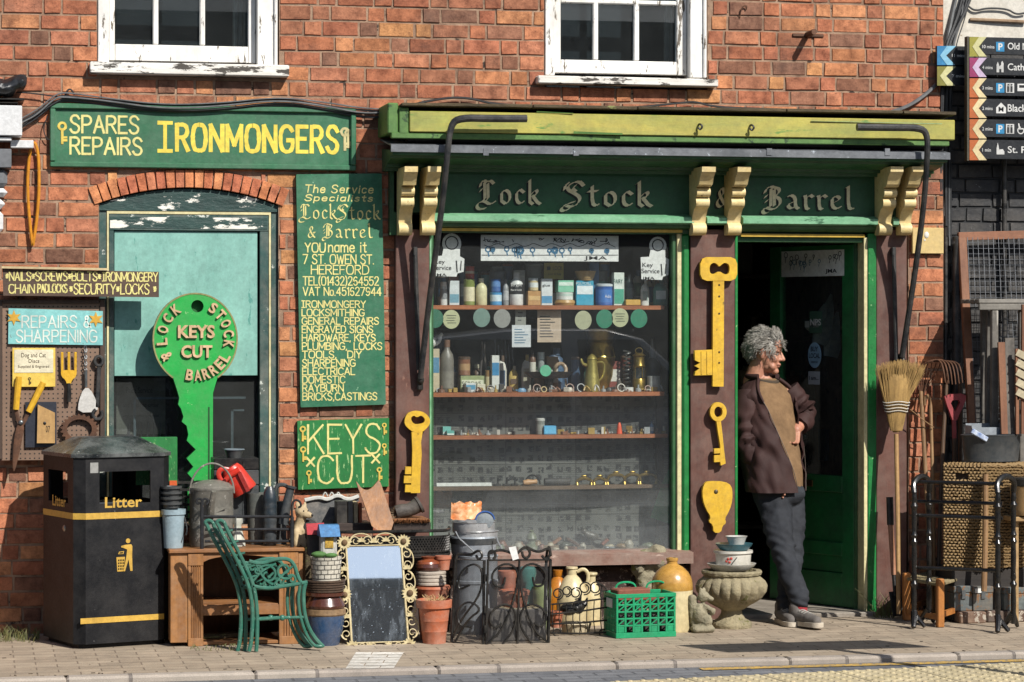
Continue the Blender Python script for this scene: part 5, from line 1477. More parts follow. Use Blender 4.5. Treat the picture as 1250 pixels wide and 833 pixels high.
def key_card(lab,x0,x1,y0,y1):
 t=thing('key_service_card',lab,'card',P((x0+x1)/2,y1,.03),'key service cards in the window corners')
 Y=.032
 mb=MB();w_=x1-x0
 head=[(x0+w_*(.62+.26*cos(a)),y0+w_*(.27+.27*sin(a)))for a in[R(150+i*20)for i in range(12)]]
 poly=[(x0,y0+w_*.72),(x0+w_*.3,y0+w_*.7)]+[(x0+w_*(.60+.30*cos(R(a))),y0+w_*(.32+.32*sin(R(a))))for a in range(150,391,20)]+[(x0+w_*.86,y0+w_*.72),(x1,y0+w_*.8),(x1-1,y1-6),(x1-w_*.22,y1-4),(x1-w_*.25,y1),(x0+1,y1-1)]
 mb.prism(xz(poly,Y),Y,Y+.002);mb.done('card',M_PAPERW,t)
 mb=MB();font_in(mb,'Key',(x0+2,y0+32,x0+15,y0+39),Y,weight=.01);font_in(mb,'Service',(x0+1,y0+39,x0+23,y0+45),Y,weight=.01);font_in(mb,'JMA',(x0+2,y0+49,x0+17,y0+53.5),Y,weight=.01)
 c=P(x0+w_*.6,y0+w_*.3,Y);r_=m(w_*.2)
 ribbon(mb,[c+V3((r_*cos(a),0,r_*sin(a)))for a in[k*.42 for k in range(16)]],m(.7),Y-.0012)
 ribbon(mb,[P(x1-10,y0+34,Y),P(x1-9,y1-6,Y)],m(.8),Y-.0013);ribbon(mb,[P(x1-4,y0+34,Y),P(x1-5,y1-8,Y)],m(.6),Y-.0014)
 mb.done('print',M_INK,t,None)
 return t
key_card('key-shaped white Key Service card in the upper left corner of the display window',528,567,285,338)
key_card('key-shaped white Key Service card in the upper right corner of the display window',782,817,289,342)
for(cx_,cy_,c,lab)in((531,389,'#1f6b52','dark green disc at the left edge of the glass under the top shelf'),(551,390,'#b9bc94','pale cream disc second from the left under the top shelf'),(588,388,'#6d8a80','dim grey-green disc left of the hanging white notice'),(613,389,'#8d8f8a','dim grey disc just left of the hanging white notice'),(712,391,'#a9ac8c','plain pale disc right of the long buff notice'),(738,389.5,'#1c7a5c','green disc between two pale discs under the top shelf'),(757,388,'#b4b892','lettered pale disc between two green discs'),(780,389,'#1a7d5e','green disc at the right end under the top shelf')):
 mb=MB();c_=P(cx_,cy_,.05);r_=m(10.5,cx_,.05)
 mb.prism([(c_.x+r_*cos(2*pi*i/28),c_.z+r_*1.1*sin(2*pi*i/28))for i in range(28)],.05,.053)
 t=mb.solo('hanging_disc',lab,'disc',cm(c),'discs hung under the top shelf')
 if c.startswith('#b'):
  mb=MB()
  for k in range(4):rb(mb,cx_-6+k%2,cy_-5+k*3,cx_+6-k%3,cy_-4.2+k*3,.0488,.0498)
  mb.done('print',cm('#4c5240'),t)
def notice(lab,x0,y0,x1,y1,Y,c,n,tc='#2a2c30'):
 t=thing('paper_notice',lab,'notice',P((x0+x1)/2,y1,Y))
 mb=MB();rb(mb,x0,y0,x1,y1,Y,Y+.0015);mb.done('sheet',cm(c,.7),t)
 mb=MB()
 for i in range(n):
  y=y0+(y1-y0)*(.18+.72*i/n)
  rb(mb,x0+3,y,x0+3+(x1-x0-6)*ru(.5,1),y+1.1,Y-.001,Y-.0002)
 mb.done('print',cm(tc),t,None)
notice('small white notice hanging in the middle of the display window',625,397,648,424,.09,'#c9ced0',6,'#3f6f8a')
notice('long buff notice hung beside the white notice in the display window',656,379,685,418,.10,'#b9a690',8)
notice('narrow pale strip above the small white notice',629,378,642,397,.095,'#8d9088',3)
G2='goods along the second window shelf'
Y2=.20
M_BRASS=mat('tarnished_brass','#a58a45',.35,.85,c2='#7d6a38',vs=14,bump=.2)
M_BRASSL=mat('pale_brass','#c2b368',.35,.7,c2='#a3944f',vs=14,bump=.2)
M_STEEL=mat('dull_steel','#8b9092',.4,.8,c2='#666b6d',vs=14,bump=.2)
M_CLEAR=glassmat('bottle_glass',(.75,.78,.76),.05)
item('box','carton','blue and cream carton stack at the left end of the second shelf','carton',527,536,426,2,Y2-.03,'#c2b698','#4f87a8',band=(.45,.8),group=G2)
t=item('bottle','stoppered_bottle','tall smoky glass bottle with a brown stopper on the second shelf','bottle',537,554,415,2,Y2,'#6d6a62','#7d7a70','#6a4a36',group=G2,band=(.1,.5))
item('box','carton','white and blue packet at the front left of the second shelf','packet',568,580,468,2,Y2-.06,'#c9d0d0','#4f93b4',band=(.3,.8),group=G2)
item('box','carton','small cream packet beside the white and blue packet','packet',582,592,469,2,Y2-.06,'#d3cfb8',None,group=G2)
item('box','carton','green and white lettered box under the brown jar','box',561,590,459,2,Y2+.02,'#8f9a6c','#d4d6bc',band=(.3,.75),txt=[('SCREWS',.35,.6,.1,.9)],group=G2)
item('can','jar','brown jar with a dark lid on the green and white box','jar',559,574,438,P(566,458.5,Y2).z,Y2+.02,'#7d5238','#a3835c','#4b3a2c',band=(.3,.7),group=G2)
item('box','carton','upright white and blue box in front of the pliers','carton',600,609,434,2,Y2,'#d3d6d0','#2f7fae',band=(.45,.8),group=G2)
item('can','jar','small amber jar near the middle left of the second shelf','jar',592,600,452,2,Y2+.03,'#8a6a3c','#c9bd94',group=G2)
t=thing('pliers','dark pliers standing upright behind the white and blue box','pliers',P(590,478,Y2+.06),G2)
for s_ in(-1,1):
 mb=MB();mb.tube(smo(pxs([(590+s_*3,478),(590+s_*3.5,450),(590+s_*.8,432),(590+s_*1.8,417)],Y2+.06+s_*.004),2),[.008,.008,.006,.003],6);mb.done('handle',cm('#3a3532'),t)
t=thing('wire_tools','bundle of thin wire tools hanging behind the second shelf','tools',P(612,470,.42))
for i in range(6):
 mb=MB();x=604+i*4.2;mb.tube(smo(pxs([(x,415+i%3*6),(x+1,440),(x+ru(-4,4),462),(x+3,466)],.40+i*.01),2),.004,5);mb.done('wire',M_STEEL,t)
t=thing('weighing_scale','black iron weighing scale tray in the middle of the second shelf','scale',P(668,478,Y2),G2)
o,hw,h=place(640,700,454,SHELVES[2]+.001,Y2)
mb=MB();mb.lathe([(.0001,h*.66),(hw*.75,h*.68),(hw,h*.95),(hw*1.02,h),(hw*.95,h*.98),(hw*.7,h*.76),(.0001,h*.72)],o,26,sy=.45);mb.done('tray',M_BLACK,t)
mb=MB();mb.cap(o+V3((0,0,.02)),o+V3((0,0,h*.66)),.02,.03);mb.box(o.x-hw*.5,Y2-.05,o.z,o.x+hw*.5,Y2+.05,o.z+.016,.004);mb.done('stand',M_BLACK,t)
ztr=o.z+h*.74
item('bottle','glass_bottle','brown bottle with a white label on the scale tray','bottle',646,654,428,ztr,Y2,'#5c3f2c','#c9c6b8','#2e2622',group=G2)
item('can','tin','small white tin behind the green roll on the scale tray','tin',656,664.5,430,ztr,Y2+.03,'#c3c8c6','#8d9592',group=G2)
t=thing('green_roll','green reel lying on the scale tray','reel',P(663,452,Y2-.04),G2)
mb=MB();q=V3((P(663,449,Y2).x,Y2-.05,ztr+.034));mb.lathe([(.012,-.02),(.034,-.02),(.034,.02),(.012,.02)],q,20,MRot(R(80),3,'X'));mb.done('reel',cm('#1f9a70'),t)
t=thing('rope_ring','pale brown ring standing on the right side of the scale tray','ring',P(683,452,Y2),G2)
mb=MB();q=V3((P(684,447,Y2).x,Y2,ztr+.044));mb.tube([q+V3((.034*cos(a),.012*sin(a*2),.034*sin(a)))for a in[2*pi*i/18 for i in range(18)]],.011,8,True);mb.done('ring',cm('#9a8268'),t)
item('flask','tin','blue packet laid behind the scale tray','packet',664,690,425,2,Y2+.14,'#33506e','#48698a',group=G2)
t=thing('brass_coffee_pot','tall tapering pale brass coffee pot on the second shelf','coffee pot',P(722,478,Y2),G2)
o,hw,h=place(712,733,436,SHELVES[2]+.001,Y2)
mb=MB();mb.lathe([(.0001,0),(hw,0),(hw,h*.04),(hw*.85,h*.3),(hw*.62,h*.75),(hw*.55,h*.95),(.0001,h*.95)],o,24);mb.done('body',M_BRASSL,t)
mb=MB();mb.lathe([(hw*.62,h*.94),(hw*.4,h*1.03),(hw*.12,h*1.08),(.0001,h*1.1)],o,20);mb.done('lid',M_BRASSL,t)
mb=MB();mb.tube(smo([o+V3((-hw*.6,0,h*.75)),o+V3((-hw*1.1,0,h*.8)),o+V3((-hw*1.25,0,h*.95))],2),[.012,.006],8);mb.done('spout',M_BRASSL,t)
mb=MB();mb.tube(smo([o+V3((hw*.6,0,h*.85)),o+V3((hw*1.5,0,h*.85)),o+V3((hw*1.4,0,h*.45)),o+V3((hw*.8,0,h*.3))],2),.006,8);mb.done('handle',M_BRASSL,t)
t=thing('brass_cauldron','wide dull brass urn with rim bands behind the coffee pot','urn',P(735,478,.36),G2)
o,hw,h=place(716,750,402,SHELVES[2]+.001,.34)
mb=MB();mb.lathe([(.0001,0),(hw*.6,0),(hw*.9,h*.25),(hw,h*.55),(hw*.86,h*.75),(hw*.9,h*.78),(hw*.84,h*.82),(hw*1.02,h*.95),(hw*1.05,h),(hw*.9,h*.99),(.0001,h*.9)],o,28);mb.done('body',M_BRASS,t)
mb=MB();mb.lathe([(hw*1.0,h*.53),(hw*1.04,h*.55),(hw*1.0,h*.57)],o,28);mb.done('band',M_BRASSL,t)
t=thing('brass_lantern','cylindrical brass miners lamp with a ring handle on the second shelf','lamp',P(780,478,Y2),G2)
o,hw,h=place(772,788,431,SHELVES[2]+.001,Y2)
mb=MB();mb.lathe([(.0001,0),(hw,0),(hw,h*.3),(hw*.9,h*.33)],o,22);mb.done('base',M_BRASS,t)
mb=MB();mb.lathe([(hw*.8,h*.33),(hw*.8,h*.62)],o,20);mb.done('glass',M_CLEAR,t)
mb=MB();mb.lathe([(hw*.9,h*.62),(hw*.95,h*.66),(hw*.8,h*.7),(hw*.8,h*.9),(hw,h*.93),(hw*.5,h),(.0001,h)],o,22)
for k in range(5):a=k*1.257;mb.tube([o+V3((hw*.9*cos(a),hw*.9*sin(a),h*.3)),o+V3((hw*.9*cos(a),hw*.9*sin(a),h*.64))],.003,5)
mb.done('hood',M_BRASS,t)
mb=MB();mb.tube([o+V3((.022*cos(a),0,h+.012+.018*sin(a)))for a in[2*pi*i/14 for i in range(14)]],.003,6,True);mb.done('ring_handle',M_BRASS,t)
t=thing('oil_can','large dark grey oil can with a tall spout behind the tin mug','oil can',P(796,478,.3),G2)
o,hw,h=place(786,807,436,SHELVES[2]+.001,.32)
mb=MB();mb.lathe([(.0001,0),(hw,0),(hw,h*.6),(hw*.8,h*.85),(hw*.3,h),(.0001,h)],o,22);mb.done('body',cm('#4c4f4e',.4,.5),t)
mb=MB();mb.tube([o+V3((0,0,h*.95)),o+V3((0,0,h*1.55))],[hw*.4,hw*.12],12);mb.done('spout',cm('#6f7473',.4,.5),t)
item('can','tin','plain silver tin with a yellow label at the right end of the second shelf','tin',790,805.5,459,2,Y2-.03,'#a9adaa',None,group=G2)
t=thing('tin_label_disc','low white lid lying in front of the brass lamp','lid',P(768,478,Y2-.05),G2)
o,hw,h=place(760,773,473,SHELVES[2]+.001,Y2-.06);mb=MB();mb.lathe([(.0001,0),(hw,0),(hw,h),(hw*.9,h),(.0001,h*.7)],o,20);mb.done('lid',cm('#cfd2cd'),t)
t=thing('coil_spring','dark coiled hose standing left of the brass lamp','coil',P(766,478,Y2+.05),G2)
o,hw,h=place(760,771,430,SHELVES[2]+.001,Y2+.05);mb=MB();mb.tube([o+V3((hw*.7*cos(a),hw*.7*sin(a),.01+h*a/60))for a in[i*.5 for i in range(120)]],.006,5);mb.done('coil',cm('#3b3c3a'),t)
t=thing('white_teapot','white teapot at the far left edge of the display window, spout up','teapot',P(528,425,Y2-.02),G2)
mb=MB();q=P(525,418,Y2-.03);mb.ell(q,(.04,.04,.035));mb.tube(smo([q+V3((.03,0,-.01)),q+V3((.055,0,.005)),q+V3((.06,0,.04)),q+V3((.072,0,.05))],2),[.014,.008],8);mb.done('pot',cm('#d5d6d0',.25),t)
for i,(x,w_,h_,c,lab)in enumerate(((598,9,5,'#b3a58c','small buff block at the front of the second shelf'),(617,16,4,'#8f887c','flat grey fitting at the front of the second shelf'),(637,11,4,'#5a86a8','small blue and grey fitting left of the scale'),(695,12,5,'#b5aa98','pale curved fitting right of the scale'),(745,14,5,'#33302d','flat dark fitting right of the coffee pot'),(756,7,14,'#4a443c','short dark canister beside the coiled hose'))):
 t=thing('fitting',lab,'fitting',P(x,478,Y2-.06),G2)
 o,hw,h=place(x-w_/2,x+w_/2,478-h_,SHELVES[2]+.001,Y2-.05)
 mb=MB();mb.lathe([(.0001,0),(hw,0),(hw*.95,h*.6),(hw*.5,h),(.0001,h)],o,12,sy=.5);mb.tube([o+V3((-hw,0,h*.4)),o+V3((-hw*1.4,0,h*.5))],.004,6);mb.done('body',cm(c),t)
G3='bits along the third window shelf'
Y3=.175
t=item('box','carton','bright sky blue box in the middle of the third shelf','box',663,678,520,3,Y3,'#4fa8d6','#5db4de',band=(.1,.9),group=G3)
item('box','carton','teal box upper of two at the left end of the third shelf','box',540,550,521,3,Y3+.03,'#6fb9b0','#cfe2dc',band=(.1,.4),group=G3)
item('box','carton','low teal box lower of two at the left end of the third shelf','box',545,554,526,3,Y3-.02,'#5aa89e','#cfe2dc',band=(.1,.4),group=G3)
t=thing('orange_cone','small orange cone nozzle on the third shelf','nozzle',P(756,530,Y3),G3)
o,hw,h=place(752.5,759.5,516,SHELVES[3]+.001,Y3);mb=MB();mb.lathe([(.0001,0),(hw,0),(hw,h*.15),(hw*.6,h*.8),(hw*.35,h),(.0001,h)],o,14);mb.done('cone',cm('#e0552a'),t)
item('bottle','glass_bottle','tiny blue bottle near the right end of the third shelf','bottle',793,798,515,3,Y3,'#6b93b8','#c8d2d8','#3f5f86',group=G3)
item('can','jar','small glass jar behind the sky blue box','jar',654,665,513,3,Y3+.02,'#7d8078','#94978f','#b8bab4',group=G3)
random.seed(21)
for i in range(84):
 x=random.choice([ru(530,655),ru(684,812),ru(720,812)])
 if 749<x<763 or 536<x<556 or 790<x<801:continue
 c,k,lab=uniq(['#7d5640','#c9c6ba','#2f2d2b','#a58a45','#9ba0a0'],('stepped knob','bent rod','tiny block'),'on the third window shelf '+near(x,T3,'by'))
 w_=ru(3,8);h_=ru(2.5,7)if x<720 else ru(4,11)
 o,hw,h=place(x-w_/2,x+w_/2,531-h_,SHELVES[3]+.001,Y3+ru(-.035,.02))
 mb=MB()
 if k==0:mb.lathe([(.0001,0),(hw,0),(hw,h*.35),(hw*.4,h*.4),(hw*.4,h),(.0001,h)],o,8)
 elif k==1:mb.tube([o+V3((-hw,0,.006)),o+V3((0,.01,.006)),o+V3((hw,0,.008))],.006,6)
 else:mb.obox(o+V3((0,0,h/2)),(hw*2,hw,h),MRot(ru(-1,1),3,'Z'),.001)
 mb.solo('small_fitting',lab,'fitting',cm(c),G3)
G4='hardware along the curved lowest shelf'
zs=SHELVES[4]+.001
def at4(x,dy=0):Y=min(.175+dy*.5,.195);q=P(x,590,Y);return V3((q.x,Y,zs))
t=thing('steel_rule','long pale steel rule at the left of the lowest shelf','rule',at4(565),G4)
mb=MB();a,b_=at4(533,.03),at4(600,-.02);mb.bar(a+V3((0,0,.008)),b_+V3((0,0,.008)),.022,.012,(0,-1,.6));mb.done('rule',cm('#b9bdb8',.35),t)
t=thing('turned_grip','turned wooden tool handle in the middle of the lowest shelf','handle',at4(647),G4)
mb=MB();q=at4(647,-.03)+V3((0,0,.02));mb.lathe([(.0001,-.045),(.014,-.04),(.019,-.01),(.013,.02),(.016,.04),(.0001,.045)],q,14,MRot(R(86),3,'Y'));mb.done('handle',cm('#b58a5c'),t)
t=thing('iron_ring_handle','black iron ring handle behind the turned wooden handle','handle',at4(650),G4)
mb=MB();q=at4(650,.02);mb.tube([q+V3((.045*cos(a),0,.005+.055*sin(a)))for a in[pi*i/12 for i in range(13)]],.005,6);mb.done('ring',M_BLACK,t)
t=thing('black_roll','fat black roll on the front edge of the lowest shelf','roll',at4(680),G4)
mb=MB();q=at4(680,-.05)+V3((0,0,.022));mb.tube([q+V3((-.075,0,0)),q+V3((.075,0,0))],.022,14);mb.done('roll',cm('#1d1c1b',.7),t)
for i,(x,L_,lab)in enumerate(((713,20,'brass tap lying furthest left on the lowest shelf'),(732,16,'brass tap second from the left on the lowest shelf'),(752,24,'brass bridge tap in the middle of the brass group'),(772,22,'tall brass tap right of the bridge tap'),(790,26,'brass tap furthest right on the lowest shelf'))):
 t=thing('brass_tap',lab,'tap',at4(x),G4)
 q=at4(x,-.01+i*.006);hw=m(L_/2)
 mb=MB();hh=.03+(.02 if i>1 else 0)
 mb.tube(smo([q+V3((-hw,0,.012)),q+V3((-hw*.8,0,hh)),q+V3((0,0,hh+.01)),q+V3((hw*.8,0,hh)),q+V3((hw,0,.014))],2),[.008,.011,.008],8)
 mb.done('body',M_BRASS,t)
 for s_ in(-1,1):
  mb=MB();mb.lathe([(.014,0),(.01,.012),(.005,.02),(.005,.03)],q+V3((s_*hw*.9,0,0)),10);mb.done('foot',M_BRASS,t)
 mb=MB();mb.ell(q+V3((0,0,hh+.022)),(.02,.006,.007));mb.lathe([(.005,0),(.005,.02)],q+V3((0,0,hh)),8);mb.done('handle',M_BRASS,t)
for i,x in enumerate((607,618,628)):
 t=thing('iron_fitting',['dark iron hinge left of the wooden handle, nearest the steel rule','dark iron hinge middle of three beside the steel rule','dark iron hinge nearest the wooden handle'][i],'hinge',at4(x),G4)
 mb=MB();q=at4(x);mb.box(q.x-.02,.155,zs,q.x+.02,.195,zs+.012,.002);mb.tube([q+V3((0,-.02,.014)),q+V3((0,-.02,.05))],.006,6);mb.ell(q+V3((.008,-.01,.04)),.012);mb.done('hinge',M_BLACK,t)
GF='bric-a-brac on the display window floor'
zf=gzb-.008
def atf(x,Y=.2):
 Y=min(Y,.2);q=P(x,660,Y);return V3((q.x,Y,zf))
t=thing('bird_figure','small dark bird figure standing on the display window floor','figurine',atf(723,.2),GF)
mb=MB();q=atf(722,.2)
mb.ell(q+V3((0,0,.07)),(.045,.022,.026),MRot(R(14),3,'Y'));mb.ell(q+V3((-.045,0,.10)),.018);mb.cap(q+V3((-.03,0,.085)),q+V3((-.045,0,.10)),.018,.014);mb.cap(q+V3((-.055,0,.10)),q+V3((-.085,0,.092)),.007,.002);mb.cap(q+V3((.03,0,.06)),q+V3((.075,0,.045)),.012,.005)
mb=remesh(mb,.004,2);mb.done('bird',cm('#3f3d36'),t)
mb=MB();
for s_ in(-1,1):mb.tube([q+V3((.005*s_,.006*s_,.05)),q+V3((.005*s_,.008*s_,0))],.003,5)
mb.done('legs',cm('#3f3d36'),t)
t=thing('green_ornament','squat mossy green ornament with a knob on the window floor','ornament',atf(649,.16),GF)
mb=MB();mb.lathe([(.0001,0),(.05,0),(.045,.02),(.025,.035),(.022,.05),(.032,.065),(.026,.085),(.012,.1),(.016,.11),(.0001,.118)],atf(649,.16),18);mb.done('ornament',cm('#59614a'),t)
for i,(x,Y,L_,a,c,lab)in enumerate(((676,.2,.10,35,'#8a6248','reddish wooden wedge leaning on the window floor, left of the dark plank'),(700,.22,.10,-30,'#4a3328','dark plank offcut leaning on the window floor'),(738,.2,.05,40,'#7d4a3a','short reddish offcut right of the bird figure'))):
 mb=MB();q=atf(x,Y);mb.obox(q+V3((0,0,.035)),(L_,.04,.018),MRot(R(-a),3,'Y'),.003);mb.solo('wood_offcut',lab,'offcut',cm(c),GF)
for i,(x,Y,r_,c,lab)in enumerate(((690,.16,.028,'#3c4136','dark mossy stone on the window floor'),(683,.2,.022,'#4d4a3f','brown stone beside the dark mossy stone'),(640,.2,.03,'#7d5c44','rusty lump left of the green ornament'),(630,.14,.024,'#8a8578','pale lump at the left of the window floor'),(713,.15,.014,'#a9c0b0','pale green glass lump under the bird figure'))):
 mb=MB();mb.ell(atf(x,Y)+V3((0,0,r_*.7)),(r_*1.3,r_,r_*.8));rough_up(mb,r_*.2,30,i);mb.solo('stone_lump',lab,'lump',cm(c),GF)
t=thing('wrench','steel wrench lying across the window floor at the right','wrench',atf(752,.12),GF)
mb=MB();mb.cap(atf(742,.12)+V3((0,0,.008)),atf(762,.11)+V3((0,0,.008)),.006,.005);mb.ell(atf(741,.12)+V3((0,0,.009)),(.02,.012,.008));mb.done('wrench',M_STEEL,t)
mb=MB();c3=[P(822,562,.18),P(818,640,.18),P(794,632,.2),P(808,590,.2)]
mb.add([tuple(c)for c in c3]+[tuple(c+V3((0,.006,0)))for c in c3],[(0,1,2,3),(7,6,5,4),(0,1,5,4),(1,2,6,5),(2,3,7,6),(3,0,4,7)])
mb.solo('green_cloth','triangle of green cloth hanging in the lower right of the display window','cloth',cm('#2f7d4a',.8))
# -- the crowded back rows of the display window
random.seed(77)
PAL=['#b9bdb6','#2f5f8c','#7d3a30','#c2a95c','#4d6d55','#d0cfc6','#39506b','#8a6a44','#9aa3a6','#5d4a3c','#a8a48f','#3f7a76']
def backrow(sh,Y,xs,y0,y1,grp,marks,nm):
 for x in xs:
  w_=ru(8,14);c,k,lab=uniq(PAL,('box','tin','bottle','flask'),'behind on the '+nm+' shelf '+near(x+w_/2,marks,'behind'));k=('box','can','bottle','flask')[k]
  item(k,{'box':'carton','can':'tin','bottle':'plastic_bottle','flask':'plastic_bottle'}[k],lab,{'box':'carton','can':'tin','bottle':'bottle','flask':'bottle'}[k],x,x+w_,ru(y0,y1),sh,Y+ru(-.02,.02),c,random.choice(PAL),random.choice(PAL),group=grp,band=(ru(.1,.35),ru(.5,.85)))
backrow(1,.27,[534+i*13.2 for i in range(21)],320,340,'back row of the top shelf',T1,'top')
backrow(2,.33,[530+i*15.2 for i in range(18)],428,455,'back row of the second shelf',T2,'second')
for i in range(42):
 x=ru(530,806);c,k,lab=uniq(['#7d5640','#b5b1a4','#3a3836','#a58a45','#8f9494','#6d4a38'],('knob','bent hook','flat block','ring'),'along the second window shelf '+near(x,T2,'before'))
 w_=ru(4,10);h_=ru(3,10)
 o,hw,h=place(x-w_/2,x+w_/2,479-h_,SHELVES[2]+.001,ru(.10,.15))
 mb=MB()
 if k==0:mb.lathe([(.0001,0),(hw,0),(hw*.9,h*.4),(hw*.35,h*.5),(hw*.3,h),(.0001,h)],o,10)
 elif k==1:mb.tube(smo([o+V3((-hw,0,.006)),o+V3((-hw*.3,.012,h)),o+V3((hw*.5,-.01,h*.6)),o+V3((hw,0,.006))],2),.006,6)
 elif k==2:mb.obox(o+V3((0,0,h/2)),(hw*2,hw*1.2,h),MRot(ru(-.6,.6),3,'Z'),.002)
 else:mb.tube([o+V3((hw*cos(a),.3*hw*sin(a),hw+hw*sin(a)))for a in[2*pi*k/14 for k in range(14)]],.004,5,True)
 mb.solo('loose_fitting',lab,'fitting',cm(c),'loose fittings on the second shelf')
for i in range(34):
 x=ru(600,806);c,k,lab=uniq(['#7d6a52','#4a443a','#8f8a7c','#6d4634','#5b6350','#a39a84'],('little vase','wood block','pebble'),'on the display window floor '+near(x,TF,'beside'))
 o=atf(x,ru(.06,.19));r_=ru(.012,.03)
 mb=MB()
 if k==0:mb.lathe([(.0001,0),(r_,0),(r_*1.1,r_),(r_*.6,r_*1.8),(r_*.7,r_*2),(.0001,r_*2)],o,12)
 elif k==1:mb.obox(o+V3((0,0,r_*.5)),(r_*3,r_*1.2,r_),MRot(ru(-1,1),3,'Z'),.002)
 else:mb.ell(o+V3((0,0,r_*.6)),(r_*1.4,r_,r_*.7));rough_up(mb,r_*.2,40,i)
 mb.solo('curio',lab,'curio',cm(c),'curios strewn on the window floor')
 # -- GOODS ON THE PAVEMENT, LEFT HALF
def font_loc(mb,txt,x0,z0,x1,z1,y,weight=0.0,extrude=0.0,shear=0.0):
 0
 a0,b0=P(0,0,0),None
 t=MB()
 def xf(v):return v
 font_in(t,txt,(400,300,500,400),0.0,th=0.0,weight=weight,extrude=extrude,shear=shear)
 xs=[v[0]for v in t.v];zs=[v[2]for v in t.v]
 sx=(x1-x0)/(max(xs)-min(xs));sz=(z1-z0)/(max(zs)-min(zs))
 mb.add([(x0+(v[0]-min(xs))*sx,y+v[1],z0+(v[2]-min(zs))*sz)for v in t.v],t.f)
M_BIN=mat('bin_black','#141518',.52,c2='#0f1013',vs=5,bump=.25,bs=120,dust=.1,dust_c=(.16,.15,.14),chip=.74,chip_c='#a9a9a4',chip_s=34,spec=.25)
M_BINTOP=mat('bin_lid','#1d2224',.3,c2='#15191b',vs=6,bump=.3,dust=.4,dust_c=(.25,.26,.25),chip=.675,chip_c='#a9aca8',chip_s=20)
M_GOLD=mat('gold_paint','#c9a348',.45,c2='#b8923c',vs=20,bump=.1,chip=.72,chip_c='#33301f',chip_s=60)
c0=G(103.5,793);W=.545;BA=R(19)
rotb=MRot(BA,4,'Z')
org=c0+(rotb.to_3x3()@V3((W/2-.045,W/2,0)))
BM=Matrix.Translation(org)@rotb
t=thing('litter_bin','square black metal litter bin with gold bands and the word Litter','litter bin',org)
Hb=1.01;h2=W/2;ch=.05
def bin_mb():x=MB();x.M=BM;return x
oct_=lambda e=0:[(-h2+ch,-h2-e),(h2-ch,-h2-e),(h2+e,-h2+ch),(h2+e,h2-ch),(h2-ch,h2+e),(-h2+ch,h2+e),(-h2-e,h2-ch),(-h2-e,-h2+ch)]
mb=bin_mb()
zo0,zo1=.735,.905
def ringwall(mb,z0,z1,e=0):
 o=oct_(e)
 mb.add([(a,b_,z0)for a,b_ in o]+[(a,b_,z1)for a,b_ in o],[(i,(i+1)%8,8+(i+1)%8,8+i)for i in range(8)]+[tuple(range(8)),tuple(range(8,16))])
ringwall(mb,.025,zo0-.02)
mb.done('body',M_BIN,t)
mb=bin_mb()
aw=.145
for k in range(4):
 mb.M=BM@MRot(pi/2*k,4,'Z')
 mb.prism([(-h2+ch,zo0-.019),(h2-ch,zo0-.019),(h2-ch,Hb),(-h2+ch,Hb)],-h2,-h2+.012,[[(-aw,zo0+.03),(aw,zo0+.03),(aw,zo1+.03),(-aw,zo1+.03)]])
 mb.add([(h2-ch,-h2,zo0-.019),(h2,-h2+ch,zo0-.019),(h2,-h2+ch,Hb),(h2-ch,-h2,Hb)],[(0,1,2,3)])
mb.done('hood',M_BIN,t)
mb=bin_mb();mb.box(-aw-.03,-.11,.5,aw+.03,.11,.76);mb.done('liner',mat('bin_liner','#3f444a',.5),t)
mb=bin_mb()
o=oct_(.012);o2=[(-.13,-.10),(.13,-.10),(.16,-.07),(.16,.07),(.13,.10),(-.13,.10),(-.16,.07),(-.16,-.07)]
vs=[(a,b_,Hb+.001)for a,b_ in o]+[(a,b_,Hb+.02)for a,b_ in o]+[(a,b_,Hb+.10)for a,b_ in o2]
mb.add(vs,[(i,(i+1)%8,8+(i+1)%8,8+i)for i in range(8)]+[(8+i,8+(i+1)%8,16+(i+1)%8,16+i)for i in range(8)]+[tuple(range(16,24)),tuple(range(8))])
lid=mb.done('lid',M_BINTOP,t,20)
mb=bin_mb();ringwall(mb,0,.026,-.03);mb.done('plinth',M_BIN,t)
for z0,z1 in((.685,.718),(.135,.165)):
 mb=bin_mb();o=oct_(.002)
 mb.add([(a,b_,z0)for a,b_ in o]+[(a,b_,z1)for a,b_ in o],[(i,(i+1)%8,8+(i+1)%8,8+i)for i in range(8)])if z0>.5 else mb.add([(-h2+.02,-h2-.003,z0),(h2-ch,-h2-.003,z0),(h2-ch,-h2-.003,z1),(-h2+.02,-h2-.003,z1)],[(0,1,2,3)])
 mb.done('gold_band',M_GOLD,t)
mb=bin_mb()
font_loc(mb,'Litter',-.115,.742,.095,.812-.012,-h2-.002,weight=.02)
mb.M=BM@MRot(-pi/2,4,'Z');font_loc(mb,'Litter',-.08,.742,.12,.80,-h2-.002,weight=.02)
mb.done('lettering',M_GOLD,t,None)
mb=bin_mb()
ex,ez,es=-.02,.40,.128
def E(pts):return[(ex+a*es,ez+b_*es)for a,b_ in pts]
yb_=-h2-.002
mb.prism([(ex+es*(.28+.10*cos(a)),ez+es*(1.28+.10*sin(a)))for a in[2*pi*i/16 for i in range(16)]],yb_-.001,yb_)
mb.prism(E([(-.02,1.08),(.16,1.12),(.42,1.13),(.47,1.05),(.46,.6),(.48,.02),(.38,.02),(.30,.5),(.14,.02),(.06,.02),(.2,.6),(.24,.92),(.1,.98),(-.03,1.02)]),yb_-.001,yb_)
mb.prism(E([(-.24,.62),(.14,.62),(.08,.02),(-.2,.02)]),yb_-.001,yb_,[E([(-.17+i*.075,.52-j*.12),(-.12+i*.075,.52-j*.12),(-.12+i*.075,.44-j*.12),(-.17+i*.075,.44-j*.12)])for i in range(4)for j in range(4)])
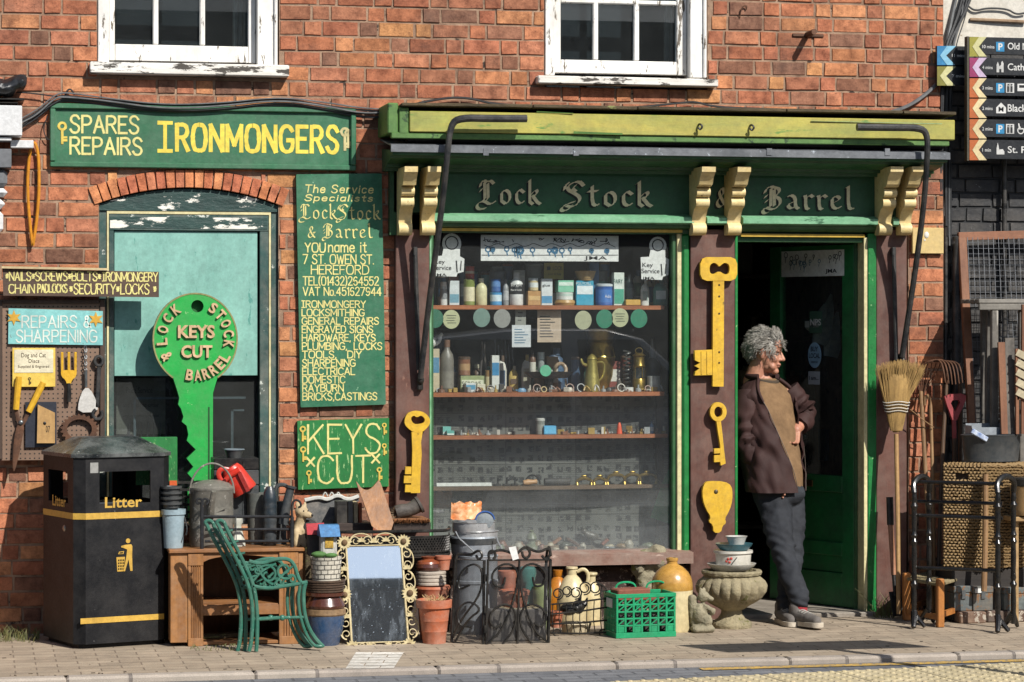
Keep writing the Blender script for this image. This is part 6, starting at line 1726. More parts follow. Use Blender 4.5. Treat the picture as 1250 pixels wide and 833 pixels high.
mb.prism(E([(-.16,.74),(-.12,.84),(.1,.86),(.08,.74)]),yb_-.001,yb_,[E([(-.11,.76),(-.09,.81),(.06,.83),(.04,.76)])])
mb.done('litter_emblem',M_GOLD,t,None)
mb=bin_mb();mb.box(-h2+.075,-h2-.002,.93,-h2+.12,-h2,.985);mb.done('sticker',mat('sticker_grey','#9a9a96',.5),t)
mb=bin_mb();mb.M=BM@MRot(-pi/2,4,'Z');mb.lathe([(.0001,.006),(.012,.005),(.018,0)],(.09,-h2,.63),14,MRot(R(90),3,'X'));mb.done('lock',mat('lock_chrome','#a9a69a',.3,.8),t)
# -- pine cabinet
CY0=G(290,788).y;CYB=CY0+.42
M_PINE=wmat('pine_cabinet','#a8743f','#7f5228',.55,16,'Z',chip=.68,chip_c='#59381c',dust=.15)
M_PINEX=wmat('pine_cabinet_x','#a06c3a','#774b24',.55,16,'X',chip=.68,chip_c='#59381c',dust=.15)
cab=thing('pine_cabinet','open-fronted old pine cabinet with fluted pilasters beside the litter bin','cabinet',G(290,788))
def cx_(x):return P(x,700,CY0).x
def cz_(y):return P(290,y,CY0).z
ctop=cz_(670)
mb=MB();mb.box(cx_(206),CY0-.012,ctop-.02,cx_(371.5),CYB,ctop,.004);mb.done('top',M_PINEX,cab)
mb=MB();mb.box(cx_(208),CY0+.006,.02,cx_(229.5),CYB-.02,ctop-.021,.003);mb.done('side_panel',M_PINE,cab);mb=MB();mb.box(cx_(364),CY0+.004,.02,cx_(370),CYB-.02,ctop-.021,.003);mb.done('side_panel',M_PINE,cab)
for xa,xb in((229.7,248),(341,363.8)):
 mb=MB();a,b_=cx_(xa),cx_(xb);n=5;wd=(b_-a)
 poly=[(a,CY0+.03),(a,CY0)]
 for i in range(n):
  u0=a+wd*(.16+.14*i);poly+=[(u0,CY0),(u0+wd*.03,CY0+.007),(u0+wd*.08,CY0+.007),(u0+wd*.11,CY0)]
 poly+=[(b_,CY0),(b_,CY0+.03)]
 q=MB();q.prism(poly,cz_(778),cz_(690));mb.add([(v[0],v[2],v[1])for v in q.v],q.f)
 mb.box(a-.001,CY0-.003,cz_(690)+.0005,b_+.001,CY0+.03,ctop-.021,.002);mb.box(a-.001,CY0-.004,.0,b_+.001,CY0+.03,cz_(778)-.0005,.002)
 mb.done('pilaster',M_PINE,cab)
mb=MB()
xa,xb=cx_(248),cx_(341);zt_=ctop-.021;zr=cz_(686)
mb.prism([(xa,zt_),(xb,zt_),(xb,zr)]+[(xb+(xa-xb)*i/12,zr+.035*sin(pi*i/12)**.6)for i in range(1,12)]+[(xa,zr)],CY0+.008,CY0+.03)
mb.done('top_rail',M_PINEX,cab)
mb=MB();mb.box(xa,CY0+.01,cz_(746),xb,CYB-.03,cz_(738),.003);rb(mb,248,740,341,749.5,CY0+.004,CY0+.0095);mb.done('shelf',M_PINEX,cab)
mb=MB();mb.box(xa,CY0+.008,.004,xb,CYB-.03,cz_(783),.003);mb.done('bottom_board',M_PINEX,cab)
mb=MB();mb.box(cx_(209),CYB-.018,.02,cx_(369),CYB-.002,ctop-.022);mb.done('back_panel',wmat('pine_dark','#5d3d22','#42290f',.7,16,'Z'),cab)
mb=MB()
for i in range(3):mb.obox((cx_(262+i*22),CY0+.16+.03*i,cz_(783)+.014),(.12,.09,.022),MRot(.3*i,3,'Z'),.003)
mb.done('loose_board',M_OLD,cab)
M_RAIL=mat('dark_rail','#3a3b3e',.4,c2='#2b2c2e',vs=16,metal=.4,bump=.3,chip=.68,chip_c='#6f5c48',chip_s=30)
RY=CY0+.05
t=thing('iron_rack','low dark iron rack with three rails and curled posts on the cabinet top','rack',P(300,670,RY))
for(y,x0,x1,r)in((631,248,356,.0085),(646.5,250,356,.008),(661,250,356,.008)):
 mb=MB();mb.tube([P(x0,y,RY),P(x1,y,RY)],r,8);mb.done('rail',M_RAIL,t)
for(x,y0)in((246.5,613),(356.5,631)):
 mb=MB();mb.tube(pxs([(x,684),(x,660),(x,y0)],RY-.017),.0105,8)
 mb.done('post',M_RAIL,t)
mb=MB();mb.tube(smo(pxs([(246.5,614),(246,609),(241,609),(239.5,613),(242,616),(244,613)],RY-.017),2),.006,6);mb.tube(smo(pxs([(247,614),(248,609.5),(253,609),(255,613),(252,616)],RY-.017),2),.006,6)
mb.tube(smo(pxs([(356.5,632),(356,616),(360,610),(366,612),(368,618),(364,620)],RY-.017),2),.006,6);mb.done('curl',M_RAIL,t)
mb=MB();mb.tube([P(288,631,RY-.012),P(288.5,672,RY-.012)],.0025,5);mb.done('tie_wire',M_STEEL,t)
t=thing('slatted_stand','black slatted stand behind the galvanised can on the cabinet','stand',P(222,668,CYB-.1),None)
for i in range(7):
 mb=MB();a,b_=P(214,589+i*9,CYB-.08),P(262,589+i*9,CYB-.08);mb.bar(a,b_,.014,.02);mb.done('slat',M_BLACK,t)
mb=MB()
for x in(216,258):mb.bar(P(x,585,CYB-.068),P(x,668,CYB-.068),.018,.012)
mb.done('upright',M_BLACK,t)
M_GALV=mat('galvanised','#8d8a80',.5,c2='#6d6b64',vs=9,metal=.45,bump=.3,chip=.64,chip_c='#b3b0a6',chip_s=18,dust=.3)
M_GALVB=mat('galvanised_blue','#a3aab0',.42,c2='#858d95',vs=7,metal=.25,bump=.25,chip=.62,chip_c='#a9b1b8',chip_s=12,dust=.15)
GYc=CY0+.2
zt_cab=ctop+.001
t=thing('galvanised_can','round galvanised can with a domed lid, side spout and tall bail handle','can',P(257,668,GYc))
o,hw,h=place(231,285,598,zt_cab,GYc)
mb=MB();mb.lathe([(.0001,0),(hw*.97,0),(hw,.01),(hw*.985,h*.3),(hw,h*.32),(hw*.985,h*.34),(hw*.99,h*.97),(hw*1.02,h),(.0001,h)],o,32);mb.done('body',M_GALV,t)
mb=MB();mb.lathe([(hw*1.03,h+.001),(hw*1.03,h+.012),(hw*.8,h+.035),(hw*.4,h+.05),(.0001,h+.054)],o,32);mb.done('lid',M_GALV,t)
mb=MB();mb.tube([o+V3((hw*cos(a),-.03,h-.02+m(30)*1.15*sin(a)))for a in[pi*i/18 for i in range(19)]],.0055,8);mb.done('bail_handle',M_GALV,t)
mb=MB();mb.tube(smo([P(257,631,GYc-hw),P(258,618,GYc-hw-.03),P(261,600,GYc-hw-.06)],2),[.022,.013],10);mb.done('spout',M_GALV,t)
mb=MB();mb.tube(smo(pxs([(264,626),(270,623),(276,620)],GYc-hw*.96),1),.004,6);mb.done('hook',M_GALV,t)
M_RED=mat('red_plastic','#c9301f',.35,c2='#b3281a',vs=8,bump=.1,dust=.08)
t=thing('watering_can','bright red plastic watering can tipped over behind the galvanised can','watering can',P(290,612,CY0+.25))
RYc=CY0+.27
rot=MRot(R(-28),3,'Y')@MRot(R(-20),3,'X')
base=P(297,607,RYc)
mb=MB();k=m(1)
up=rot@V3((0,0,1))
rot2=MRot(R(148),3,'Y')
mb.lathe([(.0001,0),(15*k,0),(15.5*k,2*k),(12.5*k,28*k),(10*k,33*k),(.0001,33*k)],P(299,600,RYc),24,MRot(R(-32),3,'Y'),sy=.8);mb.done('body',M_RED,t)
mb=MB();mb.tube(smo(pxs([(286,577),(275,572),(267,574),(267,583),(275,592),(290,597)],RYc-.02),2),[.012,.014,.012],8,flat=.6);mb.done('handle',M_RED,t)
mb=MB();mb.tube(pxs([(272,590),(281,580),(292,574)],RYc-.05),[.012,.016,.02],10);mb.done('spout',M_RED,t)
mb=MB();mb.bar(P(292,577,RYc-.066),P(303,600,RYc-.072),.022,.006);mb.done('label_patch',mat('red_label','#8f2018',.4),t)
t=thing('white_stand','white cone-shaped stand in front of the red watering can','stand',P(290,645,CY0+.17))
mb=MB();o=P(290,645,CY0+.17);o.z=zt_cab;k=m(1);mb.lathe([(.0001,0),(9*k,0),(8.6*k,6*k),(4.5*k,20*k),(4.2*k,24*k),(6*k,27*k),(5.5*k,34*k),(.0001,34*k)],o,6);mb.done('stand',mat('cream_white','#cfd0c4',.45,c2='#b3b5a9',vs=18,chip=.66,chip_c='#6f7a5a'),t)
M_DKPOT=mat('dark_plastic','#34393c',.45,c2='#2a2e31',vs=8,bump=.15,dust=.25,dust_c=(.2,.19,.17))
t=thing('ribbed_planter','tall dark grey ribbed planter on the cabinet right of the white stand','planter',P(309,645,CY0+.3))
o,hw,h=place(301,324,602,zt_cab,CY0+.28)
mb=MB();pr=[(.0001,0),(hw*.8,0)]
for i in range(10):z_=h*(i+.5)/10;pr+=[(hw*(.82+.018*i),z_-h*.02),(hw*(.86+.018*i),z_)]
pr+=[(hw*1.04,h),(hw*.95,h),(.0001,h*.9)]
mb.lathe(pr,o,24);mb.done('pot',mat('ribbed_grey','#5c605c',.6,c2='#484b47',vs=8,dust=.3),t)
t=thing('ribbed_planter','blue-black ribbed rounded planter beside the black watering can spout','planter',P(332,645,CY0+.2))
o,hw,h=place(321,338,594,zt_cab,CY0+.17)
mb=MB();pr=[(.0001,0),(hw*.85,0)]
for i in range(7):z_=h*.85*(i+.5)/7;pr+=[(hw*.98,z_-h*.04),(hw*1.04,z_),(hw*.98,z_+h*.03)]
pr+=[(hw*.9,h*.9),(hw*.5,h),(.0001,h)]
mb.lathe(pr,o,24);mb.done('pot',mat('blue_black_plastic','#27323a',.35,c2='#1f282f',vs=8,dust=.15),t)
t=thing('watering_can','black watering can with an upright spout at the right end of the cabinet','watering can',P(345,645,CY0+.25))
o,hw,h=place(334,350,612,zt_cab,CY0+.26)
mb=MB();mb.lathe([(.0001,0),(hw,0),(hw*.9,h),(.0001,h)],o,20);mb.done('body',M_DKPOT,t)
mb=MB();mb.tube(pxs([(346,640),(350,615),(355,595)],CY0+.14),[.03,.024,.022],12);mb.lathe([(.012,0),(.03,0),(.03,.012),(.02,.012)],P(355,596,CY0+.14),14,MRot(R(14),3,'Y'));mb.done('spout',M_DKPOT,t)
mb=MB();mb.tube(smo(pxs([(337,612),(336,594),(346,591),(354,597)],CY0+.2),2),.012,8);mb.done('handle',M_DKPOT,t)
t=thing('black_drawer_stack','stack of two black plastic trays behind the red watering can','trays',P(297,592,CYB-.05))
DYs=CYB-.12
for(y0,y1)in((560,573.5),(574.5,592),(593,640)):
 mb=MB();rb(mb,261 if y0<593 else 280,y0,316,y1,DYs,DYs+.2,.004);rb(mb,296,y0+3,300,y1-3,DYs-.004,DYs,.001);mb.done('tray',M_DKPOT if y0>570 else M_BLACK,t)
t=thing('dark_bowl','dark flared bowl on top of the black tray stack','bowl',P(286,560,DYs+.06))
o,hw,h=place(274,298,549,P(286,559.8,DYs+.07).z,DYs+.07);mb=MB();mb.lathe([(.0001,0),(hw*.7,0),(hw*.82,h*.5),(hw*.98,h),(hw*1.02,h*1.02),(hw*.92,h),(.0001,h*.2)],o,26);mb.done('bowl',M_DKPOT,t);mb=MB();mb.tube([o+V3((hw*cos(a),hw*sin(a),h))for a in[2*pi*i/26 for i in range(26)]],.0035,6,True);mb.done('rim',mat('grey_rim','#7d8a92',.4),t)
BYs=CY0+.12
t=thing('bucket','pale grey-blue plastic bucket between the litter bin and the galvanised can','bucket',P(212,668,BYs))
o,hw,h=place(197,226.5,622,zt_cab,BYs);mb=MB();mb.lathe([(.0001,0),(hw*.78,0),(hw*.93,h*.86),(hw*1.02,h*.87),(hw*1.02,h),(hw*.9,h),(.0001,h*.7)],o,26);mb.done('body',mat('bucket_blue','#93a7b0',.45,c2='#8297a0',vs=8,dust=.15),t)
mb=MB();mb.tube(smo([o+V3((hw*.9,-.02,h*.8)),o+V3((hw*1.1,-.05,h*.5)),o+V3((hw*.95,-.08,h*.35))],2),.004,6);mb.done('handle',M_BLACK,t)
for i,lab in enumerate(('lowest black plant pot nested in the pale blue bucket','second black plant pot from the bottom above the pale blue bucket','third black plant pot from the bottom above the pale blue bucket','topmost black plant pot of the stack in the pale blue bucket')):
 mb=MB();o=P(209,621-i*6.5,BYs);k=m(1,209,BYs);mb.lathe([(9*k,0),(11*k,5*k),(13*k,5.2*k),(13.2*k,8*k),(11.5*k,8*k),(10*k,1*k)],o,22);mb.solo('plant_pot',lab,'plant pot',M_DKPOT,'black pots stacked in the bucket')
t=thing('green_board','bright green painted board propped behind the litter bin','board',P(195,590,CYB-.1))
mb=MB();rb(mb,166,534,216.5,592,CYB-.12,CYB-.09,.002);mb.done('board',M_KGREEN,t)
mb=MB();rb(mb,207,587,216,594.5,CYB-.127,CYB-.121);mb.done('orange_patch',mat('orange_patch','#d9602a',.5),t)
mb=MB();rb(mb,183,594,216,670,CYB-.115,CYB-.09,.002);mb.done('lower_support',M_OLD,t)
# -- cast-iron bench ends
M_BENCH=mat('bench_green','#2f6f5e',.42,c2='#28604f',vs=12,bump=.3,chip=.69,chip_c='#8fa89a',chip_s=50,dust=.1)
def z4(x,y):return(180+x/2.6625,520+y/2.6625)
def bench_end(lab,dx,Yb):
 f=lambda pts:[P(z4(x,y)[0]+dx,z4(x,y)[1],Yb)for x,y in pts]
 t=thing('bench_end',lab,'bench end',f([(345,735)])[0],'cast iron bench ends')
 mb=MB()
 for off in(0,18):
  mb.tube(smo(f([(222+off*1.2,322),(240+off*1.2,360),(285+off,440),(318+off*.9,510),(330+off*.8,560),(335+off*.8,620),(330+off,700),(322+off*1.3,733)]),2),.011,8)
 for(x,y)in((243,345),(262,380),(283,418),(303,455),(322,492)):
  a,b_=f([(x-6,y+4),(x+26,y-6)]);mb.tube([a,b_],.006,6)
 mb.tube(smo(f([(222,324),(216,312),(228,306),(240,312),(246,324)]),2),.010,8)
 mb.done('back_leg',M_BENCH,t)
 mb=MB()
 mb.tube(smo(f([(505,512),(498,540),(500,600),(512,650),(535,690),(560,716)]),2),[.012,.011,.013],8)
 mb.tube(smo(f([(488,518),(482,560),(486,610),(500,660),(520,700),(540,718)]),2),.009,8)
 q=f([(550,716)])[0];mb.ell(q,(.03,.015,.012))
 mb.done('front_leg',M_BENCH,t)
 mb=MB()
 mb.tube(smo(f([(322,440),(360,450),(410,432),(450,432),(470,452),(480,490),(492,512)]),2),.011,8)
 mb.tube(smo(f([(330,520),(380,530),(430,522),(480,514),(512,508)]),2),.011,8)
 def spiral(cx,cy,r0,r1,a0,a1,n=22):return[(cx+(r0+(r1-r0)*i/n)*cos(R(a0+(a1-a0)*i/n)),cy+(r0+(r1-r0)*i/n)*sin(R(a0+(a1-a0)*i/n)))for i in range(n+1)]
 for sp_ in(spiral(382,485,36,8,200,620),spiral(438,470,30,7,40,460),spiral(462,500,16,4,220,560),spiral(420,508,14,4,0,400),spiral(350,470,18,5,250,620)):
  mb.tube(f(sp_),[.008,.006],6)
 for ln in([(335,505),(365,470),(410,448)],[(400,520),(425,490),(465,455)],[(345,450),(370,500),(420,528)]):
  mb.tube(smo(f(ln),2),.007,6)
 mb.done('scrolled_arm',M_BENCH,t)
 mb=MB();a,b_,c_=f([(345,630),(430,624),(500,622)]);mb.tube([a,b_,c_],.0085,8);mb.ell(b_,(.016,.014,.016));mb.done('stretcher',M_BENCH,t)
 return t
bench_end('front green cast iron bench end with scrolled arm, in front of the cabinet',3,G(312,797).y+.02)
bench_end('rear green cast iron bench end half hidden behind the front one',-11,G(312,797).y+.085)
# -- heap between bench end and mirror
def z6(x,y):return(360+x/4.165,600+y/4.165)
def lpot(name,lab,cat,xc,yb,prof,mt,Y,n=26,group=None,part='pot',sx=1,sy=1,z=None,mod=None):
 0
 o=G(xc,yb)if Y is None else P(xc,yb,Y)
 if z is not None:o.z=z
 k=m(1,xc,o.y)
 t=thing(name,lab,cat,o,group)
 mb=MB();mb.lathe([(max(r*k,.0001),h*k)for r,h in prof],o,n,sx=sx,sy=sy,mod=mod);mb.done(part,mt,t)
 return t,o,k
M_TERRA=mat('terracotta','#b5623e',.75,c2='#9c5132',vs=7,bump=.3,dust=.35,dust_c=(.5,.38,.3),chip=.68,chip_c='#c9a58c',chip_s=24)
M_BLUEGL=mat('blue_glaze','#24486f',.25,c2='#1b3757',vs=6,bump=.1,dust=.15,coat=.4)
M_BROWNGL=mat('brown_glaze','#5c3325',.25,c2='#43241a',vs=6,bump=.1,coat=.5)
M_CHARC=mat('charcoal_pot','#3b3632',.7,c2='#2b2724',vs=8,bump=.4,dust=.3)
M_BEIGE=mat('beige_stone','#cdbf9f',.75,c2='#b3a482',vs=9,bump=.35,dust=.3)
HY=CY0+.12
t,o,k=lpot('glazed_pot','big dark blue glazed pot on the ground left of the mirror','pot',397,787,[(.1,0),(17,0),(21,14),(24,34),(24.5,40),(22,42),(20,40),(.1,36)],M_BLUEGL,None)
mb=MB();mb.lathe([(24*k,36*k),(25.5*k,38*k),(25*k,44*k),(22*k,45*k)],o,26);mb.done('rim',mat('tan_rope_rim','#8d7252',.7,c2='#6d553a',vs=60,bump=.6),t)
BYp=o.y
t,o2,k=lpot('charcoal_bowl','dark brown bowl upside down on the blue glazed pot','bowl',397,742,[(24,0),(25,3),(22,10),(20,14),(24,15),(24,19),(.1,19)],M_BROWNGL,BYp,z=o.z+45.5*k)
t=thing('wicker_tray','brown woven tray above the dark bowl left of the mirror','basket',P(397,716,BYp))
zb_=o2.z+19.3*k
mb=MB();o=V3((o2.x,BYp,zb_));mb.lathe([(.0001,0),(21*k,0),(24*k,14*k),(22*k,14*k),(.0001,3*k)],o,26)
for j in range(5):mb.tube([o+V3(((21.5+j*.6)*k*cos(a),(21.5+j*.6)*k*sin(a),(1.5+j*3)*k))for a in[2*pi*i/30 for i in range(30)]],1.5*k,5,True)
mb.done('weave',mat('dark_wicker','#4d3a2a',.8,c2='#33251a',vs=60,bump=.8),t)
t,o3,k=lpot('stone_planter','white planter with drawn stone blocks on the woven tray','planter',398,701,[(.1,0),(17,0),(19,26),(19.5,28),(17,28),(.1,24)],mat('white_stone_paint','#c9c4b6',.8,c2='#b3ad9e',vs=14,bump=.5),BYp,z=zb_+14.3*k)
mb=MB()
for j in range(5):
 z_=(2.5+j*5.6)*k;rr=(17.35+j*.43)*k
 mb.tube([o3+V3((rr*cos(a),rr*sin(a),z_))for a in[2*pi*i/30 for i in range(30)]],.45*k,4,True)
 for i in range(14):
  a=2*pi*(i+(j%2)*.5)/14;mb.tube([o3+V3((rr*cos(a),rr*sin(a),z_)),o3+V3((rr*cos(a)*1.02,rr*sin(a)*1.02,z_+5.6*k))],.4*k,4)
mb.done('block_lines',mat('grey_lines','#4b4843',.8),t)
zc_=o3.z+28*k
t=thing('cottage_ornament','painted cottage ornament with a blue roof on the stone block planter','ornament',P(400,670,BYp))
o=V3((P(400,670,BYp).x,BYp-.02,zc_))
mb=MB();mb.box(o.x-10*k,o.y-.04,o.z,o.x+10*k,o.y+.05,o.z+28*k,.012);rough_up(mb,.004,30);mb.done('walls',mat('cottage_white','#c4c2ba',.7,c2='#8f8d86',vs=40,bump=.6),t)
mb=MB();q=MB();q.prism([(-.07,26*k),(.06,26*k),(.02,40*k),(-.03,40*k)],o.x-12*k,o.x+12*k);mb.add([(v[1],o.y+v[0],o.z+v[2])for v in q.v],q.f);rough_up(mb,.005,25);mb.done('roof',mat('roof_blue','#3f7fb5',.6,c2='#2c5f8c',vs=40,bump=.6),t)
mb=MB();mb.box(o.x-5*k,o.y-.046,o.z+12*k,o.x+5*k,o.y-.0405,o.z+25*k);mb.done('window',mat('cottage_yellow','#c9a23c',.6,c2='#5d4a1c',vs=60),t)
mb=MB();mb.ell(o+V3((-12*k,-.03,4*k)),(10*k,.03,4*k));mb.ell(o+V3((2*k,-.05,3*k)),(8*k,.02,3*k));mb.done('green_base',mat('moss_green','#4f7a3c',.8,c2='#39592b',vs=30),t)
t=thing('red_roof_ornament','second cottage ornament with a red roof behind the blue-roofed one','ornament',P(385,650,BYp))
o=V3((P(384,660,BYp+.06).x,BYp+.06,zc_));mb=MB();mb.box(o.x-9*k,o.y-.03,o.z,o.x+9*k,o.y+.04,o.z+28*k,.01);mb.done('walls',mat('cottage_dark','#3f3b3a',.8,c2='#2c2928',vs=30,bump=.6),t)
mb=MB();q=MB();q.prism([(-.05,27*k),(.06,27*k),(.01,40*k)],o.x-10*k,o.x+12*k);mb.add([(v[1],o.y+v[0],o.z+v[2])for v in q.v],q.f);rough_up(mb,.004,25);mb.done('roof',mat('roof_red','#b8353c',.6,c2='#8f2a30',vs=40,bump=.6),t)
mb=MB();q=P(378,652,HY);mb.ell(q,(m(11),.07,m(17)));rough_up(mb,.012,14);mb.solo('dark_stone','dark grey rounded stone between the animal ornament and the cottages','stone',mat('dark_stone','#3a3836',.8,c2='#2a2827',vs=20,bump=.8))
t=thing('animal_ornament','worn cream animal ornament sitting at the right end of the cabinet','ornament',P(364,668,CY0+.1))
mb=MB();q=P(366,668,CY0+.12);q.z=zt_cab;k=m(1,366,q.y)
mb.ell(q+V3((0,0,16*k)),(9*k,9*k,17*k));mb.ell(q+V3((2*k,-3*k,41*k)),(8.5*k,8*k,8.5*k));mb.cap(q+V3((6*k,-7*k,39*k)),q+V3((11*k,-9*k,37*k)),5*k,4*k)
mb.ell(q+V3((-3*k,-2*k,50*k)),(3*k,2*k,4.5*k));mb.ell(q+V3((6*k,-3*k,50*k)),(2.5*k,2*k,4*k))
for s_ in(-1,1):mb.cap(q+V3((s_*5*k,-7*k,18*k)),q+V3((s_*5*k,-10*k,2*k)),4*k,4.5*k);mb.ell(q+V3((s_*7*k,-2*k,6*k)),(7*k,9*k,6*k))
mb.cap(q+V3((0,0,24*k)),q+V3((2*k,-2*k,38*k)),7*k,6*k)
mb=remesh(mb,.007,3);rough_up(mb,.002,40);mb.done('figure',mat('worn_cream','#c2ac84',.75,c2='#a08a64',vs=14,bump=.5,dust=.3,chip=.64,chip_c='#6b5a42',chip_s=20),t)
mb=MB()
for dx in(3.5,9):mb.ell(q+V3((dx*k,-11.5*k+dx*.2*k,43*k)),.9*k,None,8,5)
mb.ell(q+V3((13.5*k,-11.5*k,37.5*k)),1.6*k,None,8,5);mb.done('eyes_and_nose',M_BLACK,t)
t=thing('framed_slate','grey slate board in a curly white frame below the KEYS CUT sign','board',P(405,645,-.12))
mb=MB();rb(mb,372,608,438,648,-.16,-.14,.002);mb.done('slate',mat('slate_grey','#5d5f60',.7,c2='#3f4142',vs=9,dust=.5),t)
mb=MB();mb.tube(smo(pxs([(372,611),(390,607),(400,611),(412,604),(424,611),(438,606)],-.168),2),.012,6)
for x in(397,405,413):mb.tube(smo(pxs([(x-3,606),(x,600),(x+3,606)],-.168),2),.004,5)
mb.done('frame',mat('white_frame','#cfcfc8',.5),t)
for i,(x0,x1,y0,c,lab)in enumerate(((411,424,612,'#23211f','fat black book standing on the dark boxes'),(425,431,612,'#6f6c66','grey book standing between the black and tan books'),(432,437,613,'#c9b48a','cream book standing next to the grey book'),(438,442,614,'#a3502c','rust coloured book at the right end of the row'))):
 mb=MB();rb(mb,x0,y0,x1,639,-.30,-.2,.003);rb(mb,x0+1,y0+3,x1-1,y0+4,-.3015,-.3);mb.solo('book',lab,'book',cm(c),'books standing on the dark boxes')
mb=MB();rb(mb,412,639.3,455,648,-.34,-.1,.004);mb.solo('dark_box','low dark wooden box under the row of books','box',wmat('dark_box_wood','#43352e','#2e241f',.6,20,'X'))
mb=MB();rb(mb,480,638.5,526,648,-.40,-.1,.004);mb.solo('dark_box','low dark wooden box under the coconut mat, right of the boot jack','box',wmat('dark_box_wood','#43352e','#2e241f',.6,20,'X'))
mb=MB();a,b_=P(479,635,-.4),P(525,638,-.4)
mb.box(a.x,-.41,b_.z,b_.x,-.15,b_.z+.02,.006)
for i in range(260):
 x=ru(a.x,b_.x);z_=b_.z+ru(0,.022);mb.tube([(x,-.41,z_),(x+ru(-.006,.006),-.425,z_+ru(-.006,.008))],[.0014,.0006],3,cap=False)
mb.solo('coconut_mat','rolled edge of a brown coconut mat on the right dark box','mat',mat('coir','#8a5a32',.9,c2='#6b4222',vs=60,bump=.8))
t=thing('clay_pipe','dark brown clay drain bend lying on the coconut mat, mouth to the right','pipe',P(495,633,-.32))
mb=MB();mb.tube(smo(pxs([(483,626),(490,624),(500,623),(510,617)],-.3),2),[m(8),m(8.5),m(8),m(9.5)],16,cap=True);mb.done('bend',M_CHARC,t)
mb=MB();q=P(511.5,616.3,-.3);mb.lathe([(m(6.5),.001),(m(10.5),0),(m(10.5),.014),(m(6.5),.014)],q-V3((.004,0,.003)),18,MRot(R(62),3,'Y'));mb.done('collar',M_CHARC,t)
mb=MB();q=P(484,627,-.31)
for i in range(60):a=ru(0,6.3);mb.tube([q+V3((0,.01,0)),q+V3((cos(a)*.035-.01,-.02,sin(a)*.04))],[.0012,.0006],3,cap=False)
mb.done('string',mat('string','#7d6a52',.9),t)
mb=MB()
pts=[(434,587),(437,590),(441,596),(448,599),(454,596),(460,589),(463,585),(470,605),(484,649),(456,649),(447,622)]
pp=[P(x,y,-.52+(649-y)/64*.16)for x,y in pts]
pc=smo(pp,1,True);n=len(pc)
tri=tessellate_polygon([[V3((p_.x,p_.z,0))for p_ in pc]])
mb.add([tuple(p_)for p_ in pc]+[(p_.x,p_.y+.022,p_.z)for p_ in pc],[tuple(x)for x in tri]+[tuple(i+n for i in reversed(x))for x in tri]+[(i,(i+1)%n,n+(i+1)%n,n+i)for i in range(n)])
mb.solo('boot_jack','honey coloured wooden boot jack with a forked top, leaning above the mirror','boot jack',wmat('honey_wood','#98601c','#704410',.5,18,'Z'))
t=thing('fireplace_fender','curved black perforated metal fender behind the top of the mirror','fender',P(480,680,-.55))
FYf=-.62
path=smo([P(411,660,-.40),P(409,662,-.56),P(420,664,-.62),P(470,664,-.63),P(535,664,-.62),P(549,662,-.58),P(548,660,-.40)],3)
zb0=P(480,679,FYf).z;zt0=P(480,649,FYf).z
mb=MB()
for z_,r_ in((zb0,.007),(zb0+.02,.004),(zt0,.009),(zt0-.03,.004)):mb.tube([(p_.x,p_.y,z_)for p_ in path],r_,6)
mb.done('rim',M_BLACK,t)
mb=MB()
L=[0]
for i in range(1,len(path)):L.append(L[-1]+(path[i]-path[i-1]).length)
def along(s):
 for i in range(1,len(L)):
  if L[i]>=s:u=(s-L[i-1])/(L[i]-L[i-1]);return path[i-1].lerp(path[i],u)
 return path[-1]
za,zb2=zb0+.022,zt0-.032;N_=62
for i in range(-3,N_):
 for sgn in(1,-1):
  pts=[]
  for j in range(5):
   s=(i+3*(j/4 if sgn>0 else 1-j/4))/N_*L[-1]
   if 0<=s<=L[-1]:p_=along(s);pts.append((p_.x,p_.y+sgn*.0008,za+(zb2-za)*j/4))
  if len(pts)>1:mb.tube(pts,.0024,4,cap=False)
mb.done('lattice',M_BLACK,t)
mb=MB();q=[(p_.x,p_.y)for p_ in path];qq=MB();qq.prism(q,zb0-.004,zb0+.004);mb.add([(v[0],v[2],v[1])for v in qq.v],qq.f)
pin=[V3((p_.x,p_.y+.02,0))for p_ in path];pin=pin[4:-4]
mb.add([(p_.x,p_.y,zb0)for p_ in pin]+[(p_.x,p_.y,zt0-.03)for p_ in pin],[(i,i+1,len(pin)+i+1,len(pin)+i)for i in range(len(pin)-1)])
mb.done('tray',M_BLACK,t)
mb=MB();mb.box(P(409,700,-.32).x,-.36,0,P(547,700,-.32).x,-.08,zb0-.006,.006);mb.solo('old_chest','dark old chest carrying the fender and boxes below the KEYS CUT sign','chest',wmat('dark_box_wood','#43352e','#2e241f',.6,20,'X'))
mb=MB();mb.box(P(372,700,-.14).x,-.17,0,P(409,700,-.14).x,-.05,P(400,648,-.16).z,.006);mb.solo('prop_post','dark wooden block under the framed slate','block',M_OLD)
# -- mirror with a frame of scrolls and sunflowers
MYb=G(462,786).y-.02;LEAN=.10
cs=[P(430.3,783.7,MYb),P(496.9,781.8,MYb),P(488.5,666.7,MYb+LEAN),P(423.6,668,MYb+LEAN)]
t=thing('ornate_mirror','rectangular mirror in a cream wire frame of scrolls and sunflowers, leaning back','mirror',P(462,792,MYb))
def MU(u,v,o=0.0):
 0
 a=cs[0].lerp(cs[1],u);b_=cs[3].lerp(cs[2],u)
 return a.lerp(b_,v)+V3((0,-1,-.25)).normalized()*o if False else a.lerp(b_,v)+V3((0,-o,0))
mg=bpy.data.materials.new('mirror_glass');mg.use_nodes=True;nt=mg.node_tree;b=nt.nodes['Principled BSDF']
co=node(nt,'ShaderNodeTexCoord').outputs['Object']
b.inputs['Metallic'].default_value=1.0;b.inputs['Base Color'].default_value=(.82,.86,.88,1);b.inputs['Roughness'].default_value=.015
df=node(nt,'ShaderNodeBsdfDiffuse');df.inputs[0].default_value=(.42,.49,.56,1)
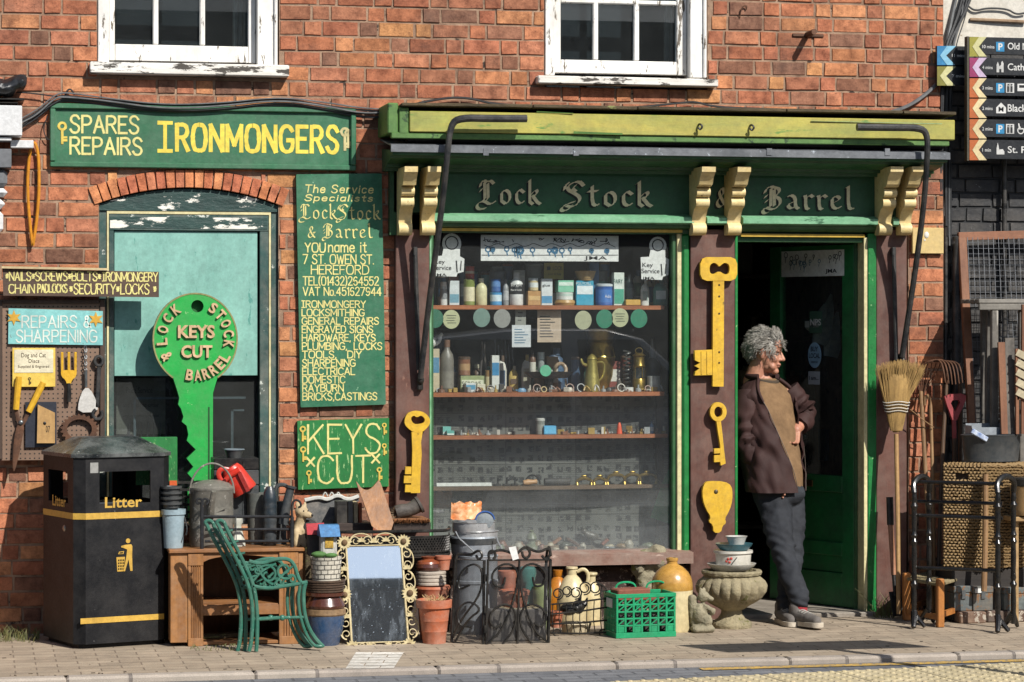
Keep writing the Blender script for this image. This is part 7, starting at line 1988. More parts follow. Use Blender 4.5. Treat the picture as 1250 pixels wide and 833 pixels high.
ms=node(nt,'ShaderNodeMixShader')
st=ramp(nt,noise_tex(nt,co,26,6,.7,(1,1,.28)),.5,.74,(0.06,.06,.06),(.26,.26,.26));spk=ramp(nt,noise_tex(nt,co,95,2,.5),.69,.73,(0,0,0),(.55,.55,.55))
ad=mix(nt,1.0,st,spk,'ADD');nt.links.new(ad,ms.inputs[0]);nt.links.new(b.outputs[0],ms.inputs[1]);nt.links.new(df.outputs[0],ms.inputs[2]);nt.links.new(ms.outputs[0],nt.nodes['Material Output'].inputs[0])
mb=MB();mb.add([tuple(MU(0,0)),tuple(MU(1,0)),tuple(MU(1,1)),tuple(MU(0,1))],[(0,1,2,3)]);mb.done('glass',mg,t,None)
mb=MB();mb.add([tuple(MU(u,v,-.012))for u,v in((-.02,-.01),(1.02,-.01),(1.02,1.01),(-.02,1.01))]+[tuple(MU(u,v,-.003))for u,v in((-.02,-.01),(1.02,-.01),(1.02,1.01),(-.02,1.01))],[(0,1,2,3),(4,5,6,7),(0,1,5,4),(1,2,6,5),(2,3,7,6),(3,0,4,7)]);mb.done('backing',M_OLD,t)
M_WIRE=mat('cream_wire','#cfc096',.5,c2='#b3a274',vs=40,bump=.3,chip=.66,chip_c='#7d6a48',chip_s=60)
W_=(cs[1]-cs[0]).length;H_=(cs[3]-cs[0]).length
mb=MB();mb.tube([MU(-.02,-.012,.004),MU(1.02,-.012,.004),MU(1.02,1.012,.004),MU(-.02,1.012,.004)],.0075,6,True);mb.done('inner_frame',M_WIRE,t)
du,dv=1/W_,1/H_
mb=MB()
def scr(cu,cv,r,a0,a1,k=.35):
 n=18
 return[MU(cu+du*r*(1-(1-k)*i/n)*cos(R(a0+(a1-a0)*i/n)),cv+dv*r*(1-(1-k)*i/n)*sin(R(a0+(a1-a0)*i/n)),.006)for i in range(n+1)]
e=.034
for i in range(2):
 for(vv,sg)in((1.012+dv*.026,1),(-.012-dv*.02,-1)):
  cu=.27+i*.46
  for s_ in(-1,1):
   mb.tube(scr(cu+s_*.11,vv,e*.8,90-s_*100 if sg>0 else-90+s_*100,(90+s_*330)if sg>0 else(-90-s_*330)),.0032,5)
  ar=[MU(cu+.21*cos(a),vv+sg*dv*.040*sin(a),.006)for a in[pi*j/12 for j in range(13)]]
  mb.tube(ar,.0036,5)
for j in range(4):
 cv=.14+j*.24
 for(uu,sg)in((-.02-du*.025,-1),(1.02+du*.025,1)):
  for s_ in(-1,1):
   mb.tube(scr(uu,cv+s_*.058,e*.78,90*s_+0 if sg>0 else 180-90*s_,(90*s_-s_*400)if sg>0 else(180-90*s_+s_*400)),.0032,5)
  ar=[MU(uu+sg*du*.036*sin(a),cv+.115*cos(a),.006)for a in[pi*k_/12 for k_ in range(13)]]
  mb.tube(ar,.0036,5)
mb.done('scrollwork',M_WIRE,t)
M_PETAL=mat('petal','#d3c79f',.6,c2='#bba978',vs=50);M_SEED=mat('seed_head','#6d5538',.8)
for(u,v,r_)in((-.05,1.05,.042),(1.06,1.05,.042),(-.10,.5,.040),(1.11,.5,.046),(-.02,-.055,.04),(1.02,-.055,.044)):
 mb=MB();c=MU(u,v,.012)
 for i in range(14):
  a=2*pi*i/14+.1;d=V3((cos(a),0,sin(a)));n_=V3((-d.z,0,d.x))
  vs=[c+d*r_*.3-n_*r_*.1,c+d*r_*.65-n_*r_*.17+V3((0,-.006,0)),c+d*r_*ru(.9,1.08)+V3((0,ru(-.004,.006),0)),c+d*r_*.65+n_*r_*.17+V3((0,-.006,0)),c+d*r_*.3+n_*r_*.1]
  mb.add(vs,[(0,1,2,3,4)])
 f_=mb.done('sunflower',M_PETAL,t)
 mb=MB();mb.ell(c+V3((0,-.004,0)),(r_*.4,.012,r_*.4),None,12,6);mb.done('flower_centre',M_SEED,f_)
for(u,v)in((.5,1.05),(.27,1.06),(.73,1.06),(-.09,.26),(1.09,.26),(-.09,.76),(1.09,.76),(.3,-.05),(.65,-.05)):
 mb=MB();c=MU(u,v,.012)
 for i in range(5):
  a=R(90+(i-2)*42);d=V3((cos(a),0,sin(a)));n_=V3((-d.z,0,d.x));r_=.026
  mb.add([c-n_*.003,c+d*r_*.6-n_*.006+V3((0,-.004,0)),c+d*r_,c+d*r_*.6+n_*.006+V3((0,-.004,0)),c+n_*.003],[(0,1,2,3,4)])
 mb.done('leaf',M_PETAL,t)
 # -- pots right of the mirror
TY=G(529,785).y
t,o,k=lpot('terracotta_pot','ringed terracotta flowerpot on the pavement right of the mirror','flowerpot',530,785,[(.1,0),(14,0),(15.5,14),(15.9,14.6),(15.8,16),(17,27),(17.4,27.6),(17.3,29),(19,43),(21.5,43.5),(22,53),(20,53.5),(19,44),(.1,40)],M_TERRA,None)
mb=MB()
for i in range(46):a=ru(0,6.3);q=o+V3((ru(-.05,.05),ru(-.06,.02),52*k));mb.tube([q,q+V3((cos(a)*.025,sin(a)*.02,ru(.0,.035)))],.0016,4)
mb.done('dry_straw',mat('straw','#c9ac78',.8),t)
TYb=TY+.17
t,o2,k2=lpot('terracotta_bowl','wide terracotta bowl stacked behind the straw-filled flowerpot','bowl',528,735,[(.1,-60),(14,-60),(17,-20),(18,0),(20,14),(22,17),(21,20),(.1,17)],M_TERRA,TYb)
o2g=o2.z
t=thing('ringed_planter','squat white planter with dark rings on the terracotta bowl','planter',P(526,714,TYb))
o=V3((P(526,714,TYb).x,TYb,o2.z+20.5*k2));mb=MB();pr=[(.1,0)]
for i in range(4):pr+=[(17.5,i*4.4+.3),(18.5,i*4.4+1.2),(18.5,i*4.4+3.4),(17.5,i*4.4+4.2)]
pr+=[(.1,18)]
mb.lathe([(max(r*k2,.0001),h*k2)for r,h in pr],o,26);mb.done('pot',mat('ring_white','#b5aa9c',.7,c2='#958a7c',vs=12,dust=.3),t)
t=thing('brown_lidded_dish','glossy brown lidded dish topmost on the ringed planter','dish',P(523,696,TYb))
o4=o+V3((-.015,0,18.2*k2));mb=MB();mb.lathe([(max(r*k2,.0001),h*k2)for r,h in((.1,0),(14,0),(16,4),(15,8),(12,9))],o4,26);mb.done('dish',M_BROWNGL,t)
mb=MB();mb.lathe([(max(r*k2,.0001),h*k2)for r,h in((14,8.5),(13,11),(8,13),(7,14),(9,17),(.1,18))],o4,26);mb.done('lid',mat('rust_glaze','#8f4e30',.3,c2='#74391f',vs=9,coat=.4),t)
t,o5,k5=lpot('terracotta_pot','small terracotta pot on its side right of the brown lidded dish','flowerpot',541,697,[(.1,0),(7,0),(9,13),(10,13),(10,17),(.1,17)],M_TERRA,TYb+.02,z=o4.z)
# -- galvanised buckets, pans, bag
ZY=G(575,776).y+.05
t,o,k=lpot('galvanised_tank','tall galvanised tank with round holes standing behind the fire screen','tank',580,772,[(.1,0),(26,0),(27,3),(27.5,60),(28.5,61),(28.5,64),(27.5,65),(27.5,92),(28.5,94),(27,95),(.1,90)],M_GALVB,None)
mb=MB()
for(dx,dz)in((-14,78),(-16,32),(4,78)):a=math.asin(dx/27.6);q=o+V3((dx*k,-cos(a)*27.7*k,dz*k));mb.lathe([(.0001,0),(3.2*k,0),(3.2*k,.002)],q,12,MRot(R(90),3,'X')@MRot(-a,3,'Y'));
mb.done('hole',M_BLACK,t)
ZYc=o.y
ztk=o.z+95*k
t,o2,k=lpot('galvanised_bucket','galvanised bucket with a dark band and folded wire handles on the tank','bucket',578,677,[(.1,0),(26,0),(27,2),(28.5,20),(29.5,21),(29,23),(27,23),(.1,15)],M_GALVB,ZYc,z=ztk)
mb=MB();mb.tube(pxs([(556,649),(560,657),(580,675)],ZYc-.14),.0045,6);mb.tube(pxs([(606,655),(607,660),(614,673)],ZYc-.13),.0045,6);mb.done('wire_handle',mat('bright_wire','#c9ced2',.3,.6),t)
mb=MB();mb.lathe([(28.9*k,14*k),(29.2*k,20*k)],o2,26);mb.done('dark_band',M_DKPOT,t)
z3=o2.z+16*k
M_CHROME=mat('stainless','#c5c6c4',.32,.45,c2='#a6a7aa',vs=12,bump=.1)
t,o3,k=lpot('steel_pan','wide stainless pan lower of two above the galvanised bucket','pan',581,656,[(.1,0),(25,0),(26.5,1),(26.5,12),(28,13),(26,13),(.1,3)],M_CHROME,ZYc,z=z3)
t,o4,k=lpot('steel_pan','stainless cake ring upper of two, holding the orange bag','pan',578,645,[(.1,0),(25.5,0),(26,1),(26,12),(27,13),(25.5,13),(.1,3)],M_CHROME,ZYc,z=o3.z+11*k)
t=thing('orange_bag','crumpled orange and clear plastic bag on top of the pans','bag',P(570,634,ZYc))
mb=MB();nx,nz=14,9
for side in(-.035,.035):
 vs=[]
 for j in range(nz+1):
  for i in range(nx+1):
   x=551+37*i/nx+(nz-j)*-.1;y=634-20.5*j/nz+ru(-.9,.9)+(1.3*sin(i*1.3)if j==nz else 0)
   q=P(x,y,ZYc-.03);q.y+=side*sin(pi*(i+.3)/(nx+.6))*(1-.6*j/nz)+ru(-.006,.006);vs.append(q)
 mb.add(vs,[(j*(nx+1)+i,j*(nx+1)+i+1,(j+1)*(nx+1)+i+1,(j+1)*(nx+1)+i)for j in range(nz)for i in range(nx)])
mb.done('bag',mat('orange_plastic','#e0762a',.25,c2='#e9c9a0',vs=16,bump=.5,bs=30,coat=.4),t,50)
t=thing('sieve','small wire sieve with a blue rim tucked behind the orange bag','sieve',P(594,634,ZYc-.06))
mb=MB();c=P(592,634.5,ZYc-.09);r_=m(11);mb.tube([c+V3((r_*cos(a),0,r_*.85*sin(a)))for a in[pi*i/16 for i in range(17)]],.005,6);mb.done('rim',mat('blue_rim','#3a5fa0',.4),t)
mb=MB();mb.lathe([(r_*.97,0),(r_*.7,.006),(r_*.4,.010),(.0001,.012)],c,20,MRot(R(78),3,'X'));mb.done('mesh',mat('sieve_mesh','#7d8488',.7,0,c2='#5d6468',vs=160),t)
# -- wrought iron fire screen
SYf=G(630,786).y
t=thing('fire_screen','folding black wrought iron fire screen with scrolls and mesh panels','fire screen',P(615,786,SYf))
def zs7(x,y):return(520+x/4.165,600+y/4.165)
def panel(pts4,name,scrolls,top,meshed=True):
 0
 c=[P(zs7(x,y)[0],zs7(x,y)[1],Y)for x,y,Y in pts4]
 def U(u,v,o=0):return c[0].lerp(c[1],u).lerp(c[3].lerp(c[2],u),v)+V3((0,-o,0))
 mb=MB();mb.tube([U(0,0),U(1,0),U(1,1),U(0,1)],.0085,6,True);f_=mb.done(name,M_BLACK,t)
 mb=MB()
 for s_ in scrolls:mb.tube(smo([U(a,b_,.005)for a,b_ in s_],2),.006,6)
 mb.done('scrollwork',M_BLACK,f_)
 mb=MB()
 for s_ in top:mb.tube(smo([U(a,b_,.002)for a,b_ in s_],2),.0075,6)
 mb.done('crest',M_BLACK,f_)
 if meshed:
  mb=MB();mb.add([tuple(U(a,b_,-.006))for a,b_ in((.02,.01),(.98,.01),(.98,.99),(.02,.99))],[(0,1,2,3)]);mb.done('mesh',M_SCREEN,f_)
 return U
def screenmat():
 mt,nt,b=_base('fine_mesh')
 co=node(nt,'ShaderNodeTexCoord').outputs['Object']
 mp=node(nt,'ShaderNodeMapping');mp.inputs['Rotation'].default_value=(R(90),0,0);nt.links.new(co,mp.inputs[0])
 br=node(nt,'ShaderNodeTexBrick');br.offset=0
 for k_,v in(('Scale',1),('Brick Width',.006),('Row Height',.006),('Mortar Size',.00075)):br.inputs[k_].default_value=v
 nt.links.new(mp.outputs[0],br.inputs[0])
 tr=node(nt,'ShaderNodeBsdfTransparent');mx=node(nt,'ShaderNodeMixShader');b.inputs['Base Color'].default_value=(.03,.03,.032,1);b.inputs['Roughness'].default_value=.5
 nt.links.new(br.outputs[1],mx.inputs[0]);nt.links.new(tr.outputs[0],mx.inputs[1]);nt.links.new(b.outputs[0],mx.inputs[2])
 nt.links.new(mx.outputs[0],nt.nodes['Material Output'].inputs[0])
 return mt
M_SCREEN=screenmat()
def spir(cu,cv,r,a0,a1,asp=1.0,k=.3,n=14):return[(cu+r*asp*(1-(1-k)*i/n)*cos(R(a0+(a1-a0)*i/n)),cv+r*(1-(1-k)*i/n)*sin(R(a0+(a1-a0)*i/n)))for i in range(n+1)]
main=panel([(305,785,SYf),(622,778,SYf+.0),(632,348,SYf),(315,350,SYf)],'centre_panel',[[(.5,0),(.5,1)],[(.02,.03),(.28,.2),(.5,.72),(.46,.92),(.25,.97),(.05,.85),(.1,.7),(.25,.68),(.28,.8)],[(.98,.03),(.72,.2),(.5,.72),(.54,.92),(.75,.97),(.95,.85),(.9,.7),(.75,.68),(.72,.8)],[(.25,.0),(.46,.2),(.47,.4),(.3,.5),(.08,.42),(.04,.28),(.14,.2),(.24,.26)],[(.75,.0),(.54,.2),(.53,.4),(.7,.5),(.92,.42),(.96,.28),(.86,.2),(.76,.26)]],[[(.02,1.0),(.0,1.09),(.08,1.12),(.13,1.05),(.08,1.01)],[(.03,1.08),(.2,1.13),(.45,1.06),(.52,1.12),(.6,1.16),(.68,1.09),(.64,1.02),(.56,1.03),(.54,1.1)],[(.6,1.16),(.8,1.08),(.98,1.15),(1.0,1.05),(.92,1.0),(.86,1.05)]])
panel([(130,765,SYf+.10),(290,782,SYf+.01),(297,352,SYf+.01),(152,345,SYf+.10)],'left_panel',[[(.03,.05),(.3,.3),(.9,.6),(.95,.9),(.6,.97),(.15,.85),(.1,.62),(.5,.7)],[(.1,.0),(.5,.3),(.95,.42),(.5,.52),(.1,.4),(.2,.2),(.6,.2)]],[[(.0,1.0),(.05,1.08),(.5,1.05),(.8,1.13),(.95,1.06),(.8,1.0),(.7,1.06)]])
panel([(622,778,SYf+.005),(600,748,SYf+.16),(612,330,SYf+.16),(633,348,SYf+.005)],'right_panel',[[(.1,.1),(.5,.4),(.9,.7),(.5,.9),(.1,.7)]],[[(.0,1.05),(.3,1.15),(.8,1.1),(1.0,1.0)]])
mb=MB()
for y in(440,600,700):q=P(*zs7(300,y),SYf-.004);mb.tube([q+V3((0,0,-.02)),q+V3((0,0,.02))],.007,8)
mb.done('hinge',M_BLACK,t)
mb=MB();pts=[P(621,668.5,SYf-.018),P(629.5,667,SYf-.018),P(633.5,682,SYf-.018),P(626,684.5,SYf-.018)]
mb.add([tuple(p_)for p_ in pts]+[tuple(p_+V3((0,.002,0)))for p_ in pts],[(0,1,2,3),(7,6,5,4),(0,1,5,4),(1,2,6,5),(2,3,7,6),(3,0,4,7)]);mb.done('price_tag',M_PAPERW,t)
SB=SYf+.26
lpot('glazed_pot','teal glazed pot behind the upper half of the fire screen','pot',644,712,[(.1,-50),(6,-50),(8,0),(11,12),(10,18),(8,20),(.1,19)],mat('teal_glaze','#4a8078',.3,c2='#3a6a63',vs=8,coat=.3),SB+.1)
lpot('terracotta_pot','wide terracotta pot behind the middle of the fire screen','flowerpot',628,735,[(.1,-30),(13,-30),(15,-4),(17,8),(19,9),(19,14),(17,15),(.1,10)],M_TERRA,SB)
lpot('terracotta_pot','terracotta pot with a pale rim left of the teal pot behind the screen','flowerpot',620,706,[(.1,-30),(8,-30),(10,0),(12,4),(12,9),(.1,8)],M_TERRA,SB+.12)
lpot('stone_planter','beige stone bowl behind the fire screen under the terracotta pot','planter',634,748,[(.1,-26),(16,-26),(20,-8),(26,2),(26,7),(22,8),(.1,4)],M_BEIGE,SB-.04)
lpot('green_pot','pale green pot behind the right edge of the fire screen','pot',662,728,[(.1,-40),(9,-40),(11,0),(12,8),(10,14),(.1,13)],mat('pale_green_pot','#93a06a',.6,c2='#7a8656',vs=10),SB+.04)
mb=MB();q0,q1=P(598,780,SYf+.12),P(664,743,SYf+.12)
mb.box(q0.x,SYf+.1,.002,q1.x,SYf+.2,q1.z,.006)
for i in range(5):x=q0.x+(q1.x-q0.x)*(.1+.2*i);mb.box(x-.014,SYf+.092,.03,x+.014,SYf+.0995,q1.z-.03,.004)
mb.solo('trough_planter','grey embossed trough planter behind the foot of the fire screen','planter',mat('grey_trough','#6d6a66',.7,c2='#55524f',vs=10,bump=.4,dust=.4))
JY=G(700,772).y+.28
M_CREAMG=mat('cream_stoneware','#d3c49a',.35,c2='#c4b388',vs=6,bump=.15,dust=.12,coat=.2)
M_AMBER=mat('amber_glaze','#c07a24',.3,c2='#a86518',vs=8,coat=.4,bump=.1)
lpot('glazed_jar','amber glazed jar right behind the fire screen edge','jar',681,760,[(.1,0),(14,0),(16,20),(15,38),(9,52),(5,56),(6,58),(6,64),(.1,64)],M_AMBER,JY+.05)
t,o,k=lpot('stoneware_jug','large cream stoneware jug with a loop handle beside the amber jar','jug',698,762,[(.1,0),(17,0),(19,6),(20,28),(17,44),(10,56),(6,60),(6,67),(7.5,68),(7,70),(.1,70)],M_CREAMG,JY)
mb=MB();mb.tube(smo([o+V3((6*k,-.01,64*k)),o+V3((14*k,-.02,68*k)),o+V3((20*k,-.02,62*k)),o+V3((19*k,-.02,50*k)),o+V3((15*k,-.01,47*k))],2),2.3*k,8);mb.done('handle',M_CREAMG,t)
t,o,k=lpot('stoneware_jug','slim cream stoneware bottle right of the loop-handled jug','jug',722,764,[(.1,0),(11,0),(12,4),(12,36),(8,50),(5,54),(5,60),(7.5,63),(7,65),(.1,64)],M_CREAMG,JY+.06)
WYp=G(706,776).y
t=thing('wire_planter','low black wire basket with a row of scroll loops in front of the jugs','wire basket',P(706,778,WYp))
mb=MB();a,b_=P(673,738,WYp),P(744,730,WYp-.02);z0=a.z
for r_,(ya,yb2)in enumerate(((738,730),(750,741),(762,757),(773,772))):mb.tube(pxs([(673,ya,WYp),(708,(ya+yb2)/2+1,WYp-.015),(744,yb2,WYp-.02)],WYp),.005,6)
for i in range(9):x=675+i*8.4;mb.tube(pxs([(x,738-i*.9),(x-1,756),(x+1,772)],WYp+.004),.003,5)
mb.done('wires',M_BLACK,t)
mb=MB()
for i,(x,y,r_)in enumerate(((681,725,7),(692,722,6.5),(703,724,7.5),(714,718,8),(727,718,8.5),(738,727,7))):
 c=P(x,y,WYp-.01);rr=m(r_);mb.tube([c+V3((rr*(1-.5*(j/20))*cos(R(-100+j*27)),0,rr*(1-.5*(j/20))*sin(R(-100+j*27))))for j in range(21)],.004,6)
mb.tube(smo(pxs([(729,712),(738,716),(744,726),(744,738)],WYp-.015),2),.004,6)
for x in(680,736):c=P(x,776,WYp);mb.tube([c+V3((.02*cos(R(j*30)),0,.015+.02*sin(R(j*30))))for j in range(11)],.004,6)
mb.done('scroll_loops',M_BLACK,t)
mb=MB();q=P(694,744,WYp+.08);mb.ell(q,(.05,.06,.035));mb.ell(q+V3((.06,.02,.01)),(.035,.05,.04));mb.cap(q+V3((.06,0,.03)),q+V3((.07,0,.08)),.014,.006);mb.cap(q+V3((.09,0,.02)),q+V3((.11,.01,.06)),.014,.006)
mb=remesh(mb,.006,2);mb.solo('black_cat_ornament','black cat-shaped ornament lying in the wire basket','ornament',M_BLACK)
lpot('clay_dish','tan clay dish at the bottom of the wire basket','dish',703,773,[(.1,0),(16,0),(19,12),(18,13),(.1,4)],M_BEIGE,WYp+.09)
lpot('terracotta_pot','small terracotta pot at the left end of the wire basket','flowerpot',679,766,[(.1,0),(6,0),(8,16),(9,16),(9,20),(.1,19)],M_TERRA,WYp+.07)
# -- GOODS ON THE PAVEMENT, CENTRE AND RIGHT
M_CRATE=mat('crate_green','#159a66',.4,c2='#0f8557',vs=9,bump=.1,dust=.12,dust_c=(.12,.3,.2))
cA=G(752,780);cB=G(824,778.5)
ux=(cB-cA);Lx=ux.length;ux.normalize()
uy=V3((-ux.y,ux.x,0));Hc=m(54,760,cA.y)
t=thing('plastic_crate','bright green lattice plastic crate holding a brick, in front of the flagon','crate',cA)
CM=Matrix.Translation(cA)@MRot(R(5),4,'Z')
Lx=m(78,790,cA.y);Ly=.22
def cr(mb,x0,y0,z0,x1,y1,z1):mb.box(x0,y0,z0,x1,y1,z1,.002)
def crate_side(name,M2,L_):
 mb=MB();mb.M=CM@M2
 cr(mb,0,0,Hc-.022,L_,.012,Hc);cr(mb,0,0,.0,L_,.012,.03)
 nr=5
 for j in range(1,nr):z=.03+(Hc-.052)*j/nr;cr(mb,.012,.002,z-.005,L_-.012,.010,z+.005)
 nc=7
 for i in range(nc+1):x=.008+(L_-.016)*i/nc;cr(mb,x-.006,.001,.0305,x+.006,.0115,Hc-.0225)
 for i in range(nc):
  for j in range(nr):
   x0=.008+(L_-.016)*i/nc;x1=.008+(L_-.016)*(i+1)/nc;z0=.03+(Hc-.052)*j/nr;z1=.03+(Hc-.052)*(j+1)/nr
   if j in(1,3,4):mb.bar((x0,.006,z0),(x1,.006,z1),.006,.006)
   if j==0 and i%2==0:cr(mb,x0+.006,.003,z0,x1-.006,.009,z1-.006)
 mb.done(name,M_CRATE,t)
crate_side('front_side',Matrix(),Lx)
crate_side('back_side',Matrix.Translation((0,Ly-.012,0)),Lx)
crate_side('left_side',Matrix.Translation((0.012,0.0125,0))@MRot(R(90),4,'Z'),Ly-.025)
crate_side('right_side',Matrix.Translation((Lx,.0125,0))@MRot(R(90),4,'Z'),Ly-.025)
mb=MB();mb.M=CM;mb.box(.0125,.0125,.004,Lx-.0125,Ly-.0125,.012);mb.done('base',M_CRATE,t)
mb=MB();mb.M=CM
for(x0,y_)in((.06,Ly-.02),(.24,Ly-.02)):mb.tube(smo([(x0,y_,Hc),(x0+.02,y_,Hc+.045),(x0+.11,y_,Hc+.045),(x0+.13,y_,Hc)],2),.006,6)
mb.done('handle',M_CRATE,t)
mb=MB();mb.M=CM;mb.box(.012,.02,Hc-.075,.0095-.0,.10,Hc-.035);mb.box(-.002,.06,Hc-.08,-.0005,.16,Hc-.03);mb.done('crate_label',M_PAPERW,t)
mb=MB();mb.M=CM;mb.obox((.12,.11,Hc-.012),(.20,.10,.065),MRot(.15,3,'Z'),.006);mb.obox((.26,.10,Hc-.06),(.1,.1,.06),MRot(-.4,3,'Z'),.006);mb.v=[tuple(v)for v in mb.v]
mb.M=None;rough_up(mb,.002,30);mb.solo('loose_brick','reddish brown bricks lying in the green crate','brick',mat('old_brick','#8d5540',.85,c2='#6f3f2f',vs=16,bump=.6))
mb=MB();mb.M=CM;mb.box(.02,.05,.013,Lx-.02,Ly-.03,.12,.01);mb.M=None;mb.solo('crate_contents','dark jumble packed in the bottom of the green crate','jumble',mat('dark_jumble','#2c2c28',.8,c2='#3d3a33',vs=30,bump=.8))
t,o,k=lpot('stoneware_flagon','tall two-tone stoneware flagon, honey shoulder over a cream body','flagon',820.5,770,[(.1,0),(24,0),(25,2),(25,50)],M_CREAMG,None)
mb=MB();mb.lathe([(r*k,h*k)for r,h in((25,50.05),(25.2,50.5),(25,58),(23.5,65),(19.5,72),(13,78),(7.5,81),(6.6,82))],o,30);mb.done('shoulder',mat('honey_glaze','#c2964a',.28,c2='#b0823a',vs=7,coat=.5,bump=.1),t)
mb=MB();mb.lathe([(6.6*k,81.5*k),(6.4*k,85*k),(7.2*k,85.6*k),(7.4*k,88.5*k),(6*k,89*k),(4*k,89*k),(4*k,85*k),(.0001,84*k)],o,20);mb.done('neck',mat('honey_glaze','#b8842f',.28),t)
def stonemat(name,c,c2,moss='#6b6b3a'):
 return mat(name,c,.92,c2=c2,vs=11,bump=1.0,bs=60,dist=.008,chip=.62,chip_c=moss,chip_s=9,dust=.35,dust_c=(.1,.1,.07))
M_STONE=stonemat('weathered_stone','#a39a80','#7d7560')
mb=MB();q=G(806,764);q.y+=.28
k=m(1,806,q.y);q.z=0
mb.box(q.x-.07,q.y-.06,0,q.x+.09,q.y+.08,62*k,.02);mb.ell(q+V3((-.01,0,72*k)),(16*k,.08,15*k));mb.ell(q+V3((.05,-.02,84*k)),(11*k,.06,9*k));mb.ell(q+V3((-.07,-.03,66*k)),(8*k,.05,12*k));mb.ell(q+V3((.06,-.05,72*k)),(8*k,.05,10*k))
mb=remesh(mb,.009,2);rough_up(mb,.008,24);rough_up(mb,.003,60)
mb.solo('stone_finial','rough weathered stone lump standing behind the flagon under the sill','stone',M_STONE)
t=thing('stone_animal','small weathered stone animal sitting between the flagon and the urn','statue',G(856,774))
q=G(857,772);k=m(1,857,q.y)
mb=MB();mb.box(q.x-14*k,q.y-12*k,0,q.x+14*k,q.y+12*k,9*k,3*k)
mb.ell(q+V3((-2*k,0,22*k)),(10*k,9*k,14*k));mb.ell(q+V3((1*k,-2*k,44*k)),(7.5*k,7*k,7*k));mb.cap(q+V3((4*k,-4*k,43*k)),q+V3((10*k,-7*k,41*k)),4.5*k,3*k)
mb.ell(q+V3((-2*k,0,51*k)),(2.5*k,2.5*k,4*k));mb.ell(q+V3((3*k,3*k,51*k)),(2.5*k,2.5*k,4*k))
mb.ell(q+V3((5*k,-5*k,14*k)),(7*k,7*k,8*k));mb.cap(q+V3((3*k,-5*k,32*k)),q+V3((10*k,-8*k,28*k)),3.5*k,3*k);mb.ell(q+V3((11*k,-8*k,26*k)),(4*k,4*k,5*k))
mb.cap(q+V3((-10*k,3*k,12*k)),q+V3((-11*k,4*k,40*k)),4*k,6*k)
mb=remesh(mb,.006,2);rough_up(mb,.003,30);rough_up(mb,.002,70);mb.done('figure',M_STONE,t)
UY=G(890,768).y
def flute(an,z):
 return 1.0+.085*abs(sin(an*10))**.7*max(0.0,1-abs((z/ku-46)/20)**2)if abs(z/ku-46)<20 else 1.0
o=G(893,766);ku=m(1,893,o.y)
t=thing('stone_urn','large fluted mossy stone garden urn beside the doorway','urn',o)
M_URN=stonemat('urn_stone','#a89c7c','#80755c','#5f5c33')
mb=MB();pr=[(.1,0),(24,0),(25,4),(24,7),(17,11),(13,17),(12.5,21),(17,24),(27,30),(35,37),(40,45),(41,51),(39,57),(34,62),(33.5,64),(36,65),(37,68),(36,70),(30,70),(28,66),(.1,60)]
prs=[]
for i in range(len(pr)-1):
 for u in(0,.34,.67):prs.append((pr[i][0]*(1-u)+pr[i+1][0]*u,pr[i][1]*(1-u)+pr[i+1][1]*u))
prs.append(pr[-1])
mb.lathe([(max(r*ku,.0001),h*ku)for r,h in prs],o,160,mod=flute);rough_up(mb,.0025,26);rough_up(mb,.0012,80);mb.done('urn',M_URN,t,50)
UYc=o.y
zu=o.z+70.3*ku
t,o2,k=lpot('white_saucer','wide white enamel saucer on the rim of the stone urn','saucer',893,699,[(.1,0),(22,0),(28,5),(30,8),(28,8),(22,3),(.1,2)],mat('white_enamel','#cfcec8',.3,c2='#b9b8b0',vs=9,dust=.2),UYc,z=zu,n=34)
t,o3,k=lpot('white_crock','white crock with red flowers standing on the white saucer','crock',895,693,[(.1,0),(20,0),(21,2),(22,17),(24,18),(24,21),(22,21),(.1,15)],mat('white_crock','#d3d0c6',.35,c2='#c2beb2',vs=7,dust=.12),UYc,z=zu+3*k,n=34)
mb=MB()
for(an,dz)in((-128,9),(-122,12),(-118,8),(-112,12.5)):
 a=R(an);q=o3+V3((21.6*k*cos(a),21.6*k*sin(a),dz*k));mb.ell(q,(1.8*k,1*k,1.8*k),None,8,5)
mb.done('red_flowers',mat('flower_red','#b03a2c',.5),t)
mb=MB();mb.tube([o3+V3((21.7*k*cos(R(a)),21.7*k*sin(R(a)),(5+(a+112)*.5)*k))for a in range(-112,-92,3)],.7*k,5);mb.done('grey_stem',mat('grey_print','#4d4f4c',.5),t)
t,o4,k=lpot('blue_dish','shallow blue-green dish on top of the white crock','dish',896,672,[(.1,0),(17,0),(22,6),(23,8),(21,8),(.1,2)],mat('blue_green_dish','#3f6d78',.35,c2='#2f5560',vs=10),UYc,z=zu+24.2*k)
t,o5,k=lpot('white_bowl','small tilted white bowl topmost on the urn stack','bowl',899,668,[(.1,0),(8,0),(12,12),(13.5,14),(12,14),(.1,3)],mat('white_enamel','#cfcec8',.3),UYc,z=zu+27*k)
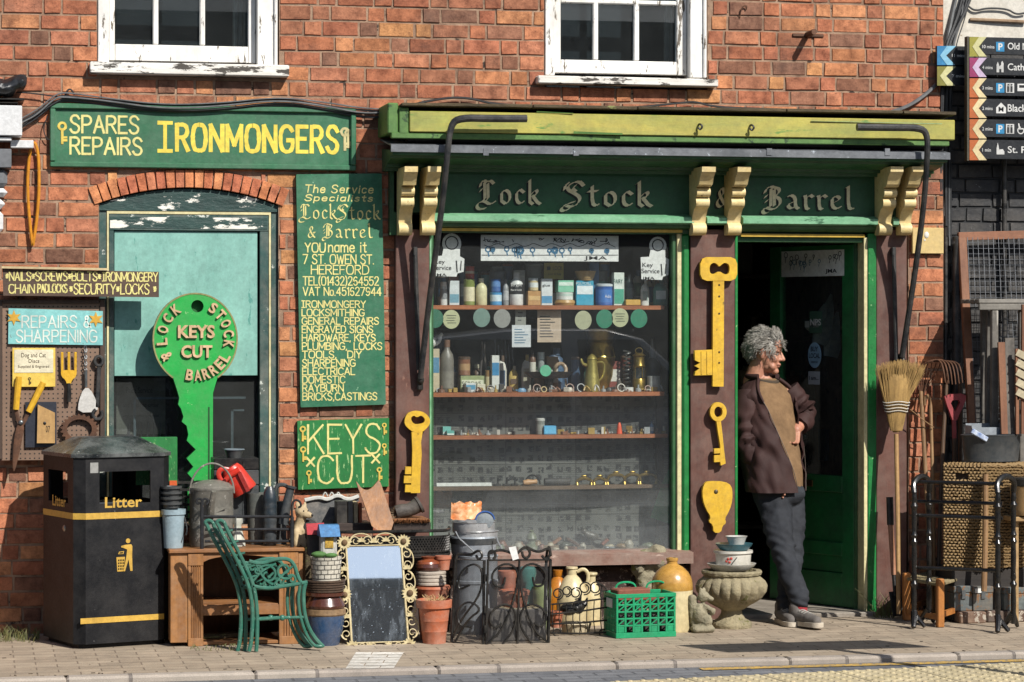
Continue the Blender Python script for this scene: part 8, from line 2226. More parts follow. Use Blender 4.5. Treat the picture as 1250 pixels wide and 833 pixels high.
# -- right of the doorway
t=thing('besom_broom','straw broom leaning bristles-up against the right brown pilaster','broom',G(1096,752))
BYb=-.20
M_STRAW=mat('broom_straw','#a98850',.85,c2='#7d6236',vs=40,vec=(1,1,.1),bump=.5)
mb=MB();mb.tube([P(1094,530,BYb),P(1096,640,BYb-.05),P(1097,750,BYb-.12)],.0135,10);mb.done('handle',wmat('broom_handle','#b08c5c','#8f6d42',.6,20,'Z'),t)
mb=MB()
mb.lathe([(m(4),m(2)),(m(11),m(16)),(m(15),m(42)),(m(19),m(66)),(m(16),m(74)),(.0001,m(76))],P(1094,530,BYb),20,sy=.55)
random.seed(5)
for i in range(900):
 a=ru(0,6.283);rr=math.sqrt(random.random())
 x0=1094+cos(a)*5;y0=528
 spread=cos(a)*rr
 p0=P(1094+spread*7,526,BYb+sin(a)*rr*.02)
 p1=P(1094+spread*16,488,BYb+sin(a)*rr*.035)
 p2=P(1099+spread*31+ru(-2,2),441+abs(spread)*6+ru(-3,9),BYb+sin(a)*rr*.05)
 mb.tube([p0,p1,p2],[.0022,.0018,.0008],3,cap=False)
mb.done('bristles',M_STRAW,t)
mb=MB()
for y in(491,494.5,498.5,502):
 c=P(1094,y,BYb);hw=m(17.2-(y-491)*.25)
 mb.tube([c+V3((hw*cos(a),hw*.58*sin(a),.004*sin(3*a)))for a in[2*pi*i/24 for i in range(24)]],.003,5,True)
mb.done('binding',mat('white_twine','#c9c4b8',.8),t)
t=thing('trenching_spade','narrow spade with a black grip and pale wood shaft beside the broom','spade',G(1092,756))
SPY=-.17
mb=MB();mb.tube(pxs([(1086,607,SPY),(1087,641,SPY-.015)],0),.021,10);mb.done('grip',M_BLACK,t)
mb=MB();mb.tube(pxs([(1087,641,SPY-.015),(1091,702,SPY-.05)],0),.016,10);mb.done('shaft',wmat('pink_wood','#b5876a','#9c6c50',.55,20,'Z'),t)
mb=MB();mb.tube(pxs([(1091,702,SPY-.05),(1093,728,SPY-.07)],0),.012,8);a,b_=P(1092,722,SPY-.065),P(1097,752,SPY-.10);mb.bar(a,b_,.07,.006);mb.done('blade',M_BLACK,t)
def shaft(lab,name,cat,pts,r,mt,grp='long tools leaning on the brick pier'):
 t=thing(name,lab,cat,P(pts[-1][0],pts[-1][1],pts[-1][2]),grp)
 mb=MB();mb.tube(smo(pxs(pts,0),1),r,10);mb.done('shaft',mt,t)
 return t
M_SHAFT=wmat('ash_shaft','#9c7a52','#77583a',.6,20,'Z');M_SHAFTD=wmat('dark_shaft','#5d4530','#42301f',.6,20,'Z');M_RUST=mat('rusty_iron','#6d4a34',.75,metal=.3,c2='#4a3326',vs=18,bump=.6)
t=shaft('hoe with a plain ash shaft and a curled wire rake head behind the fork','wire_rake','rake',[(1124,478,-.08),(1130,580,-.14),(1136,700,-.24),(1138,752,-.28)],.0135,M_SHAFT)
t['label']='fan-shaped wire rake with an ash shaft, head up against the brick pier'
mb=MB()
for i in range(9):
 u=i-4;mb.tube(smo(pxs([(1126,484,-.08),(1127+u*3,462,-.085),(1128+u*4.6,444+abs(u)*1.2,-.09),(1128+u*4.9,440+abs(u),-.12)],0),2),.003,5)
mb.tube(pxs([(1114,464,-.083),(1141,464,-.083)],0),.003,5)
mb.done('wire_head',M_RUST,t)
t=shaft('','garden_rake','rake',[(1155,470,-.10),(1150,560,-.15),(1146,680,-.22),(1144,752,-.26)],.013,M_SHAFTD)
t['label']='rusty curved muck fork with six tines, head up beside the red spade handle'
mb=MB()
mb.tube(smo(pxs([(1130,444,-.1),(1138,440,-.12),(1152,440,-.13),(1160,446,-.15)],0),2),.007,6)
for i in range(6):
 x=1150+i*4.2
 mb.tube(smo(pxs([(1140+i*2.6,441,-.12),(x-2,440+i*.5,-.18),(x+2,452,-.23),(x+4,470-abs(i-2.5)*1.0,-.24)],0),2),[.0065,.006,.003],6)
mb.tube(smo(pxs([(1152,441,-.13),(1156,455,-.12),(1155,472,-.10)],0),1),.008,6)
mb.done('tines',M_RUST,t)
t=thing('spade','garden spade with a worn red D-handle, upright against the black wall','spade',P(1163,600,-.12),'long tools leaning on the brick pier')
M_REDW=mat('worn_red','#a8484a',.55,c2='#8f3a3d',vs=16,bump=.3,chip=.64,chip_c='#6d4a3c',chip_s=30)
mb=MB();out=xz([(1151.5,482),(1179,480),(1177,492),(1169,508),(1167,514),(1162,514),(1160,508),(1154,492)],-.14,1);inn=xz([(1158,489),(1173,488),(1166,502),(1164,502)],-.14,1);mb.prism(out,-.155,-.13,[inn]);mb.done('d_handle',M_REDW,t)
mb=MB();mb.tube(pxs([(1164.5,513,-.142),(1165,535,-.14)],0),.013,8);mb.done('socket',M_REDW,t)
mb=MB();mb.tube(pxs([(1165,535,-.14),(1166,640,-.13),(1166,752,-.12)],0),.0125,8);mb.done('shaft',M_SHAFTD,t)
t=shaft('fork with thin pale tines showing above the red spade handle','pitch_fork','fork',[(1172,466,-.07),(1172,600,-.09),(1172,750,-.12)],.012,M_SHAFTD)
mb=MB()
for i in range(4):mb.tube(smo(pxs([(1172,470,-.07),(1168+i*4,460,-.09),(1172+i*4.6,443+i,-.12)],0),1),.0028,5)
mb.done('tines',M_STEEL,t)
t=shaft('crook-topped wooden stick between the rake shafts','walking_stick','stick',[(1136,495,-.10),(1133,482,-.10),(1129,485,-.10),(1129,495,-.10)],.010,M_SHAFT)
mb=MB();mb.tube(pxs([(1136,494,-.10),(1139,600,-.16),(1141,750,-.27)],0),.010,8);mb.done('stick',M_SHAFT,t)
t=shaft('thin cane crossing in front of the brick pier below the broom head','garden_cane','cane',[(1111,500,-.16),(1127,513,-.15),(1140,522,-.14)],.003,M_SHAFT)
t=thing('mesh_frame','large wooden frame with square wire mesh leaning on the black wall','mesh frame',P(1200,560,-.1))
M_FRW=wmat('frame_wood','#8d6043','#6f4730',.65,18,'Z')
A=P(1174,290,-.02);B=P(1189,566,-.18);C_=P(1300,288,-.02)
mb=MB();mb.bar(A,B,.05,.03,b=.003);mb.done('stile',M_FRW,t)
mb=MB();mb.bar(A+V3((-.024,0,.005)),C_+V3((0,0,.012)),.05,.03,b=.003);mb.done('head',wmat('frame_wood_x','#94654a','#744a34',.65,18,'X'),t)
mb=MB()
for i in range(42):
 s_=i/41;p0=A.lerp(B,s_);p1=p0+V3((.62,0,0));mb.tube([p0+V3((.02,-.012,0)),p1+V3((0,-.012,0))],.0017,4,cap=False)
for i in range(19):
 x=.03+i*.0325;mb.tube([A+V3((x,-.0155,0)),V3((A.x+x,B.y-.0155,B.z))],.0017,4,cap=False)
mb.done('wire_mesh',mat('mesh_wire','#7d8084',.45,.7,c2='#5d5f62',vs=30),t)
M_GREYW=wmat('grey_weathered','#6a6660','#48443f',.85,20,'Z',chip=.66,chip_c='#9c978e',dust=.2);M_GREYWX=wmat('grey_weathered_x','#8a867e','#625e57',.85,20,'X',chip=.66,chip_c='#aaa59b')
t=thing('slatted_table','weathered grey slatted table standing on the baskets','table',P(1225,560,-.3))
TYg=-.42
zbk=P(1200,567,-.4).z
mb=MB();a,b_=P(1195,366,TYg),P(1275,366,TYg)
for i in range(4):mb.box(a.x,TYg+i*.075,a.z-.02,b_.x,TYg+.068+i*.075,a.z+.004,.003)
mb.done('slatted_top',M_GREYWX,t)
mb=MB();mb.box(a.x+.005,TYg+.005,a.z-.06,b_.x,TYg+.025,a.z-.021,.003);mb.done('apron',M_GREYWX,t)
for(x0,x1,Yl)in((1199,1207,TYg+.26),(1211,1219,TYg+.01),(1245,1253,TYg+.02)):
 mb=MB();q0,q1=P(x0,376,Yl),P(x1,376,Yl);mb.box(q0.x,Yl,zbk,q1.x,Yl+.035,a.z-.0605 if Yl<TYg+.1 else a.z-.021,.004);rough_up(mb,.002,12);mb.done('leg',M_GREYW,t)
mb=MB();mb.bar(P(1208,380,TYg+.12),P(1206,525,TYg+.10),.03,.02);mb.done('brace',M_GREYW,t)
for i,(p0,p1,w_,c,lab)in enumerate((((1232,413),(1233,530),.055,M_GREYW,'dark plank with a flaked edge standing in front of the grey table'),((1222,418),(1226,530),.04,M_FRW,'narrow reddish batten standing beside the flaked plank'),((1252,372),(1251,530),.05,wmat('brown_slat','#7d5238','#5d3a26',.7,20,'Z'),'brown slat at the right edge behind the louvre board'))):
 mb=MB();mb.bar(P(p0[0],p0[1],TYg-.01-i*.02),P(p1[0],p1[1],TYg-.035-i*.02),w_,.018);rough_up(mb,.002,15);mb.solo('plank',lab,'plank',c,'planks standing by the grey table')
t=thing('louvre_board','cream louvred board sloping at the right edge of the frame','louvre',P(1247,490,TYg-.08))
mb=MB()
for i in range(5):mb.bar(P(1241,430+i*12,TYg-.08),P(1262,441+i*12,TYg-.09),.04,.012)
mb.done('slat',mat('cream_louvre','#c2b596',.7,c2='#9c9076',vs=14,chip=.64,chip_c='#6d5d48'),t)
mb=MB();mb.bar(P(1241,486,TYg-.07),P(1262,486,TYg-.07),.02,.02);mb.bar(P(1241,426,TYg-.07),P(1241.5,530,TYg-.07),.018,.02);mb.done('louvre_frame',M_FRW,t)
WYh=-.50
HM=None
t=thing('wicker_hamper','large square woven wicker hamper with a hand hole, right of the rake shafts','basket',P(1200,680,WYh))
def wickermat():
 mt,nt,b=_base('wicker')
 co=node(nt,'ShaderNodeTexCoord').outputs['Object']
 n=noise_tex(nt,co,30,4,.6)
 col=mix(nt,n,S('#9c8259'),S('#6b5434'));nt.links.new(col,b.inputs['Base Color']);b.inputs['Roughness'].default_value=.75
 bump_to(nt,b,noise_tex(nt,co,150,3,.6),.4)
 return mt
M_WICK=wickermat()
p0=P(1152,568,WYh+.12);p1=P(1199,569,WYh-.02);p2=P(1285,569,WYh+.06)
zt_,zb_=P(1199,568,WYh).z,0.32
def weave(mb,a,b_,z0,z1,hole=None,step=.017):
 d=(b_-a);L_=d.length;d=d.normalized();nn=V3((d.y,-d.x,0))
 k=0;z=z0
 n=int(L_/.022)
 while z<z1:
  pts=[];
  for i in range(n*2+1):
   s_=L_*i/(n*2);off=.006*sin(pi*i+pi/2+(pi if k%2 else 0))
   s2=s_
   pts.append(V3((a.x,a.y,0))+d*s2+nn*off+V3((0,0,z+ru(-.0035,.0035))))
  if hole and hole[2]<z<hole[3]:
   A_=[p_ for p_ in pts if(p_-V3((a.x,a.y,p_.z))).length<hole[0]];B_=[p_ for p_ in pts if(p_-V3((a.x,a.y,p_.z))).length>hole[1]]
   for q in(A_,B_):
    if len(q)>1:mb.tube(q,.0075,5)
  else:mb.tube(pts,.0075,5)
  z+=step;k+=1
mb=MB();weave(mb,p0,p1,zb_,zt_,(.075,.14,zt_-.09,zt_-.05));weave(mb,p1,p2,zb_,zt_);mb.done('woven_side',M_WICK,t)
mb=MB();c3=[V3((q.x,q.y,0))for q in(p0,p1,p2,p2+(p0-p1))]
ins=[c+(sum(c3,V3())/4-c)*.06 for c in c3]
mb.add([(q.x,q.y,zb_)for q in ins]+[(q.x,q.y,zt_-.01)for q in ins],[(0,1,5,4),(1,2,6,5),(2,3,7,6),(3,0,4,7),(0,1,2,3)]);mb.done('lining',mat('dark_wicker_in','#3d2f1f',.9),t)
mb=MB()
for j in range(22):
 s_=j/21;a_,b2=p0.lerp(p1,s_),(p2+(p0-p1)).lerp(p2,s_)
 mb.tube([V3((a_.x+(b2.x-a_.x)*i/14,a_.y+(b2.y-a_.y)*i/14,zt_+.006*sin(i*pi+pi/2+j*pi)))for i in range(15)],.0085,5)
mb.done('woven_lid',M_WICK,t)
mb=MB();mb.box(P(1153,700,WYh+.14).x,WYh+.02,0,P(1280,700,WYh+.14).x,WYh+.32,zb_-.012,.01);mb.solo('travel_trunk','dark trunk under the wicker hamper','trunk',wmat('trunk_wood','#2e2722','#1f1a17',.7,20,'X'))
WYt=WYh+.10
k=m(1,1210,WYt)
t=thing('black_tub','oval black rubber tub on top of the wicker hamper','tub',P(1210,567,WYt))
o=V3((P(1210,567,WYt).x,WYt,zt_+.018));mb=MB();mb.lathe([(r*k,h*k)for r,h in((.1,0),(34,0),(37,30),(39,32),(37,33),(35,31),(33,3),(.1,2.5))],o,36,sy=.62);mb.done('tub',M_DKPOT,t)
t=thing('zinc_trough','small zinc trough standing inside the black tub','trough',P(1212,540,WYt))
mb=MB();a,b_=P(1180,522,WYt-.04),P(1241,540,WYt-.04)
zq=o.z+16*k
a.x+=.03;b_.x-=.03;mb.box(a.x,WYt-.05,zq,b_.x,WYt-.044,a.z);mb.box(a.x,WYt+.05,zq,b_.x,WYt+.056,a.z+.02);mb.box(a.x,WYt-.0435,zq,a.x+.005,WYt+.0495,a.z+.01);mb.box(b_.x-.005,WYt-.0435,zq,b_.x,WYt+.0495,a.z+.01);mb.box(a.x,WYt-.05,zq-.006,b_.x,WYt+.05,zq-.001);mb.done('trough',M_GALVB,t)
mb=MB()
mb.bar(P(1186,526,WYt-.1),P(1205,537,WYt-.1),.03,.02,b=.004);mb.solo('blue_tube','blue and white tube lying on the rim of the zinc trough','tube',mat('blue_white','#6d86b5',.4,c2='#c9d0da',vs=30))
M_EBON=mat('ebonised_wood','#131110',.3,c2='#0d0c0b',vs=12,bump=.15,coat=.2,dust=.02,grit=.1)
t=thing('towel_rail','glossy black turned wooden towel rail with arched ends, in front of the hamper','towel rail',G(1175,768))
TY0,TY1=G(1226,772).y,G(1226,772).y+.13
def turned(x,ytop,Yb,ybase):
 a,b_=P(x,ybase,Yb),P(x,ytop,Yb);a.z=.03
 n=40;H_=b_.z-a.z
 pts=[a.lerp(b_,i/n)for i in range(n+1)]
 rs=[]
 for i in range(n+1):
  u=i/n;r_=.0122+.004*sin(u*9.4)**2
  for c_ in(.06,.3,.36,.62,.68,.9,.96):r_+=.009*math.exp(-((u-c_)/.012)**2)
  rs.append(r_)
 return pts,rs
ends=((1116,1134,602,.30),(1218,1237,602,0))
for(xa,xb,yt,_)in ends:
 mb=MB();pa,ra=turned(xa,yt,TY0+_,760);pb,rb_=turned(xb,yt-2,TY1+_,750)
 mb.tube(pa,ra,10);mb.tube(pb,rb_,10)
 top=smo([pa[-1],pa[-1]+V3((0,.02,.06)),(pa[-1]+pb[-1])/2+V3((0,0,.10)),pb[-1]+V3((0,-.02,.06)),pb[-1]],2)
 mb.tube(top,.017,10)
 mb.done('end_frame',M_EBON,t)
 for q,sg in((pa[0],-1),(pb[0],1)):
  mb=MB();mb.tube(smo([q+V3((0,0,.06)),q+V3((-.01,sg*.03,.03)),q+V3((-.03,sg*.07,-.018))],2),[.02,.018,.013],8);mb.tube(smo([q+V3((0,0,.05)),q+V3((.02,sg*.02,.02)),q+V3((.045,sg*.05,-.018))],2),[.017,.015,.011],8);mb.done('splayed_foot',M_EBON,t)
mb=MB();ym=(TY0+TY1)/2
for(y0,y1,Yr)in((588,591,ym),(629,633,TY0+.02),(693,697,TY0+.02),(612,615,TY1)):
 mb.tube([P(1118,y0,Yr+.3),P(1224,y1,Yr)],.0105,10)
mb.done('rail',M_EBON,t)
t=thing('rush_stool','low orange wood stool with a worn rush seat under the towel rail','stool',G(1145,767))
M_STOOL=wmat('orange_pine','#b5783a','#94592a',.5,20,'Z')
legs=[G(1106.5,757.5),G(1147.5,766),G(1188,752),G(1150,744)]
SYs=.235
SZ=HC-(HC)*0+0
hs=m(52,1147,legs[1].y)
legs[3]=legs[0]+legs[2]-legs[1]
for q in legs:
 mb=MB();mb.box(q.x-.02,q.y-.02,0,q.x+.02,q.y+.02,hs+(.035 if q is legs[1]or q is legs[0]else .03),.005);mb.done('leg',M_STOOL,t)
for i in range(4):
 a,b_=legs[i],legs[(i+1)%4]
 for z in(.055+.015*(i%2),):
  mb=MB();mb.bar(a+V3((0,0,z)),b_+V3((0,0,z)),.022,.03,(0,0,1));mb.done('stretcher',M_STOOL,t)
mb=MB()
cen=sum(legs,V3())/4
for i in range(4):
 a,b_=legs[i]+V3((0,0,hs)),legs[(i+1)%4]+V3((0,0,hs));c=cen+V3((0,0,hs-.008))
 for j in range(11):
  u=j/11;mb.tube([a.lerp(c,u),b_.lerp(c,u)],.0095,6)
rough_up(mb,.003,20);mb.done('rush_seat',mat('rush','#8f8262',.85,c2='#6d6144',vs=40,bump=.7),t)
for i,(x0,y0,x1,y1,Yb,c,lab)in enumerate(((1165,722,1187,752,None,'#6d7474','grey tin box left of the cream-labelled tin, under the towel rail'),(1188,724,1212,753,None,'#7a746a','rusty grey tin box with a hasp and cream label'),(1226,725,1251,752,None,'#76807f','grey tin box at the right edge, behind the towel rail foot'))):
 Yt=-.52-i*.01
 t=thing('tin_box',lab,'tin box',P(x0,y1,Yt),'metal boxes under the towel rail')
 zb1=0.067
 a,b_=P(x0,y0,Yt),P(x1,y1,Yt)
 mb=MB();mb.box(a.x,Yt,zb1,b_.x,Yt+.16,zb1+(a.z-b_.z)*.72,.003);mb.done('body',mat('tin_paint'+str(i),c,.5,c2='#5a5f5f',vs=14,metal=.2,bump=.3,chip=.58,chip_c='#7d5a3c',chip_s=22),t)
 mb=MB();mb.box(a.x-.003,Yt-.003,zb1+(a.z-b_.z)*.73,b_.x+.003,Yt+.163,zb1+(a.z-b_.z),.004);mb.done('lid',mat('tin_paint'+str(i),c),t)
 mb=MB();mb.box((a.x+b_.x)/2-.012,Yt-.007,zb1+.07,(a.x+b_.x)/2+.012,Yt-.0035,zb1+.12);mb.done('hasp',M_STEEL,t)
 if i==1:mb=MB();mb.box(a.x+.01,Yt-.006,zb1+.104,a.x+.06,Yt-.0035,zb1+.13);mb.done('paper_label',M_PAPERW,t)
for i,(x0,x1,lab,c)in enumerate(((1169,1201,'rusty brick lying flat under the grey tin boxes','#8a7360'),(1204,1250,'dark sill stone under the tin boxes at the right edge','#5d544c'))):
 mb=MB();a,b_=P(x0,760,-.53),P(x1,760,-.53);mb.box(a.x,-.55-.02*(1-i),0,b_.x,-.40,.0655,.006);rough_up(mb,.002,30);mb.solo('loose_brick',lab,'brick',mat('loose_brick'+str(i),c,.9,c2='#5a4236',vs=14,bump=.7,chip=.6,chip_c='#a39a8c'))
mb=MB();q=G(1128,748);mb.cap(q+V3((0,.05,.05)),q+V3((.03,-.08,.04)),.045,.035);mb.cap(q+V3((0,.06,.05)),q+V3((.0,.07,.26)),.05,.055);mb=remesh(mb,.008,2);mb.solo('rubber_boot','glossy black rubber boot standing behind the rush stool','boot',mat('rubber','#15171a',.25,c2='#0f1113',coat=.2))
t=shaft('pale ash shaft standing behind the towel rail in front of the hamper','tool_shaft','shaft',[(1203,579,-.56),(1203,650,-.58),(1201,722,-.60)],.017,M_SHAFT,None)
t=thing('cream_pan','cream enamel pan hanging off the right edge in front of the hamper','pan',P(1248,630,-.6))
mb=MB();o=P(1250,630,-.62);k=m(1,1250,-.62);mb.lathe([(r*k,h*k)for r,h in((.1,0),(13,1),(16,8),(17,34),(18,36),(16,36),(.1,30))],o,26);mb.done('pan',mat('tan_enamel','#a3845a',.4,c2='#7d6240',vs=9),t)
mb=MB();mb.lathe([(r*k,h*k)for r,h in((.1,37),(15,37),(16,45),(14,47),(.1,48))],o,26);mb.done('black_lid',M_BLACK,t)
mb=MB();mb.box(P(1232,630,-.6).x,-.66,o.z-.03,P(1275,630,-.6).x,-.45,o.z-.002,.004)
a=P(1236,650,-.6);mb.box(a.x,-.62,.0,a.x+.03,-.58,o.z-.031,.003);a=P(1264,650,-.6);mb.box(a.x,-.62,.0,a.x+.03,-.58,o.z-.031,.003)
mb.solo('low_table','pale wooden stand carrying the cream pan at the right edge','stand',wmat('pale_stand','#b39468','#94764c',.6,20,'X'))
# -- THE MAN IN THE DOORWAY
t=thing('person','grey-haired man in a brown jacket and khaki jumper leaning in the doorway, looking right','person',G(962,762))
man=t
M_SKIN=mat('skin','#bd8a70',.55,c2='#ad735c',vs=22,bump=.25,bs=220,sss=.08,dist=.001)
J=lambda x,y,Y:P(x,y,Y)
# -- head frame
HCn=J(934,429,.115)
yaw=R(62);pit=R(8)
fwd=V3((sin(yaw),-cos(yaw),0))
HM_=Matrix.Translation(HCn)@MRot(yaw-pi/2,4,'Z')@MRot(pit,4,'Y')
mb=MB();mb.M=HM_
E_=lambda c,r:mb.ell(c,r,None,20,14)
E_((-.008,0,.022),(.098,.076,.094));E_((.030,0,-.035),(.066,.062,.080));E_((.036,0,-.088),(.052,.053,.036));E_((.074,0,-.108),(.024,.026,.020))
E_((.076,0,.014),(.020,.050,.012));E_((.060,0,.045),(.040,.058,.045))
mb.cap((.092,0,.004),(.113,0,-.032),.0095,.0135,12)
for s_ in(-1,1):
 E_((.099,s_*.012,-.037),(.012,.009,.009));E_((.062,s_*.038,-.036),(.026,.022,.024));E_((.002,s_*.080,-.014),(.020,.012,.034));E_((.060,s_*.042,-.082),(.022,.02,.022))
E_((.092,0,-.064),(.013,.024,.0065));E_((.090,0,-.0775),(.012,.021,.0075))
mb.cap((-.020,0,-.07),(-.045,0,-.19),.056,.062,16)
# -- torso, arms, legs under the clothes: one skeleton of capsules, fused into one skin
mb.M=None
nb=J(932,468,.13)
ch_=J(935,500,.11);be=J(940,545,.05);pe=J(948,596,-.03)
mb.cap(nb,ch_,.062,.11);mb.cap(ch_,be,.125,.13);mb.cap(be,pe,.13,.125)
Rsh,Rel,Rwr=J(913,482,.07),J(913,545,-.01),J(939,585,-.10)
Lsh,Lel,Lwr=J(961,480,.16),J(984,510,.14),J(972,525,.03)
mb.cap(ch_,Rsh,.06,.04);mb.cap(Rsh,Rel,.045,.04);mb.cap(Rel,Rwr,.042,.03)
mb.cap(ch_,Lsh,.06,.04);mb.cap(Lsh,Lel,.045,.04);mb.cap(Lel,Lwr,.042,.030)
K1,A1=J(957,678,-.30),J(977,738,-.50);K2,A2=J(967,682,-.18),J(957,742,-.36)
H1,H2=J(944,610,-.06),J(963,610,.02)
mb.cap(H1,K1,.08,.055);mb.cap(K1,A1,.055,.04);mb.cap(H2,K2,.08,.055);mb.cap(K2,A2,.055,.04);mb.cap(pe,H1,.1,.085);mb.cap(pe,H2,.1,.085)
def hand(wr,d,side,curl,thumb_dir):
 d=V3(d).normalized();side=V3(side);side=(side-d*side.dot(d)).normalized();nrm=d.cross(side)
 pm=wr+d*.048
 for i,(off,ln)in enumerate(((-.030,.064),(-.010,.074),(.010,.070),(.029,.055))):
  b0=wr+d*.01+side*off*.55;b1=wr+d*.085+side*off
  mb.cap(b0,b1,.0125,.0105,10)
  k1=b1+(d*cos(curl)+nrm*sin(curl))*ln*.5;k2=k1+(d*cos(curl*2.1)+nrm*sin(curl*2.1))*ln*.5
  mb.cap(b1,k1,.0092,.0085,10);mb.cap(k1,k2,.0083,.007,10)
 tb=wr+d*.022-side*.026;t1=tb+(d*.6-side*.7+nrm*.25).normalized()*.04;t2=t1+(d*.9-side*.2+nrm*.3).normalized()*.03
 mb.cap(tb,t1,.0135,.011,10);mb.cap(t1,t2,.0105,.0085,10)
hand(Rwr,(J(952,596,-.13)-Rwr),(0,-.3,1),.5,None)
hand(Lwr,(J(966,547,-.05)-Lwr),(.9,-.2,.1),.45,None)
sk=remesh(mb,.0048,3,.5)
sk.done('body',M_SKIN,man,60)
# -- face details
def hp(c):return HM_@V3(c)
mb=MB();mb.M=HM_
for s_ in(-1,1):mb.ell((.079,s_*.030,-.005),(.010,.012,.0075),None,12,8)
mb.done('eyes',mat('eye_white','#b5a89c',.3),man)
mb=MB();mb.M=HM_
for s_ in(-1,1):mb.ell((.0865,s_*.031,-.005),(.004,.0055,.0055),None,10,6);mb.tube(smo([(.082,s_*.014,.0015),(.0895,s_*.03,.005),(.079,s_*.046,-.002)],2),.0022,5)
mb.done('irises_and_lids',mat('eye_dark','#2e211c',.35),man)
mb=MB();mb.M=HM_
for s_ in(-1,1):
 for i in range(16):y=s_*(.012+.0022*i);mb.tube([(.094-i*.0009,y,.018+.004*sin(i*.2)),(.099-i*.001,y+s_*.005,.021)],[.0018,.0006],4,cap=False)
mb.done('eyebrows',mat('brow_hair','#6d655d',.7),man)
mb=MB();mb.M=HM_;mb.tube(smo([(.088,-.022,-.0705),(.101,-.010,-.0712),(.1035,0,-.0715),(.101,.010,-.0712),(.088,.022,-.0705)],2),.0024,5);mb.done('mouth_line',mat('lip_dark','#6d342c',.5),man)
# -- hair: a scalp cap and several hundred short wavy locks
M_HAIR=mat('grey_hair','#a8a49b',.5,c2='#6d6860',vs=55,bump=.2,bs=300,spec=.35)
mb=MB();mb.M=HM_
random.seed(11)
def scalp(th,ph):
 return V3((-.010+.103*cos(th)*cos(ph),.083*sin(th)*cos(ph),.024+.098*sin(ph)))
def hairy(v):
 front=v.x
 if v.z<.058 and front>.062:return False
 if v.z<.03 and front>.03:return False
 if v.z<-.005 and front>-.03 and abs(v.y)>.03:return False
 if v.z<-.055:return False
 if-.035<v.x<.03 and abs(v.y)>.055 and v.z<.018:return False
 return True
nu,nv=36,22
grid=[[scalp(2*pi*i/nu,R(-60+150*j/nv))for i in range(nu)]for j in range(nv+1)]
flat=[v for r_ in grid for v in r_]
fs=[]
for j in range(nv):
 for i in range(nu):
  q=(j*nu+i,j*nu+(i+1)%nu,(j+1)*nu+(i+1)%nu,(j+1)*nu+i)
  c=sum((flat[a]for a in q),V3())/4
  if hairy(c):fs.append(q)
mb.add(flat,fs)
n=0
while n<2300:
 th=ru(-pi,pi);ph=R(ru(-50,90))
 if random.random()>cos(ph)+.15:continue
 v=scalp(th,ph)
 if not hairy(v):continue
 n+=1
 nrm=V3((v.x/.103,v.y/.083,(v.z-.024)/.098)).normalized()
 cl=V3((noise.noise(v*26),noise.noise(v*26+V3((5,0,0))),noise.noise(v*26+V3((0,9,0)))))
 flow=V3((-.75 if v.z>.05 else-.55,0.1,-.55 if v.z<.08 else .05))+cl*.85
 if v.x>.045 and v.z>.045:flow=V3((.25,.2,.4))+cl*1.3
 flow=(flow-nrm*flow.dot(nrm)).normalized()
 sd=nrm.cross(flow)
 L_=ru(.045,.085);wv=.009*sin(cl.x*7)+ru(-.003,.003)
 out=max(.003,.008+.014*cl.z+ru(-.003,.007))
 pts=[v-nrm*.003,v+nrm*out*.8+flow*L_*.25+sd*wv,v+nrm*out*1.1+flow*L_*.6-sd*wv,v+nrm*out*.6+flow*L_*.85+sd*wv*.3,v+nrm*(out*.9+.002)+flow*L_*1.05+sd*wv]
 mb.tube(smo(pts,1),[.0018,.0023,.0021,.0016,.0005],4,cap=False)
mb.done('hair',M_HAIR,man,60)
# -- clothes
BA_=R(35);sx_=V3((cos(BA_),sin(BA_),0));fx_=V3((sin(BA_),-cos(BA_),0))
rings=[(463,932.5,.125,.082,.078),(468,933,.125,.125,.098),(474,934,.125,.165,.115),(482,935,.12,.19,.135),(500,936.5,.105,.192,.155),(520,938,.085,.190,.165),(545,941,.05,.188,.172),(570,944.5,.01,.188,.168),(590,947,-.02,.188,.158),(600,948.5,-.035,.185,.150)]
def ring_at(y):
 for i in range(len(rings)-1):
  a,b_=rings[i],rings[i+1]
  if a[0]<=y<=b_[0]:
   u=(y-a[0])/(b_[0]-a[0]);u=u*u*(3-2*u)if False else u
   return[a[k]+(b_[k]-a[k])*u for k in range(5)]
 return list(rings[0]if y<rings[0][0]else rings[-1])
def tpt(y,th,grow=0.0,):
 _,cx_,Yc,rs,rf=ring_at(y)
 c=J(cx_,y,Yc)
 return c+sx_*(rs+grow)*sin(th)+fx_*(rf+grow)*cos(th)
M_JUMP=mat('khaki_jumper','#84694c',.9,c2='#715940',vs=8,bump=.5,bs=260,spec=.2)
mb=MB();ys=[462+i*4.0 for i in range(35)];nt_=48
vs=[]
for y in ys:
 for i in range(nt_):
  th=2*pi*i/nt_
  p_=tpt(min(y,600),th,-.012)
  if y>600:p_.z-=m(y-600)
  f_=.004*noise.noise(V3((p_.x*9,p_.y*9,p_.z*5)))+.006*noise.noise(V3((p_.x*5+p_.z*9,p_.y*5,p_.z*14)))*(1 if y>540 else .4)
  vs.append(p_+(sx_*sin(th)+fx_*cos(th))*f_)
mb.add(vs,[(j*nt_+i,j*nt_+(i+1)%nt_,(j+1)*nt_+(i+1)%nt_,(j+1)*nt_+i)for j in range(len(ys)-1)for i in range(nt_)])
mb.done('jumper',M_JUMP,man,60)
mb=MB();c=J(932.8,464.5,.125);mb.tube([c+sx_*.078*sin(a)+fx_*.076*cos(a)+V3((0,0,-.012*cos(a)))for a in[2*pi*i/28 for i in range(28)]],.013,8,True);mb.done('jumper_collar',mat('collar_shade','#463a2c',.9,c2='#3a3024',bs=200),man)  # collar darker than the jumper: shadow under the neck put into its colour
